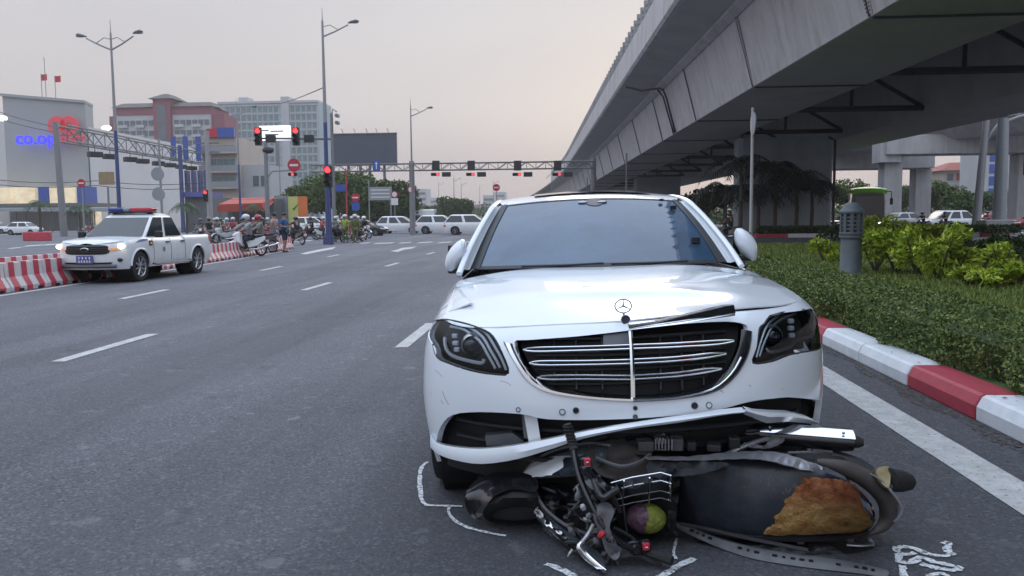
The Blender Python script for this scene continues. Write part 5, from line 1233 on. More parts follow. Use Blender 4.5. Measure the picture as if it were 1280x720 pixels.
# ------------------------------------------------------------------ the police pickup
def pickup():
    PX = dict(L=5.1, Wd=.93, prof=[(0, .98), (.12, 1.04), (.35, 1.08), (1.2, 1.15), (1.6, 1.13), (3.3, 1.12), (3.35, 1.16), (5.05, 1.16), (5.1, 1.1)], axles=(.95, 4.12), wr=.395, cab=(1.22, 2.08, 3.08, 3.36, 1.73, .66))
    loc = Vector((-10.98, 17.80, 0))
    root, S, P, zt = make_car('pickup_truck', 'white double-cab pickup with red-blue light bar driving beside the striped barriers', 'truck_white', loc=loc, rz=R(-1), low=.36, A=.48, B=.12, lamps=(.84, 1.0), lit=False, grille=(.74, .985, .60), fine=.06, panes=2, spokes=8, **PX)
    # grille: frame, mesh bars, badge
    for o in list(root.children):
        if o.name.split('.')[0] in ('number_plate', 'headlight', 'lower_intake', 'mirror'): bpy.data.objects.remove(o, do_unlink=True)
    for zz in (.78, .83, .88, .93):
        b = MB(); b.tube([S(u, zz, .02) for u in np.linspace(-.53, .53, 9)], .012, 6); b.obj('grille_bar', 'deep_black', root)
    c = S(0, .87, .035); b = MB(); b.sphere(c, .055, 16, 8, (2.1, .35, .85)); em = b.obj('badge', 'chrome', root, smooth=True)
    b = MB(); b.sphere((c[0], c[1]-.012, c[2]), .047, 14, 8, (2.1, .3, .8)); b.obj('badge_face', 'black_plastic', em, smooth=True)
    mat('plate_blue', (.10, .11, .33), .5, var=.1)
    c = S(0, .62, .03); b = MB(); b.box(c, (.44, .03, .20)); pl = b.obj('number_plate', 'plate_blue', root, bevel=.006)
    for r_, z in ((4, .04), (5, -.045)):
        for k in range(r_):
            b = MB(); b.box((c[0]-.14+k*.28/(r_-1), c[1]-.018, c[2]+z), (.035, .006, .055)); b.obj('plate_character', 'sign_white', pl)
    patch([(-.62, .50), (.62, .50), (.66, .545), (-.66, .545)], [], .06, S, .012, .02).obj('lower_intake', 'black_plastic', root, smooth=True)
    b = MB(); b.tube([S(u, .445, .03) for u in np.linspace(-.75, .75, 11)], .055, 8, sy=.8); b.obj('skid_plate', 'grey_plastic', root, smooth=True)
    b = MB(); b.box((0, .75, .44), (1.3, .9, .16)); b.obj('engine_guard', 'deep_black', root)
    for sg in (-1, 1):
        poly = [(sg*.57, .86), (sg*.86, .86), (sg*1.02, .92), (sg*1.05, 1.02), (sg*.80, 1.015), (sg*.58, .99)]
        h = patch(poly, [], .05, S, .014, .03).obj('headlight', 'lamp_white', root, smooth=True)
        c = S(sg*.86, .94, .02); b = MB(); b.sphere(c, .085, 14, 8, (1.3, .5, .75)); b.obj('lit_bulb', 'headlight_lit', h, smooth=True)
        poly = [(sg*.60, .845), (sg*.78, .845), (sg*.80, .90), (sg*.60, .90)]; patch(poly, [], .05, S, .02, .02).obj('indicator', 'lamp_amber', h, smooth=True)
        c = S(sg*.82, .60, .005); b = MB(); b.sphere(c, .07, 12, 8, (1.3, .5, .7)); b.obj('fog_lamp', 'black_plastic', root, smooth=True)
        # flares, side steps, handles, vent badge, stripe, door seams
        for a in (.95, 4.12):
            b = MB(); b.tube([(sg*(P.at(P.s_of_y(a))[0]-.0), a+.465*math.cos(t), .395+.465*math.sin(t)) for t in np.linspace(R(5), R(175), 17)], .028, 6); b.obj('arch_flare', 'truck_white', root, smooth=True)
        b = MB(); b.tube([(sg*.96, 1.5, .44), (sg*1.0, 1.6, .42), (sg*1.0, 3.5, .42), (sg*.96, 3.6, .44)], .045, 8, sy=.5); b.obj('side_step', 'black_plastic', root, smooth=True)
        for yy in (1.62, 2.55, 3.36):
            b = MB(); b.tube([S(sg*P.s_of_y(yy), z, .003) for z in np.linspace(.5, 1.10, 7)], .006, 4); b.obj('door_seam', 'grey_plastic', root)
        for yy in (2.38, 3.22):
            b = MB(); b.tube([S(sg*P.s_of_y(yy-.1), 1.0, .01), S(sg*P.s_of_y(yy), 1.0, .035), S(sg*P.s_of_y(yy+.1), 1.0, .01)], .018, 6); b.obj('door_handle', 'black_plastic', root)
        b = MB(); b.box(S(sg*P.s_of_y(1.48), .99, .01), (.02, .16, .14)); v_ = b.obj('fender_vent', 'black_plastic', root, bevel=.01)
        b = MB(); b.box(S(sg*P.s_of_y(1.48), .99, .022), (.01, .06, .06)); b.obj('vent_badge', 'lamp_amber', v_)
        mat('stripe_blue', (.09, .11, .30), .4, var=.05) if 'stripe_blue' not in MAT else 0
        patch([(sg*P.s_of_y(.75), 1.02), (sg*P.s_of_y(1.40), 1.06), (sg*P.s_of_y(1.40), 1.115), (sg*P.s_of_y(1.0), 1.09)], [], .06, S, .004, 0).obj('stripe', 'stripe_blue', root)
        c = S(sg*P.s_of_y(2.15), .80, .004); b = MB()
        b.lathe([(.001, 0), (.075, 0)], (c[0], c[1], c[2]), 'x', 8); b.obj('door_emblem', 'sign_back', root)
        b = MB(); b.mm(sg*.99, sg*1.18, 1.55, 1.68, 1.13, 1.31); b.obj('mirror', 'black_plastic', root, bevel=.03)
    # bed and tailgate
    b = MB(); b.mm(-.78, .78, 3.45, 5.0, .75, 1.0); b.obj('load_bed', 'deep_black', root)
    root.scale = (.905,)*3
    # light bar
    b = MB(); b.mm(-.62, .62, 2.12, 2.42, 1.80, 1.84); lb = b.obj('light_bar', 'black_plastic', root, bevel=.01)
    for x0, x1, m in ((-.62, -.2, 'bar_blue'), (-.19, .0, 'sign_back'), (.01, .62, 'bar_red')):
        if m not in MAT: mat(m, (.02, .05, .25) if m == 'bar_blue' else (.5, .02, .05), .2, var=.05, coat=.5)
        b = MB(); b.mm(x0, x1, 2.10, 2.44, 1.845, 1.945); b.obj('bar_lens', m, lb, bevel=.03)
    for sg in (-.5, .5):
        b = MB(); b.mm(sg-.04, sg+.04, 2.2, 2.35, 1.75, 1.81); b.obj('bar_foot', 'black_plastic', lb)
pickup()
# ================================================================== PEOPLE
mat('skin', (.36, .20, .14), .55, var=.08)
mat('hair', (.012, .011, .011), .5, var=.2)
CLOTH = {}
def cloth(c, nm):
    if nm not in MAT: mat(nm, c, .8, var=.12, scale=9, bump=.15, bscale=18)
    return nm
def skin_mesh(pts, edges, rad, root=0, sub=1):
    me = bpy.data.meshes.new('t'); me.from_pydata([tuple(p) for p in pts], edges, []); ob = bpy.data.objects.new('t', me); COL.objects.link(ob)
    md = ob.modifiers.new('k', 'SKIN'); md.use_smooth_shade = True; md.branch_smoothing = .6
    for i, v in enumerate(me.skin_vertices[0].data): v.radius = rad[i] if isinstance(rad[i], tuple) else (rad[i], rad[i]); v.use_root = (i == root)
    if sub: s_ = ob.modifiers.new('s', 'SUBSURF'); s_.levels = s_.render_levels = sub
    dg = bpy.context.evaluated_depsgraph_get(); ev = ob.evaluated_get(dg); r = bpy.data.meshes.new_from_object(ev)
    bpy.data.objects.remove(ob, do_unlink=True); bpy.data.meshes.remove(me); return r
def mesh_obj(me, name, m, par):
    o = bpy.data.objects.new(name, me); COL.objects.link(o); o.parent = par; me.materials.clear(); me.materials.append(MAT[m]); return o
def person(label, loc, rz, pose, shirt, pants, shorts=False, helmet=None, long_sleeve=False, group=None, hat=None, scale=1.0):
    """faces -y locally; pose: stand / talk / ride"""
    root = thing('person', label, 'person', loc, rz, group); root.scale = (scale,)*3
    if pose == 'ride':
        J = dict(pel=(0, .10, .80), chest=(0, .03, 1.18), neck=(0, -.02, 1.36), head=(0, -.05, 1.50), top=(0, -.04, 1.60))
        for s_, k in ((-1, 'l'), (1, 'r')):
            J.update({'sh'+k: (s_*.18, .0, 1.31), 'el'+k: (s_*.27, -.20, 1.10), 'wr'+k: (s_*.28, -.43, 1.06), 'hp'+k: (s_*.10, .08, .78), 'kn'+k: (s_*.20, -.30, .66), 'an'+k: (s_*.16, -.12, .30), 'to'+k: (s_*.17, -.30, .25)})
    else:
        t = 1 if pose == 'talk' else 0
        J = dict(pel=(0, 0, .92), chest=(0, -.02, 1.28), neck=(0, -.02, 1.46), head=(0, -.04, 1.59), top=(0, -.02, 1.69))
        for s_, k in ((-1, 'l'), (1, 'r')):
            J.update({'sh'+k: (s_*.19, 0, 1.41), 'el'+k: (s_*.25, .02 if t else .03, 1.13), 'wr'+k: (s_*.20, -.22, 1.10) if t else (s_*.27, -.04, .88), 'hp'+k: (s_*.10, 0, .90), 'kn'+k: (s_*.12, -.03+.04*s_*t, .50), 'an'+k: (s_*.13, .02+.05*s_*t, .09), 'to'+k: (s_*.15, -.13+.05*s_*t, .03)})
    V = [Vector(J[k]) for k in ('pel', 'chest', 'neck', 'head', 'top')]; E = [(0, 1), (1, 2), (2, 3), (3, 4)]; rad = [(.14, .10), (.16, .11), .055, (.085, .10), (.05, .06)]
    ix = {}
    for k in 'lr':
        b0 = len(V); V += [Vector(J['sh'+k]), Vector(J['el'+k]), Vector(J['wr'+k])]; E += [(1, b0), (b0, b0+1), (b0+1, b0+2)]; rad += [.058, .042, .030]
        d = (Vector(J['wr'+k])-Vector(J['el'+k])).normalized(); pal = Vector(J['wr'+k])+d*.07; pi = len(V); V.append(pal); E.append((b0+2, pi)); rad.append((.036, .022))
        side = d.cross(Vector((0, 1, .3))).normalized()
        for f in range(5):
            o_ = (f-1.6)*.020 if f else -.045; L1 = (.045, .06, .07, .066, .05)[f]
            q0 = pal+side*o_+d*(.02 if f else -.02); q1 = q0+d*L1*.55+(side*-.02 if f == 0 else Vector((0, 0, 0))); q2 = q0+d*L1+Vector((0, .0, -.012))
            i0 = len(V); V += [q0, q1, q2]; E += [(pi, i0), (i0, i0+1), (i0+1, i0+2)]; rad += [.010, .009, .007]
        b1 = len(V); V += [Vector(J[a+k]) for a in ('hp', 'kn', 'an', 'to')]; E += [(0, b1), (b1, b1+1), (b1+1, b1+2), (b1+2, b1+3)]; rad += [.085, .058, .038, .035]
    mesh_obj(skin_mesh(V, E, rad), 'body', 'skin', root)
    # shirt
    v = [Vector(J['pel'])+Vector((0, 0, -.02)), Vector(J['chest']), Vector(J['neck'])-Vector((0, 0, .04))]; e = [(0, 1), (1, 2)]; r_ = [(.175, .135), (.19, .14), (.09, .08)]
    for k in 'lr':
        b0 = len(v); end = Vector(J['wr'+k]) if long_sleeve else Vector(J['sh'+k]).lerp(Vector(J['el'+k]), .75)
        v += [Vector(J['sh'+k]), Vector(J['sh'+k]).lerp(end, .55), end]; e += [(1, b0), (b0, b0+1), (b0+1, b0+2)]; r_ += [.085, .075, .055 if long_sleeve else .07]
    mesh_obj(skin_mesh(v, e, r_), 'shirt', shirt, root)
    v = [Vector(J['pel'])]; e = []; r_ = [(.165, .13)]
    for k in 'lr':
        b0 = len(v); end = Vector(J['kn'+k]) if shorts else Vector(J['an'+k])+Vector((0, 0, .03)); v += [Vector(J['hp'+k])-Vector((0, 0, .03)), Vector(J['hp'+k]).lerp(Vector(J['kn'+k]), .55)]; e += [(0, b0), (b0, b0+1)]; r_ += [.105, .09]
        if shorts: v += [end]; e += [(b0+1, b0+2)]; r_ += [.085]
        else: v += [Vector(J['kn'+k]), end]; e += [(b0+1, b0+2), (b0+2, b0+3)]; r_ += [.075, .06]
    mesh_obj(skin_mesh(v, e, r_), 'trousers', pants, root)
    h = Vector(J['head'])
    if helmet:
        b = MB(); b.sphere(h+Vector((0, .01, .05)), .145, 16, 10, (1, 1.12, .95)); hm = b.obj('helmet', helmet, root, smooth=True)
        b = MB(); b.sphere(h+Vector((0, -.06, .0)), .11, 12, 8, (.95, .8, .6)); b.obj('visor', 'car_glass', hm, smooth=True)
    else:
        b = MB(); b.sphere(h+Vector((0, .025, .045)), .105, 14, 10, (.95, 1.0, .92)); b.obj('hair', 'hair', root, smooth=True)
        for s_ in (-1, 1):
            b = MB(); b.sphere(h+Vector((s_*.032, -.092, .012)), .010, 8, 6); b.obj('eye', 'hair', root, smooth=True)
            b = MB(); b.sphere(h+Vector((s_*.088, 0, .0)), .025, 8, 6, (.4, .8, 1.2)); b.obj('ear', 'skin', root, smooth=True)
        b = MB(); b.sphere(h+Vector((0, -.105, -.015)), .015, 8, 6, (.8, 1, 1.4)); b.obj('nose', 'skin', root, smooth=True)
        b = MB(); b.sphere(h+Vector((0, -.092, -.052)), .016, 8, 4, (1.5, .4, .4)); b.obj('mouth', 'red_plastic', root, smooth=True)
    for k in 'lr':
        a, t_ = Vector(J['an'+k]), Vector(J['to'+k]); b = MB(); b.tube([a+Vector((0, .06, -.055)), (a+t_)/2+Vector((0, 0, -.02)), t_], [.042, .046, .03], 8, sy=.8); b.obj('shoe', 'black_plastic', root, smooth=True)
    return root
# ================================================================== MOTORBIKES (upright)
def motorbike(label, loc, rz, paint='dark_car_paint', group=None, lit=False, basket=False, scale=1.0):
    """nose towards -y, wheels on the ground"""
    root = thing('motorbike', label, 'motorbike', loc, rz, group); root.scale = (scale,)*3
    def wheel(y):
        b = MB(); b.lathe([(.21, -.035), (.25, -.05), (.285, -.03), (.295, 0), (.285, .03), (.25, .05), (.21, .035)], (0, y, .295), 'x', 24); w = b.obj('wheel', 'rubber', root, smooth=True)
        b = MB(); b.lathe([(.21, -.03), (.195, 0), (.21, .03)], (0, y, .295), 'x', 24); b.obj('rim', 'rim_silver', w, smooth=True)
        b = MB(); b.lathe([(.001, -.04), (.05, -.04), (.05, .04), (.001, .04)], (0, y, .295), 'x', 12); b.obj('hub', 'dull_steel', w)
        for k in range(5):
            a = 2*math.pi*k/5; b = MB(); b.tube([(0, y+.04*math.cos(a), .295+.04*math.sin(a)), (0, y+.2*math.cos(a), .295+.2*math.sin(a))], .012, 5); b.obj('spoke', 'rim_silver', w)
    wheel(-.62); wheel(.62)
    for s_ in (-1, 1):
        b = MB(); b.tube([(s_*.075, -.62, .295), (s_*.07, -.52, .6), (s_*.05, -.42, .92)], .022, 6); b.obj('fork_leg', 'dull_steel', root)
        b = MB(); b.tube([(s_*.03, -.40, 1.0), (s_*.2, -.36, 1.04), (s_*.34, -.28, 1.02)], .016, 6); hb = b.obj('handlebar', 'black_plastic', root)
        b = MB(); b.tube([(s_*.25, -.34, 1.04), (s_*.30, -.38, 1.2)], .008, 5); b.obj('mirror_stalk', 'black_plastic', hb)
        b = MB(); b.sphere((s_*.32, -.38, 1.23), .06, 8, 6, (1.1, .4, .7)); b.obj('mirror', 'black_plastic', hb, smooth=True)
    b = MB(); b.tube([(0, -.92, .46), (0, -.80, .585), (0, -.62, .63), (0, -.42, .56)], .07, 8, sy=.5); b.obj('front_mudguard', paint, root, smooth=True)
    b = MB(); b.loft([[(-.06, -.60, .74), (.06, -.60, .74), (.05, -.56, .95), (-.05, -.56, .95)], [(-.17, -.48, .55), (.17, -.48, .55), (.14, -.42, 1.0), (-.14, -.42, 1.0)], [(-.16, -.30, .40), (.16, -.30, .40), (.06, -.30, .98), (-.06, -.30, .98)]]); b.obj('front_cowl', paint, root, bevel=.03)
    b = MB(); b.sphere((0, -.60, .86), .085, 12, 8, (1.1, .6, .8)); b.obj('headlight', 'headlight_lit' if lit else 'lamp_white', root, smooth=True)
    b = MB(); b.loft([[(-.09, -.30, .45), (.09, -.30, .45), (.08, -.30, .62), (-.08, -.30, .62)], [(-.13, .0, .36), (.13, .0, .36), (.12, .05, .66), (-.12, .05, .66)], [(-.15, .35, .42), (.15, .35, .42), (.13, .35, .74), (-.13, .35, .74)], [(-.10, .78, .66), (.10, .78, .66), (.08, .80, .80), (-.08, .80, .80)]]); b.obj('body_panel', paint, root, bevel=.03)
    b = MB(); b.loft([[(-.09, -.10, .70), (.09, -.10, .70), (.07, -.10, .78), (-.07, -.10, .78)], [(-.14, .10, .70), (.14, .10, .70), (.12, .10, .81), (-.12, .10, .81)], [(-.15, .40, .74), (.15, .40, .74), (.13, .40, .86), (-.13, .40, .86)], [(-.10, .72, .80), (.10, .72, .80), (.08, .72, .88), (-.08, .72, .88)]]); b.obj('seat', 'vinyl', root, bevel=.03)
    b = MB(); b.box((0, .08, .38), (.22, .42, .26)); b.obj('engine', 'bike_grey', root, bevel=.03)
    b = MB(); b.tube([(.13, -.05, .30), (.16, .3, .30), (.17, .85, .42)], [.02, .045, .05], 8); b.obj('exhaust', 'chrome', root, smooth=True)
    b = MB(); b.tube([(0, .40, .62), (0, .75, .63), (0, .98, .45)], .06, 8, sy=.5); b.obj('rear_mudguard', 'black_plastic', root, smooth=True)
    b = MB(); b.box((0, .82, .74), (.15, .06, .08)); b.obj('tail_lamp', 'tail_red', root, bevel=.02)
    b = MB(); b.box((0, .94, .58), (.19, .012, .14)); b.obj('number_plate', 'sign_white', root)
    b = MB(); b.tube([(-.12, .2, .3), (-.22, .3, .02)], .012, 5); b.obj('side_stand', 'dull_steel', root)
    return root
cloth((.42, .30, .30), 'shirt_pink'); cloth((.02, .10, .24), 'shirt_blue'); cloth((.018, .022, .03), 'cloth_dark'); cloth((.30, .31, .33), 'cloth_grey'); cloth((.11, .14, .05), 'cloth_olive')
cloth((.30, .42, .05), 'vest_lime'); cloth((.42, .08, .10), 'cloth_red'); cloth((.36, .38, .42), 'pants_pale'); cloth((.02, .03, .06), 'shorts_navy'); cloth((.20, .22, .20), 'camo_grey'); cloth((.05, .08, .22), 'cloth_blue')
person('man in pink shirt and pale trousers standing beside the man in blue', G(344, 315), R(-100), 'talk', 'shirt_pink', 'pants_pale', scale=1.03)
person('man in blue shirt and dark shorts standing by the striped barriers', G(356, 315), R(80), 'talk', 'shirt_blue', 'shorts_navy', shorts=True, scale=1.03)
def rider(label_b, label_p, px, py, rz, paint, shirt, pants='cloth_dark', helmet='silver_paint', lit=False, group=None, pgroup=None, longs=True):
    loc = G(px, py); motorbike(label_b, loc, rz, paint, group, lit)
    ca, sa = math.cos(rz), math.sin(rz)
    person(label_p, loc, rz, 'ride', shirt, pants, helmet=helmet, long_sleeve=longs, group=pgroup)
rider('white and black motorbike ridden out along the striped barriers', 'rider in pale grey jacket and silver helmet on the white motorbike by the barriers', 310, 321, R(-32), 'truck_white', 'cloth_grey', helmet='silver_paint', lit=False)
rider('dark motorbike carrying the rider in camouflage behind the white motorbike', 'rider in grey camouflage jacket just behind the white motorbike', 325, 316.5, R(-36), 'dark_car_paint', 'camo_grey', helmet='red_paint')
rider('dark scooter seen from behind next to the man in blue', 'man in black shirt sitting on the scooter beside the man in blue', 371, 306, R(-130), 'dark_car_paint', 'cloth_dark', helmet='dark_car_paint')
WG, WP = 'motorbikes waiting at the junction', 'riders waiting at the junction'
for i, (px, py, rz, paint, shirt, hm, lb, lp) in enumerate((
    (421, 303, -20, 'dark_car_paint', 'camo_grey', 'silver_paint', 'dark motorbike next to the blue lamp post foot', 'rider in grey camouflage jacket next to the blue lamp post'),
    (432, 302, 5, 'dark_car_paint', 'cloth_olive', 'dark_car_paint', 'motorbike under the officer in the lime vest', None),
    (441, 301, 12, 'red_paint', 'cloth_grey', 'silver_paint', 'red motorbike waiting between black ones', 'rider in grey with silver helmet on the red waiting motorbike'),
    (448, 302.5, -8, 'dark_car_paint', 'cloth_olive', 'silver_paint', 'black motorbike beside the nose of the black sedan', 'rider in olive jacket beside the nose of the black sedan'),
    (455, 300, 25, 'dark_car_paint', 'cloth_dark', 'truck_white', 'black motorbike furthest into the junction', 'rider in black with white helmet furthest into the junction'),
    (404, 300, 60, 'silver_paint', 'cloth_red', 'silver_paint', 'silver motorbike on the kerb left of the blue lamp post', 'rider in red left of the blue lamp post'))):
    if lp: rider(lb, lp, px, py, R(rz), paint, shirt, helmet=hm, group=WG, pgroup=WP)
    else: motorbike(lb, G(px, py), R(rz), paint, WG)
person('officer in lime vest standing among the waiting motorbikes', G(432, 303.2), R(-20), 'stand', 'vest_lime', 'cloth_olive', helmet='silver_paint')
person('officer in olive uniform standing beside the lime vest', G(444, 303.6), R(30), 'stand', 'cloth_olive', 'cloth_olive', helmet='silver_paint', long_sleeve=True)
person('rider in lime vest and red jacket passing beside the half hidden white car', G(604, 297), R(80), 'stand', 'vest_lime', 'cloth_red')
PK = 'motorbikes parked behind the striped barriers'
for i, (px, py, rz, paint) in enumerate(((250, 305, 30, 'dark_car_paint'), (258, 303, -10, 'red_paint'), (266, 304, 50, 'dark_car_paint'), (274, 302.5, 15, 'dark_car_paint'), (281, 304, -35, 'silver_paint'), (289, 301.5, 25, 'dark_car_paint'), (296, 301, 70, 'red_paint'), (335, 300, 60, 'red_paint'))):
    lab = {'dark_car_paint': 'black motorbike parked in the row behind the striped barriers', 'red_paint': 'red motorbike parked in the row behind the striped barriers', 'silver_paint': 'silver motorbike parked in the row behind the striped barriers'}[paint]
    motorbike(lab, G(px, py), R(rz), paint, PK)
for px, py, sh, hm in ((262, 303.5, 'cloth_dark', 'dark_car_paint'), (272, 303, 'camo_grey', 'silver_paint'), (292, 302.5, 'cloth_red', 'silver_paint')):
    person({'cloth_dark': 'rider in black among the parked motorbikes', 'camo_grey': 'rider in grey camouflage among the parked motorbikes', 'cloth_red': 'rider in red shirt among the parked motorbikes'}[sh], G(px, py), R(20), 'ride', sh, 'cloth_dark', helmet=hm)
rider('dark motorbike stopped behind the sedan mirror', 'rider in black with dark helmet behind the sedan mirror', 912, 302, R(-150), 'dark_car_paint', 'cloth_dark', helmet='dark_car_paint')
for px, py, sh, lb in ((1153, 289, 'cloth_dark', 'dark motorbike rider between the silver and the pale car'), (1181, 289, 'cloth_dark', 'dark motorbike rider in front of the pale people carrier'), (1234, 288, 'cloth_red', 'rider in red beside the thick grey pole')):
    person(lb, G(px, py), R(-70), 'ride', sh, 'cloth_dark', helmet='dark_car_paint'); motorbike({'cloth_dark': 'dark motorbike in the far queue under its rider in black', 'cloth_red': 'motorbike under the rider in red by the thick pole'}[sh], G(px, py), R(-70), 'dark_car_paint', 'motorbikes in the far queue')
# crowd of small parked scooters in front of the supermarket
FS = 'scooters parked before the supermarket'
mb0 = None
for i in range(16):
    px = 100+i*4.6+random.uniform(-1, 1); loc = G(px, 290.5+random.uniform(-.4, .6)); k = i % 3
    if i < 3: o = motorbike(('red scooter in the row before the supermarket', 'black scooter in the row before the supermarket', 'silver scooter in the row before the supermarket')[i], loc, R(random.uniform(-40, 40)), ('red_paint', 'dark_car_paint', 'silver_paint')[i], FS); mb0 = (mb0 or [])+[o]
    else: dup(mb0[k], loc, R(random.uniform(-40, 40)))

# more waiting and parked motorbikes with riders, copied from the ones above
allbikes = [o for o in bpy.data.objects if o.parent is None and o.name.split('.')[0] == 'motorbike']
riders = [o for o in bpy.data.objects if o.parent is None and o.name.split('.')[0] == 'person' and 'rider' in o.get('label', '')]
bd = [o for o in allbikes if 'black motorbike parked' in o['label']][0]; bs_ = [o for o in allbikes if 'silver motorbike parked' in o['label']][0]; br = [o for o in allbikes if 'red motorbike parked' in o['label']][0]
rk = [o for o in riders if 'rider in black among' in o['label']][0]; rg = [o for o in riders if 'camouflage among' in o['label']][0]; rr_ = [o for o in riders if 'red shirt among' in o['label']][0]
for i in range(22):
    px = 252+i*4.2+random.uniform(-1.5, 1.5); py = 298.5+random.uniform(-1.5, 2.0)-.012*(px-252); rz = R(random.uniform(-60, 80)); k = i % 4
    p = G(px, py); dup((bd, bd, br, bs_)[k], p, rz)
    if i % 2 == 0:
        dup((rk, rg, rr_)[(i//2) % 3], p, rz, ('rider in black in the dense crowd of motorbikes behind the barriers', 'rider in grey camouflage in the dense crowd of motorbikes behind the barriers', 'rider in red shirt in the dense crowd of motorbikes behind the barriers')[(i//2) % 3], 'riders in the crowd behind the barriers')
for i in range(9):
    px = 388+i*8.4+random.uniform(-2, 2); py = 299.5+random.uniform(-1.5, .8); rz = R(random.uniform(-40, 60)); p = G(px, py)
    dup((bd, bd, bs_)[i % 3], p, rz, ('black motorbike in the second rank at the junction', 'black motorbike in the second rank at the junction', 'silver motorbike in the second rank at the junction')[i % 3], 'second rank of motorbikes at the junction')
    if i % 3 != 1: dup((rk, rg)[i % 2], p, rz, ('rider in black in the second rank at the junction', 'rider in grey camouflage in the second rank at the junction')[i % 2], 'riders in the second rank at the junction')
# ================================================================== STRIPED BARRIERS
bar0 = None
def barrier_mesh():
    L = 1.34; prof = [(-.24, 0), (-.24, .10), (-.13, .30), (-.10, .60), (.10, .60), (.13, .30), (.24, .10), (.24, 0)]
    root = thing('barrier', '', 'barrier')
    b = MB(); b.loft([[(x, y, z) for x, z in prof] for y in (-L/2, -L/2+.04, L/2-.04, L/2)]); b.obj('block', 'barrier_white', root, bevel=.015)
    for k in range(3):
        y0 = -L/2+.08+k*.445; sl = .05; b = MB()
        rows = []
        for y, d in ((y0, 0), (y0+.20, 0)):
            rows.append([(x*1.03, y+sl*(z/.6), z*1.006) for x, z in prof])
        b.loft(rows, closed=False, caps=False); b.obj('stripe', 'barrier_red', root)
    for y in (-.35, .35):
        b = MB(); b.box((.245, y, .03), (.01, .18, .06)); b.obj('drain_slot', 'deep_black', root)
    return root
bar0 = barrier_mesh(); first = True
y = 9.6
while y < 40:
    x = bar_x(y); rz = math.atan((bar_x(y+.1)-bar_x(y-.1))/.2)
    lab = 'red and white striped barrier block standing in the long row along the road edge'
    if first: bar0.location = (x, y, 0); bar0.rotation_euler = (0, 0, -rz); tag(bar0, lab, None, 'striped barriers along the road edge'); first = False
    else: dup(bar0, (x, y, 0), -rz+random.uniform(-.02, .02), lab, 'striped barriers along the road edge')
    y += 1.37
for k in range(9):
    yy = 15.4+k*1.38; dup(bar0, (bar_x(yy)-1.55-.02*k, yy, 0), .08+random.uniform(-.02, .02), 'red and white striped barrier block in the short second row behind the first', 'second row of striped barriers')
# low kerb stubs by the far carriageway
for px, py in ((40, 301), (54, 301)):
    p = G(px, py); b = MB(); b.box((p.x, p.y, .35), (1.2, .5, .7)); o = b.obj('road_block', 'barrier_red', label='red concrete road block on the far carriageway by the gantry post', cat='barrier', group='red blocks by the gantry', bevel=.05)
# ================================================================== STREET LAMPS
def street_lamp(label, base, h, arms, lowm='pole_blue', r=.12, group='tall street lamps'):
    root = thing('street_lamp', label, 'street lamp', base, 0, group)
    b = MB(); b.tube([(0, 0, 0), (0, 0, h*.55)], [r, r*.75], 10); b.obj('lower_pole', lowm, root, smooth=True)
    b = MB(); b.tube([(0, 0, h*.55), (0, 0, h)], [r*.74, r*.42], 10); b.obj('upper_pole', 'galv', root, smooth=True)
    b = MB(); b.box((0, 0, .25), (r*3.4, r*3.4, .5)); b.obj('pole_base', lowm, root, bevel=.03)
    b = MB(); b.tube([(0, 0, h), (0, 0, h+.7)], [.03, .012], 6); b.obj('finial', 'galv', root)
    for dx, rise in arms:
        s_ = 1 if dx > 0 else -1
        b = MB(); b.tube([(0, 0, h-.9), (dx*.35, 0, h-.65+rise*.2), (dx*.72, 0, h-.35+rise*.6)], [.05, .045, .04], 6); a_ = b.obj('arm', 'galv', root, smooth=True)
        b = MB(); b.tube([(0, 0, h-.35), (dx*.2, 0, h-.25), (dx*.42, 0, h-.55+rise*.3)], .025, 6); b.obj('arm_brace', 'galv', a_, smooth=True)
        c = Vector((dx*.86, 0, h-.25+rise)); b = MB(); b.tube([c-Vector((dx*.15, 0, .07)), c-Vector((dx*.06, 0, .02)), c+Vector((dx*.08, 0, .04)), c+Vector((dx*.16, 0, .03))], [.06, .15, .17, .04], 10, sy=.5); hd = b.obj('lamp_head', 'pole_grey', root, smooth=True)
        b = MB(); b.sphere(c+Vector((dx*.03, 0, -.05)), .13, 10, 6, (2.0, 1, .4)); b.obj('lamp_glass', 'sign_back', hd, smooth=True)
    return root
def gp(px, y):        # ground point on the ray column px at distance y
    p = D(px, 277, y); return Vector((p.x, p.y, 0))
street_lamp('double-armed blue and grey street lamp behind the pickup truck', gp(150, 43), 11.5, [(-1.9, .15), (1.75, .25)])
street_lamp('single-armed blue street lamp among the waiting motorbikes', gp(410, 47), 12.8, [(2.1, .15)], r=.15)
street_lamp('single-armed grey street lamp at the far gantry upright', gp(516, 74), 11.6, [(2.0, .1)], 'pole_grey')
street_lamp('double-armed grey street lamp in front of the beige shop house', gp(301, 74), 12.0, [(-2.1, .1), (1.9, .1)], 'pole_blue')
for px, y, h in ((568, 190, 11), (617, 230, 12), (690, 205, 15.5), (549, 260, 13), (577, 240, 12), (600, 330, 15)):
    street_lamp('thin distant street lamp beyond the junction', gp(px, y), h, [(1.6, .1)], 'pole_grey', .14, 'distant lamps beyond the junction')
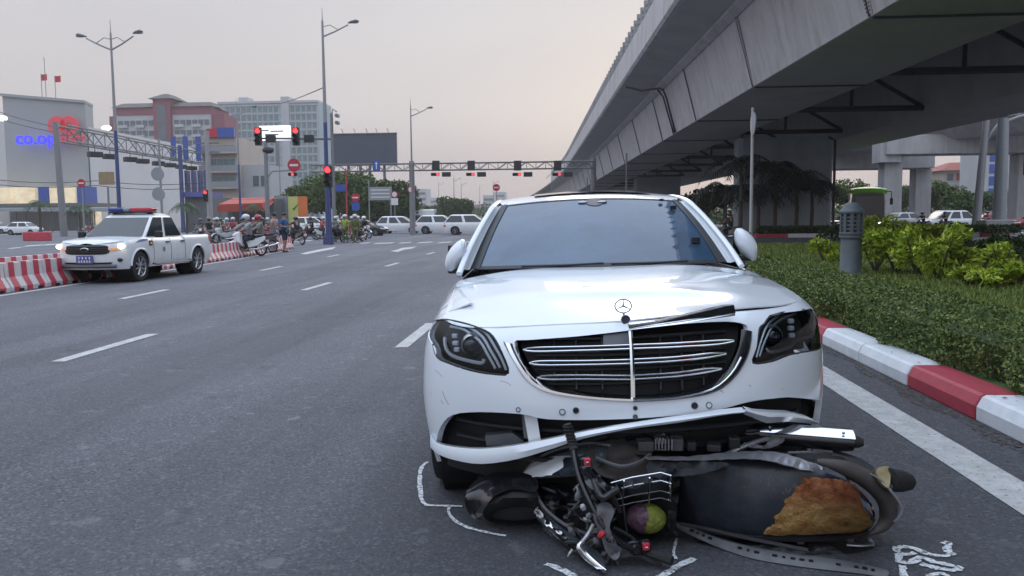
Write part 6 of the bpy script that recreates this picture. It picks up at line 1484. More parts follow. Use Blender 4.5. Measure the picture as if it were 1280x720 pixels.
# ================================================================== SIGNALS, SIGNS, GANTRIES
def lantern(par, c, s=1.0, horiz=False, lit=0, name='signal_head'):
    c = Vector(c); d = (.42*s, .25*s, 1.15*s) if not horiz else (1.15*s, .25*s, .42*s)
    b = MB(); b.box(c, d); h = b.obj(name, 'signal_box', par, bevel=.03)
    for k in range(3):
        o = Vector((0, -.13*s, (.36-.36*k)*s)) if not horiz else Vector(((-.36+.36*k)*s, -.13*s, 0))
        b = MB(); b.lathe([(.001, -.05*s), (.14*s, -.03*s), (.17*s, .02*s)], c+o, 'y', 14); b.obj('lens', 'signal_red' if k == lit else 'deep_black', h, smooth=True)
        b = MB(); b.lathe([(.16*s, .0), (.17*s, -.22*s)], c+o, 'y', 12, a0=R(0), a1=R(180)); b.obj('visor', 'signal_box', h)
    return h
def disc_sign(par, c, r, face='sign_red', bar='sign_white', name='sign_disc'):
    c = Vector(c); b = MB(); b.lathe([(.001, -.02), (r, -.02), (r, .02), (.001, .02)], c, 'y', 24); o = b.obj(name, face, par, smooth=True, sharp=30)
    if bar: b = MB(); b.box(c-Vector((0, .03, 0)), (r*1.3, .012, r*.32)); b.obj('sign_bar', bar, o)
    return o
def post(name, label, cat, base, h, r, m='pole_grey', lean=0, group=None):
    root = thing(name, label, cat, base, 0, group); b = MB(); b.tube([(0, 0, -.02), (lean, 0, h)], [r, r*.75], 10); b.obj('pole', m, root, smooth=True); return root
def zat(px, py, y): return D(px, py, y).z
# truss builder in world coordinates
def truss(root, p0, p1, h, w, nseg, m='truss_grey', r=.07):
    p0, p1 = Vector(p0), Vector(p1); d = (p1-p0); n = Vector((-d.y, d.x, 0)).normalized()*w/2
    for o in (n, -n):
        for z in (0, h):
            b = MB(); b.tube([p0+o+Vector((0, 0, z)), p1+o+Vector((0, 0, z))], r, 6); b.obj('chord', m, root)
    for k in range(nseg):
        a, c = p0+d*(k/nseg), p0+d*((k+1)/nseg)
        b = MB(); b.tube([a+n, c+n+Vector((0, 0, h))] if k % 2 == 0 else [a+n+Vector((0, 0, h)), c+n], r*.6, 5); b.obj('diagonal', m, root)
        b = MB(); b.tube([a-n, c-n+Vector((0, 0, h))] if k % 2 == 0 else [a-n+Vector((0, 0, h)), c-n], r*.6, 5); b.obj('diagonal', m, root)
        b = MB(); b.tube([c+n, c+n+Vector((0, 0, h))], r*.6, 5); b.obj('strut', m, root)
# left gantry
p0, p1 = D(76, 176, 82), D(262, 205, 128); p1.z = p0.z+.5
gl = thing('signal_gantry', 'lattice signal gantry on a thick grey post before the supermarket', 'gantry', (p0.x, p0.y, 0), worldcoords=True)
truss(gl, p0, p1, 1.6, 1.4, 16, r=.10)
b = MB(); b.tube([(p0.x-.2, p0.y, 0), (p0.x-.5, p0.y, p0.z+1.9)], [.36, .28], 12); b.obj('upright', 'pole_grey', gl, smooth=True)
b = MB(); b.tube([(p1.x, p1.y, 0), (p1.x, p1.y, p1.z+1.9)], [.4, .3], 12); b.obj('upright', 'pole_grey', gl, smooth=True)
for t in (.16, .24, .36, .44, .55, .64, .73, .82):
    c = p0.lerp(p1, t)-Vector((0, 0, .9)); b = MB(); b.box(c, (1.5, .9, .6), rz=.9); b.obj('signal_head', 'signal_box', gl, bevel=.1)
    b = MB(); b.tube([c, c+Vector((0, 0, 1.0))], .05, 5); b.obj('hanger', 'truss_grey', gl)
# blue hanging panels near its far end
for px in (217, 232, 248):
    p = D(px, 186, 118); b = MB(); b.box(p, (.75, .15, 3.6)); b.obj('banner_panel', 'sign_blue', gl)
# red pedestrian light and concrete utility pole
up = post('utility_pole', 'slim concrete utility pole with a red signal beside the beige shop house', 'pole', gp(263, 72), 9.5, .28, 'concrete')
lantern(up, (-.2, -.3, 3.7), .9)
for z in (8.4, 7.6):
    b = MB(); b.box((0, 0, z), (2.2, .12, .14)); b.obj('cross_arm', 'truss_grey', up)
# round sign backs
rb = post('sign_post', 'grey post with two round sign backs behind the pickup truck', 'sign', gp(203, 44), 6.0, .07, 'galv')
for py in (217.5, 242.5):
    disc_sign(rb, (-.12, -.06, zat(200, py, 44)), .37, 'sign_back', None)
s1 = post('sign_post', 'small no-entry sign on a thin post in front of the supermarket', 'sign', gp(105, 62), 4.6, .07, 'galv'); disc_sign(s1, (0, -.08, zat(105, 229, 62)), .33)
s2 = post('sign_post', 'tan notice board on a post left of the double-armed lamp', 'sign', gp(137, 62), 4.2, .1, 'pole_grey'); mat('tan_board', (.30, .22, .13), .6, var=.3, scale=10)
b = MB(); b.box((0, -.12, zat(137, 223, 62)), (1.25, .06, 1.0)); b.obj('board', 'tan_board', s2)
# pole with side arm, no-entry disc and small red light
pa = post('signal_pole', 'grey pole with side arm carrying a no-entry disc and small red light', 'traffic light', gp(335, 64), 7.6, .20, 'pole_grey')
zz = zat(371, 212, 64); b = MB(); b.tube([(0, 0, zz-.7), (.5, 0, zz-.1), (3.2, 0, zz)], .06, 6); b.obj('side_arm', 'pole_grey', pa, smooth=True)
disc_sign(pa, (2.3, -.1, zat(371, 206.5, 64)), .52); lantern(pa, (2.2, -.15, zat(369, 218, 64)), .62, True, 1)
b = MB(); b.sphere((.2, 0, 7.0), .35, 8, 6, (1.4, .8, .8)); b.obj('transformer', 'signal_box', pa)
# mast-arm signals
ms = post('signal_mast', 'grey mast with long arm holding two red traffic lights over the road', 'traffic light', gp(418, 52), 8.2, .13, 'pole_grey')
za = zat(380, 173, 52); b = MB(); b.tube([(0, 0, za-.05), (-2.4, 0, za), (-4.9, 0, za+.05)], [.09, .08, .06], 8); b.obj('mast_arm', 'pole_grey', ms, smooth=True)
xof = lambda px, y, base: D(px, 200, y).x-gp(base, y).x
for px in (325.5, 372.5): lantern(ms, (xof(px, 52, 418), -.2, zat(px, 171, 52)), 1.0)
for px in (340, 388):
    b = MB(); b.box((xof(px, 52, 418), -.1, zat(px, 173.5, 52)), (.62, .3, .48)); b.obj('countdown_box', 'signal_box', ms, bevel=.03)
b = MB(); b.tube([(0, 0, 8.1), (.1, 0, 8.5), (.35, 0, 8.3)], .05, 6); b.obj('camera_arm', 'galv', ms)
b = MB(); b.box((.4, -.1, 8.05), (.2, .5, .2)); b.obj('camera_housing', 'pole_grey', ms, bevel=.03)
b = MB(); b.box((.4, -.1, 7.6), (.2, .5, .2)); b.obj('camera_housing', 'pole_grey', ms, bevel=.03)
l2 = post('signal_pole', 'short pole with one large red traffic light in front of the blue lamp post', 'traffic light', gp(413, 46), 4.3, .07, 'pole_blue'); lantern(l2, (0, -.15, zat(413, 221, 46)), 1.05)
# far gantry across the junction
yg = 80; z0 = zat(600, 212, yg); z1 = zat(600, 203.5, yg)
ga, gb = D(388, 212, yg), D(742, 212, yg); ga.z = gb.z = z0
gf = thing('signal_gantry', 'long lattice gantry with four red signals spanning the far side of the junction', 'gantry', (ga.x, yg, 0), worldcoords=True)
truss(gf, ga, gb, z1-z0, .7, 30, r=.055)
for px in (514, 742):
    p = gp(px, yg); b = MB(); b.tube([(p.x, p.y+.8, 0), (p.x, p.y+.8, z1+.3)], [.32, .25], 10); b.obj('upright', 'pole_grey', gf, smooth=True)
for px in (545, 589, 647, 697):
    p = D(px, 207, yg-.6); b = MB(); b.box(p, (.72, .2, .95)); b.obj('lane_box', 'signal_box', gf, bevel=.03)
    lantern(gf, D(px-1, 218, yg-.6), .72, True, 2); b = MB(); b.box(D(px+13, 218, yg-.6), (.85, .25, .45)); b.obj('countdown_box', 'signal_box', gf, bevel=.03)
p = D(470.5, 207, yg-.7); b = MB(); b.box(p, (.72, .06, 1.05)); bs = b.obj('lane_sign', 'sign_blue', gf); b = MB(); b.prism([(p.x-.05, p.y-.04, p.z-.35), (p.x+.05, p.y-.04, p.z-.35), (p.x+.05, p.y-.04, p.z+.15), (p.x+.16, p.y-.04, p.z+.15), (p.x, p.y-.04, p.z+.38), (p.x-.16, p.y-.04, p.z+.15), (p.x-.05, p.y-.04, p.z+.15)], (0, .01, 0)); b.obj('arrow', 'sign_white', bs)
# signs between the trees
s3 = post('sign_post', 'pale board on two posts before the trees left of the far gantry post', 'sign', gp(462, 92), 6, .08, 'galv'); b = MB(); b.box((1.35, -.1, zat(475, 242, 92)), (2.6, .08, 1.5)); b.obj('board', 'sign_back', s3)
b = MB(); b.tube([(2.5, 0, 0), (2.5, 0, 5)], .08, 6); b.obj('pole', 'galv', s3)
for k in range(3):
    b = MB(); b.box((1.35, -.15, zat(475, 242, 92)+.4-.4*k), (2.1, .02, .12)); b.obj('text_line', 'sign_white', s3)
s4 = post('sign_post', 'round red-ringed sign over a white plate beside the pale board', 'sign', gp(494, 88), 4.2, .06, 'galv'); o = disc_sign(s4, (0, -.08, zat(494, 243, 88)), .38, 'sign_red', None); b = MB(); b.lathe([(.001, -.03), (.27, -.03)], (0, -.08, zat(494, 243, 88)), 'y', 18); b.obj('sign_face', 'sign_white', o)
b = MB(); b.box((0, -.08, zat(494, 252, 88)), (.75, .05, .75)); b.obj('plate', 'sign_white', s4)
s5 = post('sign_post', 'round white speed sign on the far gantry post', 'sign', gp(518, 76), 4.0, .05, 'galv'); o = disc_sign(s5, (-.25, -.08, zat(514, 237, 76)), .33, 'sign_red', None); b = MB(); b.lathe([(.001, -.03), (.24, -.03)], (-.25, -.08, zat(514, 237, 76)), 'y', 18); b.obj('sign_face', 'sign_white', o)
s6 = post('sign_post', 'no-entry sign standing alone beyond the junction next to the flyover ramp', 'sign', gp(621, 96), 5.2, .06, 'galv'); disc_sign(s6, (0, -.08, zat(621, 234.5, 96)), .42)
s7 = post('sign_post', 'orange post with small red and blue signs behind the waiting motorbikes', 'sign', gp(434, 66), 5.6, .07, 'barrier_red'); b = MB(); b.box((-.6, -.08, zat(428, 235, 66)), (1.1, .05, .55)); b.obj('blue_board', 'sign_blue', s7)
disc_sign(s7, (.75, -.08, zat(446, 247, 66)), .36); b = MB(); b.box((.75, -.08, zat(446, 258, 66)), (.62, .05, .66)); b.obj('blue_plate', 'sign_blue', s7)
s8 = post('sign_post', 'tall pale sign post with a disc seen edge-on beside the sedan roof', 'sign', G(938, 329), 4.6, .055, 'concrete_pale')
b = MB(); b.lathe([(.001, -.018), (.34, -.018), (.34, .018), (.001, .018)], (0, -.09, zat(938, 155, G(938, 329).y)), 'x', 24); b.obj('sign_disc', 'sign_back', s8, smooth=True, sharp=30)
# thin light pole under the flyover
post('lamp_pole', 'thin grey pole below the flyover edge left of the sedan roof', 'pole', gp(783, 75), 7.2, .1, 'pole_grey')
post('lamp_pole', 'short grey pole at the far end of the flyover webs', 'pole', gp(734, 110), 6.8, .1, 'pole_grey')
# right side poles
pr_ = post('signal_pole', 'leaning grey pole with a bent arm in front of the viaduct column', 'pole', G(1219, 291), zat(1225, 152, G(1219, 291).y)+.3, .32, 'galv', lean=.5)
b = MB(); hh = zat(1225, 152, G(1219, 291).y); b.tube([(.5, 0, hh-1.5), (1.2, -.3, hh-.3), (2.4, -.8, hh+.2), (6, -2, hh+.9)], .12, 6); b.obj('bent_arm', 'galv', pr_, smooth=True)
lantern(pr_, (3.1, -1, hh-3.3), 1.3, lit=9)
pp = post('thick_pole', 'thick pale pole standing in a concrete block by the island kerb', 'pole', gp(1249, 60), zat(1253, 148, 60), .48, 'sign_back')
b = MB(); b.box((-.3, 0, .5), (2.1, 1.6, 1.0), taper=.92); b.obj('concrete_block', 'concrete', pp, bevel=.08)
# ================================================================== BOLLARD LAMP
mat('bollard_paint', (.095, .115, .135), .5, var=.2, scale=10, dirt=.4, bump=.1)
bb = G(1063, 343, .33); BL = thing('bollard_lamp', 'grey-blue cast bollard lamp with louvred head on the lawn', 'bollard', (bb.x, bb.y, .30))
b = MB(); b.lathe([(.215, 0), (.215, .06), (.19, .09), (.178, .68), (.172, .70)], n=20); b.obj('shaft', 'bollard_paint', BL, smooth=True)
for z in (.715, .775):
    b = MB(); b.lathe([(.17, z-.03), (.205, z-.025), (.212, z), (.205, z+.025), (.17, z+.03)], n=20); b.obj('collar', 'bollard_paint', BL, smooth=True)
b = MB(); b.lathe([(.13, .80), (.13, 1.13)], n=16); b.obj('lamp_core', 'bike_grey', BL, smooth=True)
for k in range(10):
    a = 2*math.pi*k/10; b = MB(); b.box((.175*math.cos(a), .175*math.sin(a), .965), (.055, .055, .33), rz=a); b.obj('louvre_post', 'bollard_paint', BL)
for z in (.87, .94, 1.01, 1.08):
    b = MB(); b.lathe([(.12, z+.012), (.18, z-.012), (.18, z-.022), (.12, z+.0)], n=16); b.obj('louvre', 'sign_back', BL)
b = MB(); b.lathe([(.17, 1.13), (.215, 1.135), (.22, 1.17), (.20, 1.20), (.15, 1.26), (.14, 1.29), (.09, 1.33), (.001, 1.34)], n=20); b.obj('cap', 'bollard_paint', BL, smooth=True)
# overhead cables
def cable(label, pts, r=.035):
    b = MB(); P = [D(*p) for p in pts]; Q = []
    for a, c in zip(P, P[1:]):
        for k in range(12):
            t = k/12; q = a.lerp(c, t); q.z -= .35*math.sin(math.pi*t); Q.append(q)
    b.tube(Q+[P[-1]], r, 5); b.obj('overhead_cable', 'black_plastic', label=label, cat='cable', group='overhead cables')
cable('black cable sagging from the supermarket wall to the gantry post', [(-30, 128, 110), (76, 160, 82)], .05)
cable('second black cable sagging from the supermarket wall to the gantry post', [(-30, 137, 110), (72, 166, 82)], .05)
cable('thin cable running up to the blue street lamp over the tall flats', [(330, 130, 100), (403, 110, 47)], .03)
for z_, l_ in ((197, 'upper'), (203, 'lower')): cable(l_+' thin wire strung across the supermarket wall', [(-20, z_+26, 90), (120, z_+29, 90), (262, z_+31, 90)], .04)
# ================================================================== BUILDINGS
mat('mall_wall', (.34, .36, .37), .8, var=.05, scale=.2, dirt=.12)
mat('mall_white', (.60, .60, .61), .8, var=.05, scale=.2, dirt=.15)
mat('shop_lit', (.55, .48, .36), .6, var=.5, scale=.5, emit=(1, .80, .50), estr=.42)
mat('sign_lit_blue', (.05, .05, .7), .4, var=0, emit=(.03, .03, 1), estr=1.6)
mat('logo_red', (.45, .05, .07), .5, var=.05, emit=(.6, .05, .08), estr=.35)
mat('canopy_grey', (.12, .13, .14), .6, var=.15, scale=1)
mat('flat_white', (.44, .45, .47), .8, var=.06, scale=.3, dirt=.2)
mat('flat_red', (.24, .07, .095), .8, var=.08, scale=.3, dirt=.2)
mat('flat_roof', (.11, .09, .09), .8, var=.15, scale=.5)
mat('flat_grey', (.30, .39, .43), .8, var=.05, scale=.2, dirt=.15)
mat('flat_glass', (.10, .13, .15), .2, var=.3, scale=.4)
mat('flat_glass_teal', (.13, .20, .21), .25, var=.25, scale=.3)
mat('shop_beige', (.42, .37, .33), .8, var=.08, scale=.5, dirt=.25)
mat('orange_awning', (.42, .07, .045), .6, var=.15, scale=1)
mat('board_yellow', (.50, .52, .16), .6, var=.1); mat('board_orange', (.62, .16, .04), .6, var=.1)
mat('billboard_face', (.085, .10, .13), .7, var=.06, scale=.3)
mat('billboard_lit', (.8, .8, .8), .5, var=0, emit=(1, .97, .98), estr=1.3)
mat('roof_red', (.28, .08, .06), .8, var=.15, scale=1)
mat('flag_red', (.5, .02, .04), .7, var=.1)
def bpt(px, y): p = D(px, 277, y); return p.x
def zt_(px, py, y): return D(px, py, y).z
def text_obj(txt, name, m, par, loc, size, rz=0, ext=.15):
    cu = bpy.data.curves.new('t', 'FONT'); cu.body = txt; cu.size = size; cu.extrude = ext; cu.offset = size*.018; cu.space_character = 1.06
    ob = bpy.data.objects.new('t', cu); COL.objects.link(ob); dg = bpy.context.evaluated_depsgraph_get(); me = bpy.data.meshes.new_from_object(ob.evaluated_get(dg)); bpy.data.objects.remove(ob, do_unlink=True)
    o = bpy.data.objects.new(name, me); COL.objects.link(o); me.materials.clear(); me.materials.append(MAT[m]); o.parent = par
    o.location = Vector(loc)-ORG.get(par.name, Vector((0, 0, 0))); o.rotation_euler = (R(90), 0, rz); return o
# ---- supermarket
ym = 150; X0, X1 = bpt(8, ym), bpt(114, ym); zT = zt_(60, 126, ym)
mall = thing('supermarket', 'large windowless grey supermarket block with a blue lit sign', 'building', ((X0+X1)/2, ym, 0), worldcoords=True)
b = MB(); b.loft([[(X0, ym+1, 0), (X1, ym, 0), (X1-1.5, ym+5, 0), (X0, ym+9, 0)], [(X0, ym+1, zT+1.2), (X1, ym, zT-.6), (X1-1.5, ym+5, zT-.6), (X0, ym+9, zT+1.2)]]); b.obj('wall', 'mall_wall', mall)
b = MB(); b.loft([[(X0-.2, ym+.6, zT+1.2), (X1+.2, ym-.4, zT-.6), (X1-1.4, ym+5, zT-.6), (X0-.2, ym+9, zT+1.2)], [(X0-.2, ym+.6, zT+1.7), (X1+.2, ym-.4, zT-.1), (X1-1.4, ym+5, zT-.1), (X0-.2, ym+9, zT+1.7)]]); b.obj('parapet', 'mall_wall', mall)
# long lower wing receding to the right
Xw, yw = bpt(236, 205), 205; zw = zt_(114, 158, ym)
b = MB(); b.loft([[(X1+.05, ym+.5, 0), (Xw, yw, 0), (Xw-10, yw+40, 0), (X1+.05, ym+40, 0)], [(X1+.05, ym+.5, zw), (Xw, yw, zw+.5), (Xw-10, yw+40, zw+.5), (X1+.05, ym+40, zw)]]); b.obj('wing_wall', 'mall_white', mall)
X00 = bpt(-60, ym); b = MB(); b.mm(X00, X0-.05, ym+6, ym+40, 0, zt_(0, 145, ym)); b.obj('side_wall', 'mall_white', mall)
for k in range(1, 6):
    x = X1+(Xw-X1)*k/6; y = ym+(yw-ym)*k/6; b = MB(); b.box((x, y-.05, zw/2), (.18, .3, zw)); b.obj('wall_seam', 'mall_wall', mall)
# lit upper sign zone and ground floor
d = Vector((Xw-X1, yw-ym, 0)).normalized()
text_obj('co.op', 'sign_letters', 'sign_lit_blue', mall, (bpt(26.5, ym-1), ym-1.2, zt_(48, 180.5, ym)), 3.3)
text_obj('mart', 'sign_letters', 'logo_red', mall, (bpt(77, ym-1), ym-1.2, zt_(48, 180.5, ym)), 2.8)
for px, r in ((72, 1.75), (87, 1.75)):
    c = D(px, 157, ym-1); b = MB(); b.lathe([(.65, -.3), (r, -.3), (r, .2), (.65, .2)], c, 'y', 28); b.obj('logo_ring', 'logo_red', mall, smooth=True, sharp=30)
for a, c_, m in ((-60, 20, 'shop_lit'), (22, 50, 'shop_lit'), (54, 66, 'sign_blue'), (68, 100, 'shop_lit'), (102, 112, 'sign_blue')):
    xa, xb = bpt(a, ym-3), bpt(c_, ym-3); zc = zt_(30, 247, ym-3); b = MB(); b.mm(xa, xb, ym-4, ym-.1, zc-1.6, zc+1.9); b.obj('shop_front', m, mall)
b = MB(); b.mm(bpt(-60, ym-6), bpt(130, ym-6), ym-10, ym-.1, zt_(30, 259, ym-6), zt_(30, 255, ym-6)); b.obj('canopy', 'canopy_grey', mall)
for k in range(8):
    t0, t1 = k/8+.01, (k+1)/8-.02; p, q = Vector((X1, ym, 0)).lerp(Vector((Xw, yw, 0)), t0), Vector((X1, ym, 0)).lerp(Vector((Xw, yw, 0)), t1); n = Vector((d.y, -d.x, 0))
    b = MB(); b.prism([p+n*.3+Vector((0, 0, 1)), q+n*.3+Vector((0, 0, 1)), q+n*.3+Vector((0, 0, 4.2)), p+n*.3+Vector((0, 0, 4.2))], n*.2); b.obj('shop_front', 'shop_lit' if k < 4 else 'canopy_grey', mall)
for k, px in enumerate((20, 64, 112, 150)):
    c = D(px, 262, 118); ps = thing('parking_shelter', 'grey parking shelter on thin posts before the supermarket', 'shelter', (c.x, c.y, 0), 0, 'parking shelters', worldcoords=True)
    b = MB(); b.loft([[(c.x-4.5, c.y-2.5, c.z-.3), (c.x+4.5, c.y-2.5, c.z-.3), (c.x+4.5, c.y+2.5, c.z-.1), (c.x-4.5, c.y+2.5, c.z-.1)], [(c.x-4.4, c.y-2, c.z+.15), (c.x+4.4, c.y-2, c.z+.15), (c.x+4.4, c.y+2, c.z+.35), (c.x-4.4, c.y+2, c.z+.35)]]); b.obj('shelter_roof', 'canopy_grey', ps)
    for dx in (-4, 0, 4):
        q = MB(); q.tube([(c.x+dx, c.y, 0), (c.x+dx, c.y, c.z-.1)], .10, 6); q.obj('shelter_post', 'pole_grey', ps)
mat('bulb_soft', (.9, .9, .9), .4, var=0, emit=(1, .98, .95), estr=1.6)
for px, py, y, r in ((3, 148, 140, .7), (133, 160, 165, .8)):
    c = D(px, py, y); b = MB(); b.sphere(c, r, 12, 8, (1.4, .6, .7)); b.obj('flood_light', 'bulb_soft', mall, smooth=True)
for px, top, fl in ((53, 95, 1), (58, 74, 0), (70, 97, 1)):
    p = D(px, 125, ym+5); h = zt_(px, top, ym+5)-zT; r_ = thing('flagpole', ('thin flagpole with red flag left of the tall roof mast' if px < 60 else 'thin flagpole with red flag right of the tall roof mast') if fl else 'tall bare mast between the two red flags on the roof', 'flagpole', (p.x, p.y, zT+.4))
    b = MB(); b.tube([(0, 0, -.5), (0, 0, h)], .07, 5); b.obj('pole', 'galv', r_)
    if fl:
        b = MB(); b.grid([[(x, .15*math.sin(x*3), h-.1-z+.05*x) for x in np.linspace(0, 1.25, 7)] for z in (0, .6, 1.2)]); f_ = b.obj('flag', 'flag_red', r_, smooth=True)
# ---- window grid helper
def shared_windows(par, mesh, pts, name='window'):
    for p in pts:
        o = bpy.data.objects.new(name, mesh); COL.objects.link(o); o.parent = par; o.location = Vector(p)-ORG[par.name]
def boxmesh(d, m):
    b = MB(); b.box((0, 0, 0), d); o = b.obj('tmp', m); me = o.data; bpy.data.objects.remove(o); return me
# ---- red and white flats
yf = 260; xa, xb = bpt(151, yf), bpt(268, yf); zf = zt_(200, 134, yf)
fl = thing('apartment_block', 'white and dark red apartment block with brown roof and stair tower', 'building', ((xa+xb)/2, yf, 0), worldcoords=True)
b = MB(); b.mm(xa, xb, yf, yf+14, 0, zf); b.obj('wall', 'flat_white', fl)
b = MB(); b.mm(xa-.2, xb+.2, yf-.25, yf+14.2, zf-2.4, zf); b.obj('red_band', 'flat_red', fl)
b = MB(); b.loft([[(xa-1, yf-1, zf), (xb+1, yf-1, zf), (xb+1, yf+15, zf), (xa-1, yf+15, zf)], [(xa+1, yf+3, zf+1.8), (xb-1, yf+3, zf+1.8), (xb-1, yf+11, zf+1.8), (xa+1, yf+11, zf+1.8)]]); b.obj('roof', 'flat_roof', fl)
xc0, xc1 = bpt(200, yf), bpt(221, yf); zc = zt_(210, 124, yf)
b = MB(); b.mm(xc0, xc1, yf-1.2, yf+10, 0, zc); b.obj('stair_tower', 'flat_red', fl)
b = MB(); b.mm(xc0+1.4, xc1-1.4, yf-1.35, yf-1.1, 2, zc-2); b.obj('stair_glazing', 'flat_glass', fl)
b = MB(); b.loft([[(xc0-1.2, yf-2.2, zc), (xc1+1.2, yf-2.2, zc), (xc1+1.2, yf+11, zc), (xc0-1.2, yf+11, zc)], [(xc0+2, yf+2, zc+2), (xc1-2, yf+2, zc+2), (xc1-2, yf+7, zc+2), (xc0+2, yf+7, zc+2)]]); b.obj('tower_roof', 'flat_roof', fl)
for px0, px1 in ((141, 152), (267, 284)):
    b = MB(); b.mm(bpt(px0, yf), bpt(px1, yf), yf+1, yf+12, 0, zf-2.5); b.obj('red_wing', 'flat_red', fl)
win = boxmesh((1.5, .3, 1.6), 'flat_glass'); bal = boxmesh((3.0, 1.0, .9), 'flat_white')
pts, pb = [], []
for i in range(9):
    z = zf-5-i*3.3
    for j in range(6): pts.append((xa+1.6+j*2.05, yf-.1, z)); pts.append((xc1+1.5+j*2.0, yf-.1, z))
    for j in (0, 2): pb.append((xa+2.6+j*2.05*1.4, yf-.5, z-1.1)); pb.append((xc1+2.5+j*2.8, yf-.5, z-1.1))
shared_windows(fl, win, pts); shared_windows(fl, bal, pb, 'balcony')
# ---- tall pale flats
yt = 330; xa, xb = bpt(278, yt), bpt(402, yt); zf = zt_(340, 129, yt)
tf = thing('apartment_block', 'tall pale grey-green apartment block with a dense grid of windows', 'building', ((xa+xb)/2, yt, 0), worldcoords=True)
b = MB(); b.mm(xa, xb, yt, yt+18, 0, zf); b.obj('wall', 'flat_grey', tf)
b = MB(); b.mm(bpt(356, yt), bpt(366, yt), yt-.4, yt+10, 0, zf+2.5); b.obj('lift_core', 'flat_white', tf)
b = MB(); b.mm(xa, xb, yt-.5, yt+18.5, zf, zf+.9); b.obj('parapet', 'flat_white', tf)
b = MB(); b.mm(bpt(300, yt), bpt(312, yt), yt+3, yt+9, zf+.9, zf+3); b.obj('roof_plant', 'flat_white', tf)
win = boxmesh((1.35, .3, 2.0), 'flat_glass_teal')
nx = 18; pts = [(xa+1.6+j*(xb-xa-3.2)/(nx-1), yt-.12, zf-2.4-i*3.35) for i in range(14) for j in range(nx) if not (bpt(355, yt) < xa+1.6+j*(xb-xa-3.2)/(nx-1) < bpt(367, yt))]
shared_windows(tf, win, pts)
slab = boxmesh((xb-xa, .35, .5), 'flat_white'); shared_windows(tf, slab, [((xa+xb)/2, yt-.15, zf-.8-i*3.35) for i in range(14)], 'floor_slab')
mul_ = boxmesh((.35, .4, zf-3), 'flat_white'); shared_windows(tf, mul_, [(xa+.5+j*(xb-xa-1)/9, yt-.2, zf/2) for j in range(10)], 'pilaster')
# ---- beige shop house
yb_ = 120; xa, xb = bpt(256, yb_), bpt(299, yb_); z4 = zt_(270, 172, yb_)
sh = thing('shop_house', 'beige four-storey shop house with balconies and a red-blue roof board', 'building', ((xa+xb)/2, yb_, 0), worldcoords=True)
b = MB(); b.mm(xa, xb, yb_, yb_+12, 0, z4); b.obj('wall', 'shop_beige', sh)
b = MB(); b.mm(xb+.02, bpt(334, yb_), yb_+2, yb_+12, 0, zt_(310, 205, yb_)); b.obj('annex_wall', 'flat_white', sh)
for (py0, py1, m) in ((182, 187, 'flat_glass'), (199, 211, 'flat_glass_teal'), (221, 231, 'flat_glass_teal')):
    za, zb = zt_(270, py1, yb_), zt_(270, py0, yb_)
    for k in range(5):
        b = MB(); x = xa+.4+k*(xb-xa-.6)/5; b.mm(x, x+(xb-xa)/5-.25, yb_-.06, yb_+.1, za, zb); w_ = b.obj('window', m, sh)
    b = MB(); b.mm(xa-.2, xb+.4, yb_-.9, yb_-.02, za-.65, za-.35); b.obj('balcony_slab', 'shop_beige', sh)
    b = MB(); b.mm(xa-.2, xb+.4, yb_-.9, yb_-.8, za-.3, za+.45); b.obj('balcony_rail', 'sign_back', sh)
for px in (312, 322):
    b = MB(); b.mm(bpt(px, yb_), bpt(px+7, yb_), yb_+1.9, yb_+2.1, zt_(310, 232, yb_), zt_(310, 219, yb_)); b.obj('window', 'flat_glass', sh)
b = MB(); b.mm(bpt(264, yb_), bpt(277, yb_), yb_-.4, yb_, z4, zt_(270, 161, yb_)); b.obj('roof_board', 'flag_red', sh)
b = MB(); b.mm(bpt(277.2, yb_), bpt(298, yb_), yb_-.4, yb_, z4, zt_(270, 160, yb_)); b.obj('roof_board', 'sign_blue', sh)
# ---- blue framed shop
yy = 105; bf = thing('blue_shop_frame', 'dark blue shop front frame between the supermarket wing and the shop house', 'building', (bpt(245, yy), yy, 0), worldcoords=True)
for px in (233, 241, 249, 257):
    b = MB(); b.mm(bpt(px, yy), bpt(px+3, yy), yy, yy+1, zt_(245, 241, yy), zt_(245, 213, yy)); b.obj('column', 'pole_blue', bf)
b = MB(); b.mm(bpt(230, yy), bpt(260, yy), yy-.3, yy+5, zt_(245, 246, yy), zt_(245, 240, yy)); b.obj('fascia', 'plate_blue', bf)
b = MB(); b.mm(bpt(230, yy), bpt(260, yy), yy+.5, yy+8, 0, zt_(245, 246, yy)); b.obj('shop_wall', 'canopy_grey', bf)
b = MB(); b.tube([(bpt(231, yy), yy-.5, 0), (bpt(231, yy), yy-.5, zt_(231, 182, yy))], .28, 8); b.obj('blue_post', 'pole_blue', bf)
# ---- street-level awning, shelters, hoardings
ya = 88; aw = thing('orange_awning', 'long orange-red awning over the parked motorbikes', 'awning', (bpt(302, ya), ya, 0), worldcoords=True)
x0, x1 = bpt(271, ya), bpt(331, ya); za, zb = zt_(300, 265, ya), zt_(300, 254, ya)
b = MB(); b.loft([[(x0, ya, za), (x1, ya, za+.1), (x1, ya+4, zb+.5), (x0, ya+4, zb+.5)], [(x0+.3, ya-.1, zb-.1), (x1-.2, ya-.1, zb), (x1-.2, ya+4, zb+.7), (x0+.3, ya+4, zb+.7)]]); b.obj('valance', 'orange_awning', aw)
for k in range(5):
    b = MB(); b.tube([(x0+(x1-x0)*k/4, ya+1, 0), (x0+(x1-x0)*k/4, ya+1, za+.2)], .06, 6); b.obj('awning_post', 'pole_grey', aw)
b = MB(); b.mm(x0, x1, ya+3, ya+8, 0, za+1.5); b.obj('stall_wall', 'canopy_grey', aw)
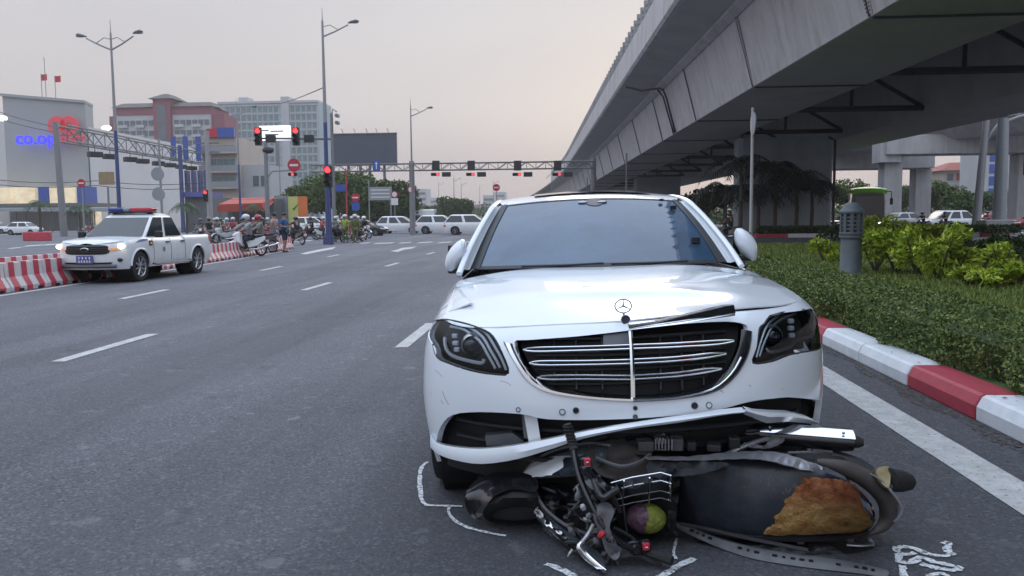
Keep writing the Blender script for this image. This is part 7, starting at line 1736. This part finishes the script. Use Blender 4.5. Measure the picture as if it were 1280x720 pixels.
yh = 92; hd = thing('hoarding', 'green-yellow and orange advertising hoarding beside the trees', 'hoarding', (bpt(370, yh), yh, 0), worldcoords=True)
for p0_, p1_, m in ((361, 373, 'board_yellow'), (373.3, 384, 'board_orange')):
    b = MB(); b.mm(bpt(p0_, yh), bpt(p1_, yh), yh, yh+.3, .2, zt_(370, 245.5, yh)); b.obj('panel', m, hd)
for px in (362, 372, 383):
    b = MB(); b.tube([(bpt(px, yh), yh+.4, 0), (bpt(px, yh), yh+.4, 3.5)], .06, 6); b.obj('hoarding_post', 'pole_grey', hd)
b = MB(); x_ = bpt(366, yh); z_ = zt_(366, 258, yh); b.prism([(x_, yh-.02, z_-.3), (x_+.35, yh-.02, z_), (x_+.8, yh-.02, z_+.4), (x_+.5, yh-.02, z_-.1), (x_+.2, yh-.02, z_-.5)], (0, .01, 0)); b.obj('printed_mark', 'cloth_olive', hd)
fc_ = thing('sheet_fence', 'grey corrugated sheet fence left of the hoarding', 'fence', (bpt(350, yh+2), yh+2, 0), worldcoords=True)
for k in range(8):
    p0_ = 346+k*1.9; b = MB(); b.mm(bpt(p0_, yh+2), bpt(p0_+1.7, yh+2), yh+2+.1*(k % 2), yh+2.2+.1*(k % 2), 0, zt_(350, 245, yh+2)); b.obj('sheet', 'sign_back', fc_)
# ---- billboards
yb2 = 112; bb2 = thing('billboard', 'large blank dark grey billboard above the trees', 'billboard', (bpt(458, yb2), yb2, 0), worldcoords=True)
b = MB(); b.mm(bpt(419, yb2), bpt(497.5, yb2), yb2, yb2+.5, zt_(458, 206, yb2), zt_(458, 167, yb2)); b.obj('panel', 'billboard_face', bb2)
b = MB(); b.mm(bpt(418.5, yb2), bpt(498, yb2), yb2-.1, yb2+.6, zt_(458, 207, yb2), zt_(458, 205.8, yb2)); b.obj('frame_rail', 'galv', bb2)
b = MB(); b.mm(bpt(418.5, yb2), bpt(498, yb2), yb2-.1, yb2+.6, zt_(458, 167.2, yb2), zt_(458, 166.2, yb2)); b.obj('frame_rail', 'galv', bb2)
for px in (435, 450, 462, 480):
    b = MB(); b.tube([(bpt(px, yb2), yb2+1, 0), (bpt(px, yb2), yb2+1, zt_(458, 190, yb2))], .2, 8); b.obj('billboard_post', 'pole_grey', bb2)
for px in (432, 447, 462, 474, 488):
    b = MB(); x_ = bpt(px, yb2); z_ = zt_(458, 166, yb2); b.tube([(x_, yb2, z_), (x_, yb2-.8, z_+.5), (x_, yb2-1.1, z_+.4)], .04, 5); b.obj('lamp_bracket', 'galv', bb2)
yl = 125; b3 = thing('billboard', 'small brightly lit white billboard between the two mast-arm lights', 'billboard', (bpt(347, yl), yl, 0), worldcoords=True)
b = MB(); b.mm(bpt(328, yl), bpt(365.5, yl), yl, yl+.6, zt_(347, 175, yl), zt_(347, 157, yl)); b.obj('lit_panel', 'billboard_lit', b3)
for k, (a, c_, py) in enumerate(((331, 340, 163), (342, 358, 164), (335, 352, 168))):
    b = MB(); b.mm(bpt(a, yl), bpt(c_, yl), yl-.06, yl, zt_(347, py+1, yl), zt_(347, py-1, yl)); b.obj('print_line', 'sign_back', b3)
b = MB(); b.tube([(bpt(347, yl), yl+1, 0), (bpt(347, yl), yl+1, zt_(347, 170, yl))], .3, 8); b.obj('billboard_post', 'pole_grey', b3)
# ---- distant city and the houses under the viaduct
for i, (px0, px1, top, y) in enumerate(((520, 534, 236, 520), (536, 548, 247, 600), (604, 618, 244, 560), (618, 632, 240, 640), (486, 506, 240, 480))):
    r_ = thing('distant_building', 'pale distant building on the skyline beyond the junction', 'building', (bpt((px0+px1)/2, y), y, 0), 0, 'distant buildings on the skyline', worldcoords=True)
    zt2 = zt_((px0+px1)/2, top, y); b = MB(); b.mm(bpt(px0, y), bpt(px1, y), y, y+15, 0, zt2); b.obj('wall', 'flat_white', r_)
    for k in range(5):
        b = MB(); z_ = zt2-3-k*3.6; b.mm(bpt(px0, y)+.8, bpt(px1, y)-.8, y-.15, y, z_-.8, z_+.8); b.obj('window_band', 'flat_glass', r_)
yv = 165; vh = thing('villa', 'pale house with red tiled hip roof seen under the viaduct', 'house', (bpt(1205, yv), yv, 0), worldcoords=True)
x0, x1 = bpt(1178, yv), bpt(1235, yv); z0, z1, z2 = zt_(1205, 232, yv), zt_(1205, 213, yv), zt_(1205, 204, yv)
b = MB(); b.mm(x0, x1, yv, yv+10, 0, z1); b.obj('wall', 'shop_beige', vh)
b = MB(); b.loft([[(x0-1, yv-1, z1), (x1+1, yv-1, z1), (x1+1, yv+11, z1), (x0-1, yv+11, z1)], [(x0+3, yv+4, z2+.4), (x1-1, yv+4, z2+.4), (x1-1, yv+6, z2+.4), (x0+3, yv+6, z2+.4)]]); b.obj('roof', 'roof_red', vh)
b = MB(); b.mm(x0-1.2, x1+1.2, yv-1.6, yv-.1, z0-.6, z0+.6); b.obj('balcony', 'concrete_pale', vh)
for k in range(5):
    b = MB(); x = x0+.6+k*(x1-x0)/5; b.mm(x, x+1.1, yv-.1, yv+.05, z0+1.0, z1-.6); b.obj('window', 'roof_red' if k % 2 else 'flat_glass', vh)
yu = 150; uh = thing('town_house', 'narrow blue-white town house behind the thick pole', 'house', (bpt(1246, yu), yu, 0), worldcoords=True)
b = MB(); b.mm(bpt(1231, yu), bpt(1272, yu), yu, yu+10, 0, zt_(1246, 180, yu)); b.obj('wall', 'flat_white', uh)
for k in range(4):
    z_ = zt_(1246, 196+k*15, yu)
    for px in (1234, 1262):
        b = MB(); b.mm(bpt(px, yu), bpt(px+7, yu), yu-.1, yu+.05, z_-.8, z_+.8); b.obj('window', 'sign_blue' if px < 1250 else 'flat_glass', uh)
# ================================================================== VEGETATION
def foliage(name, c0, c1, rough=.6, c2=None):
    m = bpy.data.materials.new(name); m.use_nodes = True; t = m.node_tree; b = t.nodes['Principled BSDF']; L = t.links.new
    gm = t.nodes.new('ShaderNodeNewGeometry'); r = t.nodes.new('ShaderNodeValToRGB'); L(gm.outputs['Random Per Island'], r.inputs[0])
    r.color_ramp.elements[0].color = (*c0, 1); r.color_ramp.elements[1].color = (*c1, 1)
    if c2: e = r.color_ramp.elements.new(.92); e.color = (*c1, 1); r.color_ramp.elements[-1].color = (*c2, 1)
    L(r.outputs[0], b.inputs['Base Color']); b.inputs['Roughness'].default_value = rough; b.inputs['Specular IOR Level'].default_value = .25
    MAT[name] = m
foliage('hedge_leaf', (.045, .075, .02), (.19, .255, .07), .55, (.33, .32, .12))
foliage('shrub_leaf', (.16, .27, .02), (.50, .58, .07), .5)
foliage('shrub_dark', (.012, .035, .012), (.05, .09, .02), .5)
foliage('tree_leaf', (.025, .055, .016), (.10, .145, .035), .6)
foliage('tree_leaf_light', (.03, .07, .015), (.13, .18, .04), .6)
foliage('palm_leaf', (.02, .045, .018), (.06, .10, .035), .55)
foliage('grass_blade', (.085, .13, .028), (.26, .31, .08), .7)
foliage('palm_dark', (.012, .022, .016), (.035, .05, .035), .6)
mat('bark', (.09, .075, .06), .9, var=.3, scale=8, bump=.4)
def quads(P, size, aspect=.5, up=.0, jitter=.4, dirs=None, bend=0):
    """one leaf quad at each point, random orientation"""
    n = len(P); a = rng.normal(size=(n, 3)) if dirs is None else dirs+rng.normal(size=(n, 3))*jitter
    a /= np.linalg.norm(a, axis=1)[:, None]; r_ = rng.normal(size=(n, 3)); r_[:, 2] += up
    b = np.cross(a, r_); b /= np.linalg.norm(b, axis=1)[:, None]+1e-9
    s = (np.asarray(size)*rng.uniform(.6, 1.3, n))[:, None]
    v = np.stack([P-a*s*.5, P+b*s*aspect*.5, P+a*s*.5, P-b*s*aspect*.5], 1).reshape(-1, 3)
    return v, np.arange(4*n).reshape(-1, 4)
def cloud(centres, n):
    """points through a union of ellipsoids (cx,cy,cz,rx,ry,rz), denser at the surface"""
    C = np.array(centres); w = C[:, 3]*C[:, 4]*C[:, 5]; k = rng.choice(len(C), n, p=w/w.sum())
    d = rng.normal(size=(n, 3)); d /= np.linalg.norm(d, axis=1)[:, None]; r_ = rng.uniform(.35, 1.0, n)**.5
    r_ *= 1+.18*np.sin(d[:, 0]*7+k)*np.sin(d[:, 1]*6+2*k)
    return C[k, :3]+d*r_[:, None]*C[k, 3:]
def lump_crown(c, R_, n, sq=.8):
    out = []
    for i in range(n):
        d = Vector((random.gauss(0, 1), random.gauss(0, 1), random.gauss(0, .8))).normalized()*random.uniform(.25, .8)
        r_ = random.uniform(.22, .42)
        out.append((c[0]+d.x*R_[0], c[1]+d.y*R_[1], c[2]+d.z*R_[2], R_[0]*r_, R_[1]*r_, R_[2]*r_*1.0))
    return out
def tree(label, base, h, Rc, leaf=.35, n=5000, m='tree_leaf', trunk=.25, group=None, zc=None, lumps=26):
    root = thing('tree', label, 'tree', base, 0, group); zc = zc or h-Rc[2]
    b = MB(); b.tube([(0, 0, -.1), (.1, 0, h*.25), (-.05, .1, zc)], [trunk, trunk*.8, trunk*.45], 8); tr = b.obj('trunk', 'bark', root, smooth=True)
    for k in range(5):
        a = 2*math.pi*k/5+random.random(); b = MB(); b.tube([(0, 0, h*.3+k*.2), (Rc[0]*.3*math.cos(a), Rc[1]*.3*math.sin(a), zc-Rc[2]*.2), (Rc[0]*.6*math.cos(a), Rc[1]*.6*math.sin(a), zc+Rc[2]*.2)], [trunk*.4, trunk*.28, trunk*.1], 6); b.obj('limb', 'bark', tr, smooth=True)
    P = cloud(lump_crown((0, 0, zc), Rc, lumps), n); v, f = quads(P, leaf, .6)
    npmesh('crown', v, f, m, root); return root
TG = 'trees left of the far gantry'
tree('big rounded dark green tree behind the blue street lamp', gp(428, 105), 8.9, (5.6, 4, 3.9), .40, 13000, 'tree_leaf_light', group=TG)
tree('dark tree with ragged crown right of the blank billboard posts', gp(484, 108), 7.9, (4.6, 3.5, 3.6), .40, 11000, group=TG)
tree('smaller light green tree behind the hoarding', gp(375, 104), 6.9, (4.4, 3, 2.8), .38, 9000, 'tree_leaf_light', group=TG)
tree('tree with brownish top under the blank billboard', gp(446, 100), 8.2, (4.0, 3, 3.8), .40, 9000, group=TG)
tree('tree filling the gap between the two dark crowns', gp(460, 112), 7.0, (5, 3, 3.4), .4, 9000, group=TG)
tree('round dark green tree alone beyond the white cars', gp(566, 150), 6.4, (4.0, 3, 3.1), .45, 8000)
tree('low pale tree left of the round tree beyond the white cars', gp(540, 165), 5.0, (4.6, 3, 1.9), .45, 4000, 'tree_leaf_light')
RG = 'trees behind the viaduct columns'
for i, (px, y, h, rx, lab) in enumerate(((1062, 125, 7.2, 4.6, 'green tree left of the pale viaduct column'), (1128, 135, 7.6, 5.0, 'green tree between the two viaduct columns'), (1172, 120, 6.2, 4.2, 'bushy tree in front of the red-roofed house'), (1210, 112, 4.8, 4.0, 'low bushy tree below the balcony of the red-roofed house'), (1195, 180, 9.4, 5, 'dark tall tree left of the red roof'), (1142, 190, 9.6, 5.5, 'dark tall tree behind the second column'), (1290, 115, 5.5, 5, 'green tree right of the thick pole'))):
    tree(lab, gp(px, y), h, (rx, 3.5, h*.36), .42, 4500, 'tree_leaf' if i % 2 else 'tree_leaf_light', group=RG)
for i, px in enumerate((862, 884, 905)):
    tree(('leafy tree under the far deck beside the rider', 'second leafy tree under the far deck', 'third leafy tree beside the flyover pier')[i], gp(px, 115), 5.2+i*.5, (3.2, 3, 2.0), .4, 3500, 'tree_leaf', group='trees under the far deck')
# far-off belt of greenery along the horizon
P = cloud([(bpt(px, y), y, 1.5, 9, 4, h) for px, y, h in [(470+18*k, 230+10*(k % 3), 3+(k % 3)) for k in range(12)]]+[(bpt(850+22*k, 150), 150+6*(k % 3), 1.2, 6, 4, 2.4+.6*(k % 2)) for k in range(24)]+[(bpt(-40+20*k, 215), 215, 2, 8, 5, 4) for k in range(4)], 26000)
v, f = quads(P, .7, .6); npmesh('distant_greenery', v, f, 'tree_leaf', kind='stuff', label='far-off belt of trees and bushes along the horizon', cat='greenery')
# ---- palms
def palm(label, base, h, fr=1.6, n=13, m='palm_leaf', group=None, dark=False):
    root = thing('palm_tree', label, 'palm tree', base, 0, group); b = MB(); b.tube([(0, 0, -.05), (.06, 0, h*.5), (0, .04, h)], [.16, .12, .10], 8); b.obj('trunk', 'bark', root, smooth=True)
    for k in range(n):
        a = 2*math.pi*k/n+random.uniform(-.2, .2); el = random.uniform(.1, 1.1); L = fr*random.uniform(.8, 1.15); V, F = [], []
        sp = [Vector((math.cos(a)*L*t*math.cos(el*(1-t)), math.sin(a)*L*t*math.cos(el*(1-t)), h+L*t*math.sin(el)*(1-t)*1.3-.45*L*t*t)) for t in np.linspace(0, 1, 9)]
        side = Vector((-math.sin(a), math.cos(a), 0))
        for i in range(1, 9):
            p = sp[i]; q = sp[i-1]; w = L*.28*math.sin(math.pi*min(.97, (i+.6)/9.5))
            for s_ in (-1, 1):
                for o in (0, .5):
                    r_ = q.lerp(p, o); b0 = len(V); tip = r_+side*s_*w+(p-q)*.9-Vector((0, 0, w*.45)); V += [r_, r_+(p-q)*.35, tip]; F.append((b0, b0+1, b0+2))
        npmesh('frond', [tuple(x) for x in V], F, m, root)
    return root
PG = 'palms before the supermarket'
for px, y, h, lab in ((50, 78, 3.4, 'palm tree left of the thick gantry post'), (100, 80, 2.9, 'palm tree between the gantry post and the no-entry sign'), (154, 82, 2.6, 'palm tree at the foot of the double-armed lamp'), (233, 80, 3.0, 'palm tree behind the pickup cab'), (318, 88, 3.0, 'palm tree right of the orange awning')):
    palm(lab, gp(px, y), h, 1.7, 14, group=PG)
for px, y, h, lab in ((925, 56, 5.0, 'dark palm at the left edge of the flyover pier'), (968, 57, 4.6, 'dark palm before the middle of the flyover pier'), (995, 57, 4.0, 'dark leaning palm before the pier'), (1014, 58, 3.6, 'dark palm at the right edge of the flyover pier'), (947, 57.5, 3.2, 'dark palm behind the tall sign post'), (906, 60, 3.4, 'dark palm left of the pier beyond the rider')):
    palm(lab, gp(px, y), h, 2.6, 17, 'palm_dark', 'palms before the flyover pier')
# ---- island ground cover under the flyover
n = 9000; t = rng.uniform(0, 1, n); px = 945+t*330; P = np.array([tuple(G(a, 296.3-1.0*b_)) for a, b_ in zip(px, rng.uniform(0, 2.2, n))]); P[:, 2] = .25+rng.uniform(0, .45, n)
v, f = quads(P, .22, .5); npmesh('ground_cover', v, f, 'shrub_dark', kind='stuff', label='low dark ground cover on the island under the flyover', cat='ground cover')
def shrub(label, base, Rr, n, leaf, m, group, name='shrub', droop=.5):
    root = thing(name, label, 'shrub', base, 0, group)
    for k in range(5):
        a = 2*math.pi*k/5; b = MB(); b.tube([(0, 0, -.03), (Rr[0]*.35*math.cos(a), Rr[1]*.35*math.sin(a), Rr[2]*.9), (Rr[0]*.6*math.cos(a), Rr[1]*.6*math.sin(a), Rr[2]*1.5)], [.02, .015, .008], 5); b.obj('stem', 'bark', root)
    P = cloud(lump_crown((0, 0, Rr[2]*1.05), (Rr[0], Rr[1], Rr[2]*.95), 9), n)
    P[:, 2] = np.maximum(P[:, 2], .03)
    d = P-np.array([0, 0, Rr[2]*.6]); d /= np.linalg.norm(d, axis=1)[:, None]+1e-6; d[:, 2] -= droop
    v, f = quads(P, leaf, .36, dirs=d, jitter=.45); npmesh('leaves', v, f, m, root); return root
SG = 'yellow-green shrubs on the lawn'
lawnz = .33
def gl_(px, py): p = G(px, py, lawnz); return Vector((p.x, p.y, lawnz))
sh_spots = [(1030, 327, .50, .36, 'yellow-green shrub left of the bollard lamp'), (1094, 340, .55, .42, 'yellow-green shrub right beside the bollard lamp'), (1120, 342, .60, .47, 'bushy yellow-green shrub in the long clump, second from the bollard'), (1148, 345, .60, .46, 'yellow-green shrub in the middle of the long clump'), (1172, 350, .58, .47, 'tall yellow-green shrub with bare stems in the clump'), (1196, 349, .50, .42, 'yellow-green shrub at the ragged end of the clump'), (1212, 357, .34, .17, 'low yellow-green plant before the ragged end of the clump'), (1250, 346, .38, .34, 'yellow-green shrub against the dark hedge'), (1232, 360, .40, .16, 'low spreading yellow-green plant on the lawn'), (1268, 358, .42, .17, 'low yellow-green plant at the dark hedge foot')]
for px, py, r_, h_, lab in sh_spots: shrub(lab, gl_(px, py), (r_, r_*.8, h_), 900, .13, 'shrub_leaf', SG)
for k, px in enumerate((1095, 1120, 1145, 1168)):
    p = G(px, 306-k*.5, .3); shrub(('light green shrub of the far clump behind the bollard', 'light green shrub of the far clump, second from the bollard', 'light green shrub of the far clump, third from the bollard', 'light green shrub at the far clump end')[k], Vector((p.x, p.y, .3)), (.95, .8, .62-.08*k), 900, .20, 'shrub_leaf', 'far yellow-green clump')
for k, (px, py) in enumerate(((1225, 340), (1262, 338), (1290, 342), (1206, 338))):
    shrub('dark green shrub standing behind the yellow-green plants', gl_(px, py), (.60, .5, .40), 1100, .10, 'shrub_dark', 'dark shrubs behind the clump')
for k, (px, py) in enumerate(((1185, 303), (1205, 302), (1040, 303))):
    p = G(px, py, .3); shrub('dark shrub near the island kerb beyond the lawn', Vector((p.x, p.y, .3)), (.9, .8, .45), 700, .16, 'shrub_dark', 'dark shrubs near the island kerb')
# ---- clipped hedge along the kerb
HX0, HX1 = 2.99, 4.25
def hedge_bump(y, z): return .05*np.sin(y*2.1+1)+.035*np.sin(y*5.3+z*3)+.025*np.sin(y*11.7)
hedge = thing('hedge', 'low clipped dark green hedge running along the red and white kerb', 'hedge', (3.9, 12, .15), worldcoords=True)
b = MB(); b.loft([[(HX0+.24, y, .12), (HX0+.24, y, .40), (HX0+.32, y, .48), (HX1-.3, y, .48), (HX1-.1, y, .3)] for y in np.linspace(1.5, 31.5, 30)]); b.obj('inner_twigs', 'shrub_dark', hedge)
V, F, off = [], [], 0
for y0, y1, n, s in ((1.5, 9, 30000, .030), (9, 15, 22000, .036), (15, 31.5, 24000, .055)):
    nf = int(n*.5); y = rng.uniform(y0, y1, nf); z = rng.uniform(.17, .58, nf); x = HX0+hedge_bump(y, z)+np.abs(rng.normal(0, .06, nf))+.10*np.clip((z-.42)/.16, 0, 1)**2+.05*np.clip((.28-z)/.1, 0, 1)
    P1 = np.stack([x, y, z], 1); nt_ = n-nf; y = rng.uniform(y0, y1, nt_); x = rng.uniform(HX0+.03, HX1+.1, nt_)
    z = .575+.022*np.sin(y*3.3+x*4)+.02*np.sin(y*7.1-x*9)-np.abs(rng.normal(0, .03, nt_))-.16*np.clip((x-4.0)/.3, 0, 1)
    P = np.concatenate([P1, np.stack([x, y, z], 1)]); v, f = quads(P, s, .62); V.append(v); F.append(f+off); off += len(v)
lv = npmesh('hedge_leaves', np.concatenate(V), np.concatenate(F), 'hedge_leaf', hedge); lv['kind'] = 'stuff'
# leggy stems near the hedge foot
b = MB()
for k in range(260):
    y = random.uniform(3, 16); x = max(3.07, HX0+random.uniform(.06, .16)+float(hedge_bump(y, 0))); b.tube([(x, y, .15), (x+random.uniform(-.03, .03), y+random.uniform(-.04, .04), .34)], .005, 4, caps=False)
st = b.obj('hedge_stems', 'bark', hedge); st['kind'] = 'stuff'
# ---- grass
n = 70000; y = 6+26*rng.uniform(0, 1, n)**1.3; x = 4.15+rng.uniform(0, 1, n)*(.6+.42*y); z = np.interp(x, [3.05, 3.6, 4.6, 7, 16], [.165, .20, .30, .34, .34])
P = np.stack([x, y, z], 1); a = rng.uniform(0, 2*np.pi, n); w = .004+.0007*y; h = rng.uniform(.03, .09, n)
dx = np.stack([np.cos(a)*w, np.sin(a)*w, np.zeros(n)], 1); tip = np.stack([rng.normal(0, .025, n), rng.normal(0, .025, n), h], 1)
v = np.stack([P-dx, P+dx, P+tip], 1).reshape(-1, 3); npmesh('lawn_grass', v, np.arange(3*n).reshape(-1, 3), 'grass_blade', kind='stuff', label='short grass on the raised lawn behind the hedge', cat='grass')

# fallen leaves along the kerb and gutter
n = 260; y = rng.uniform(3.5, 22, n); x = 2.74-np.abs(rng.normal(0, .10, n)); k = rng.random(n) < .35; x[k] = rng.uniform(2.8, 3.04, k.sum()); z = np.where(k, .186, .010)
P = np.stack([x, y, z], 1); v, f = quads(P, .035, .5, dirs=np.tile([1.0, 0, 0], (n, 1)), jitter=.7); v[:, 2] = np.repeat(z, 4)+np.abs(rng.normal(0, .004, 4*n))
foliage('dry_leaf', (.07, .05, .02), (.20, .14, .06), .8); npmesh('leaf_litter', v, f, 'dry_leaf', kind='stuff', label='dry fallen leaves scattered along the kerb', cat='leaves')

# ================================================================== the evening air: thin haze over the whole place
hb = MB(); hb.mm(-900, 900, -120, 1100, -1.0, 62); hz_ = hb.obj('haze', None, kind='stuff', label='thin evening haze filling the air over the junction', cat='haze')
hm = bpy.data.materials.new('haze'); hm.use_nodes = True; ht = hm.node_tree; ht.nodes.clear(); ho = ht.nodes.new('ShaderNodeOutputMaterial'); hv = ht.nodes.new('ShaderNodeVolumePrincipled')
hv.inputs['Color'].default_value = (.90, .86, .86, 1); hv.inputs['Density'].default_value = .0006; hv.inputs['Anisotropy'].default_value = .2
ht.links.new(hv.outputs[0], ho.inputs['Volume']); hz_.data.materials.append(hm)
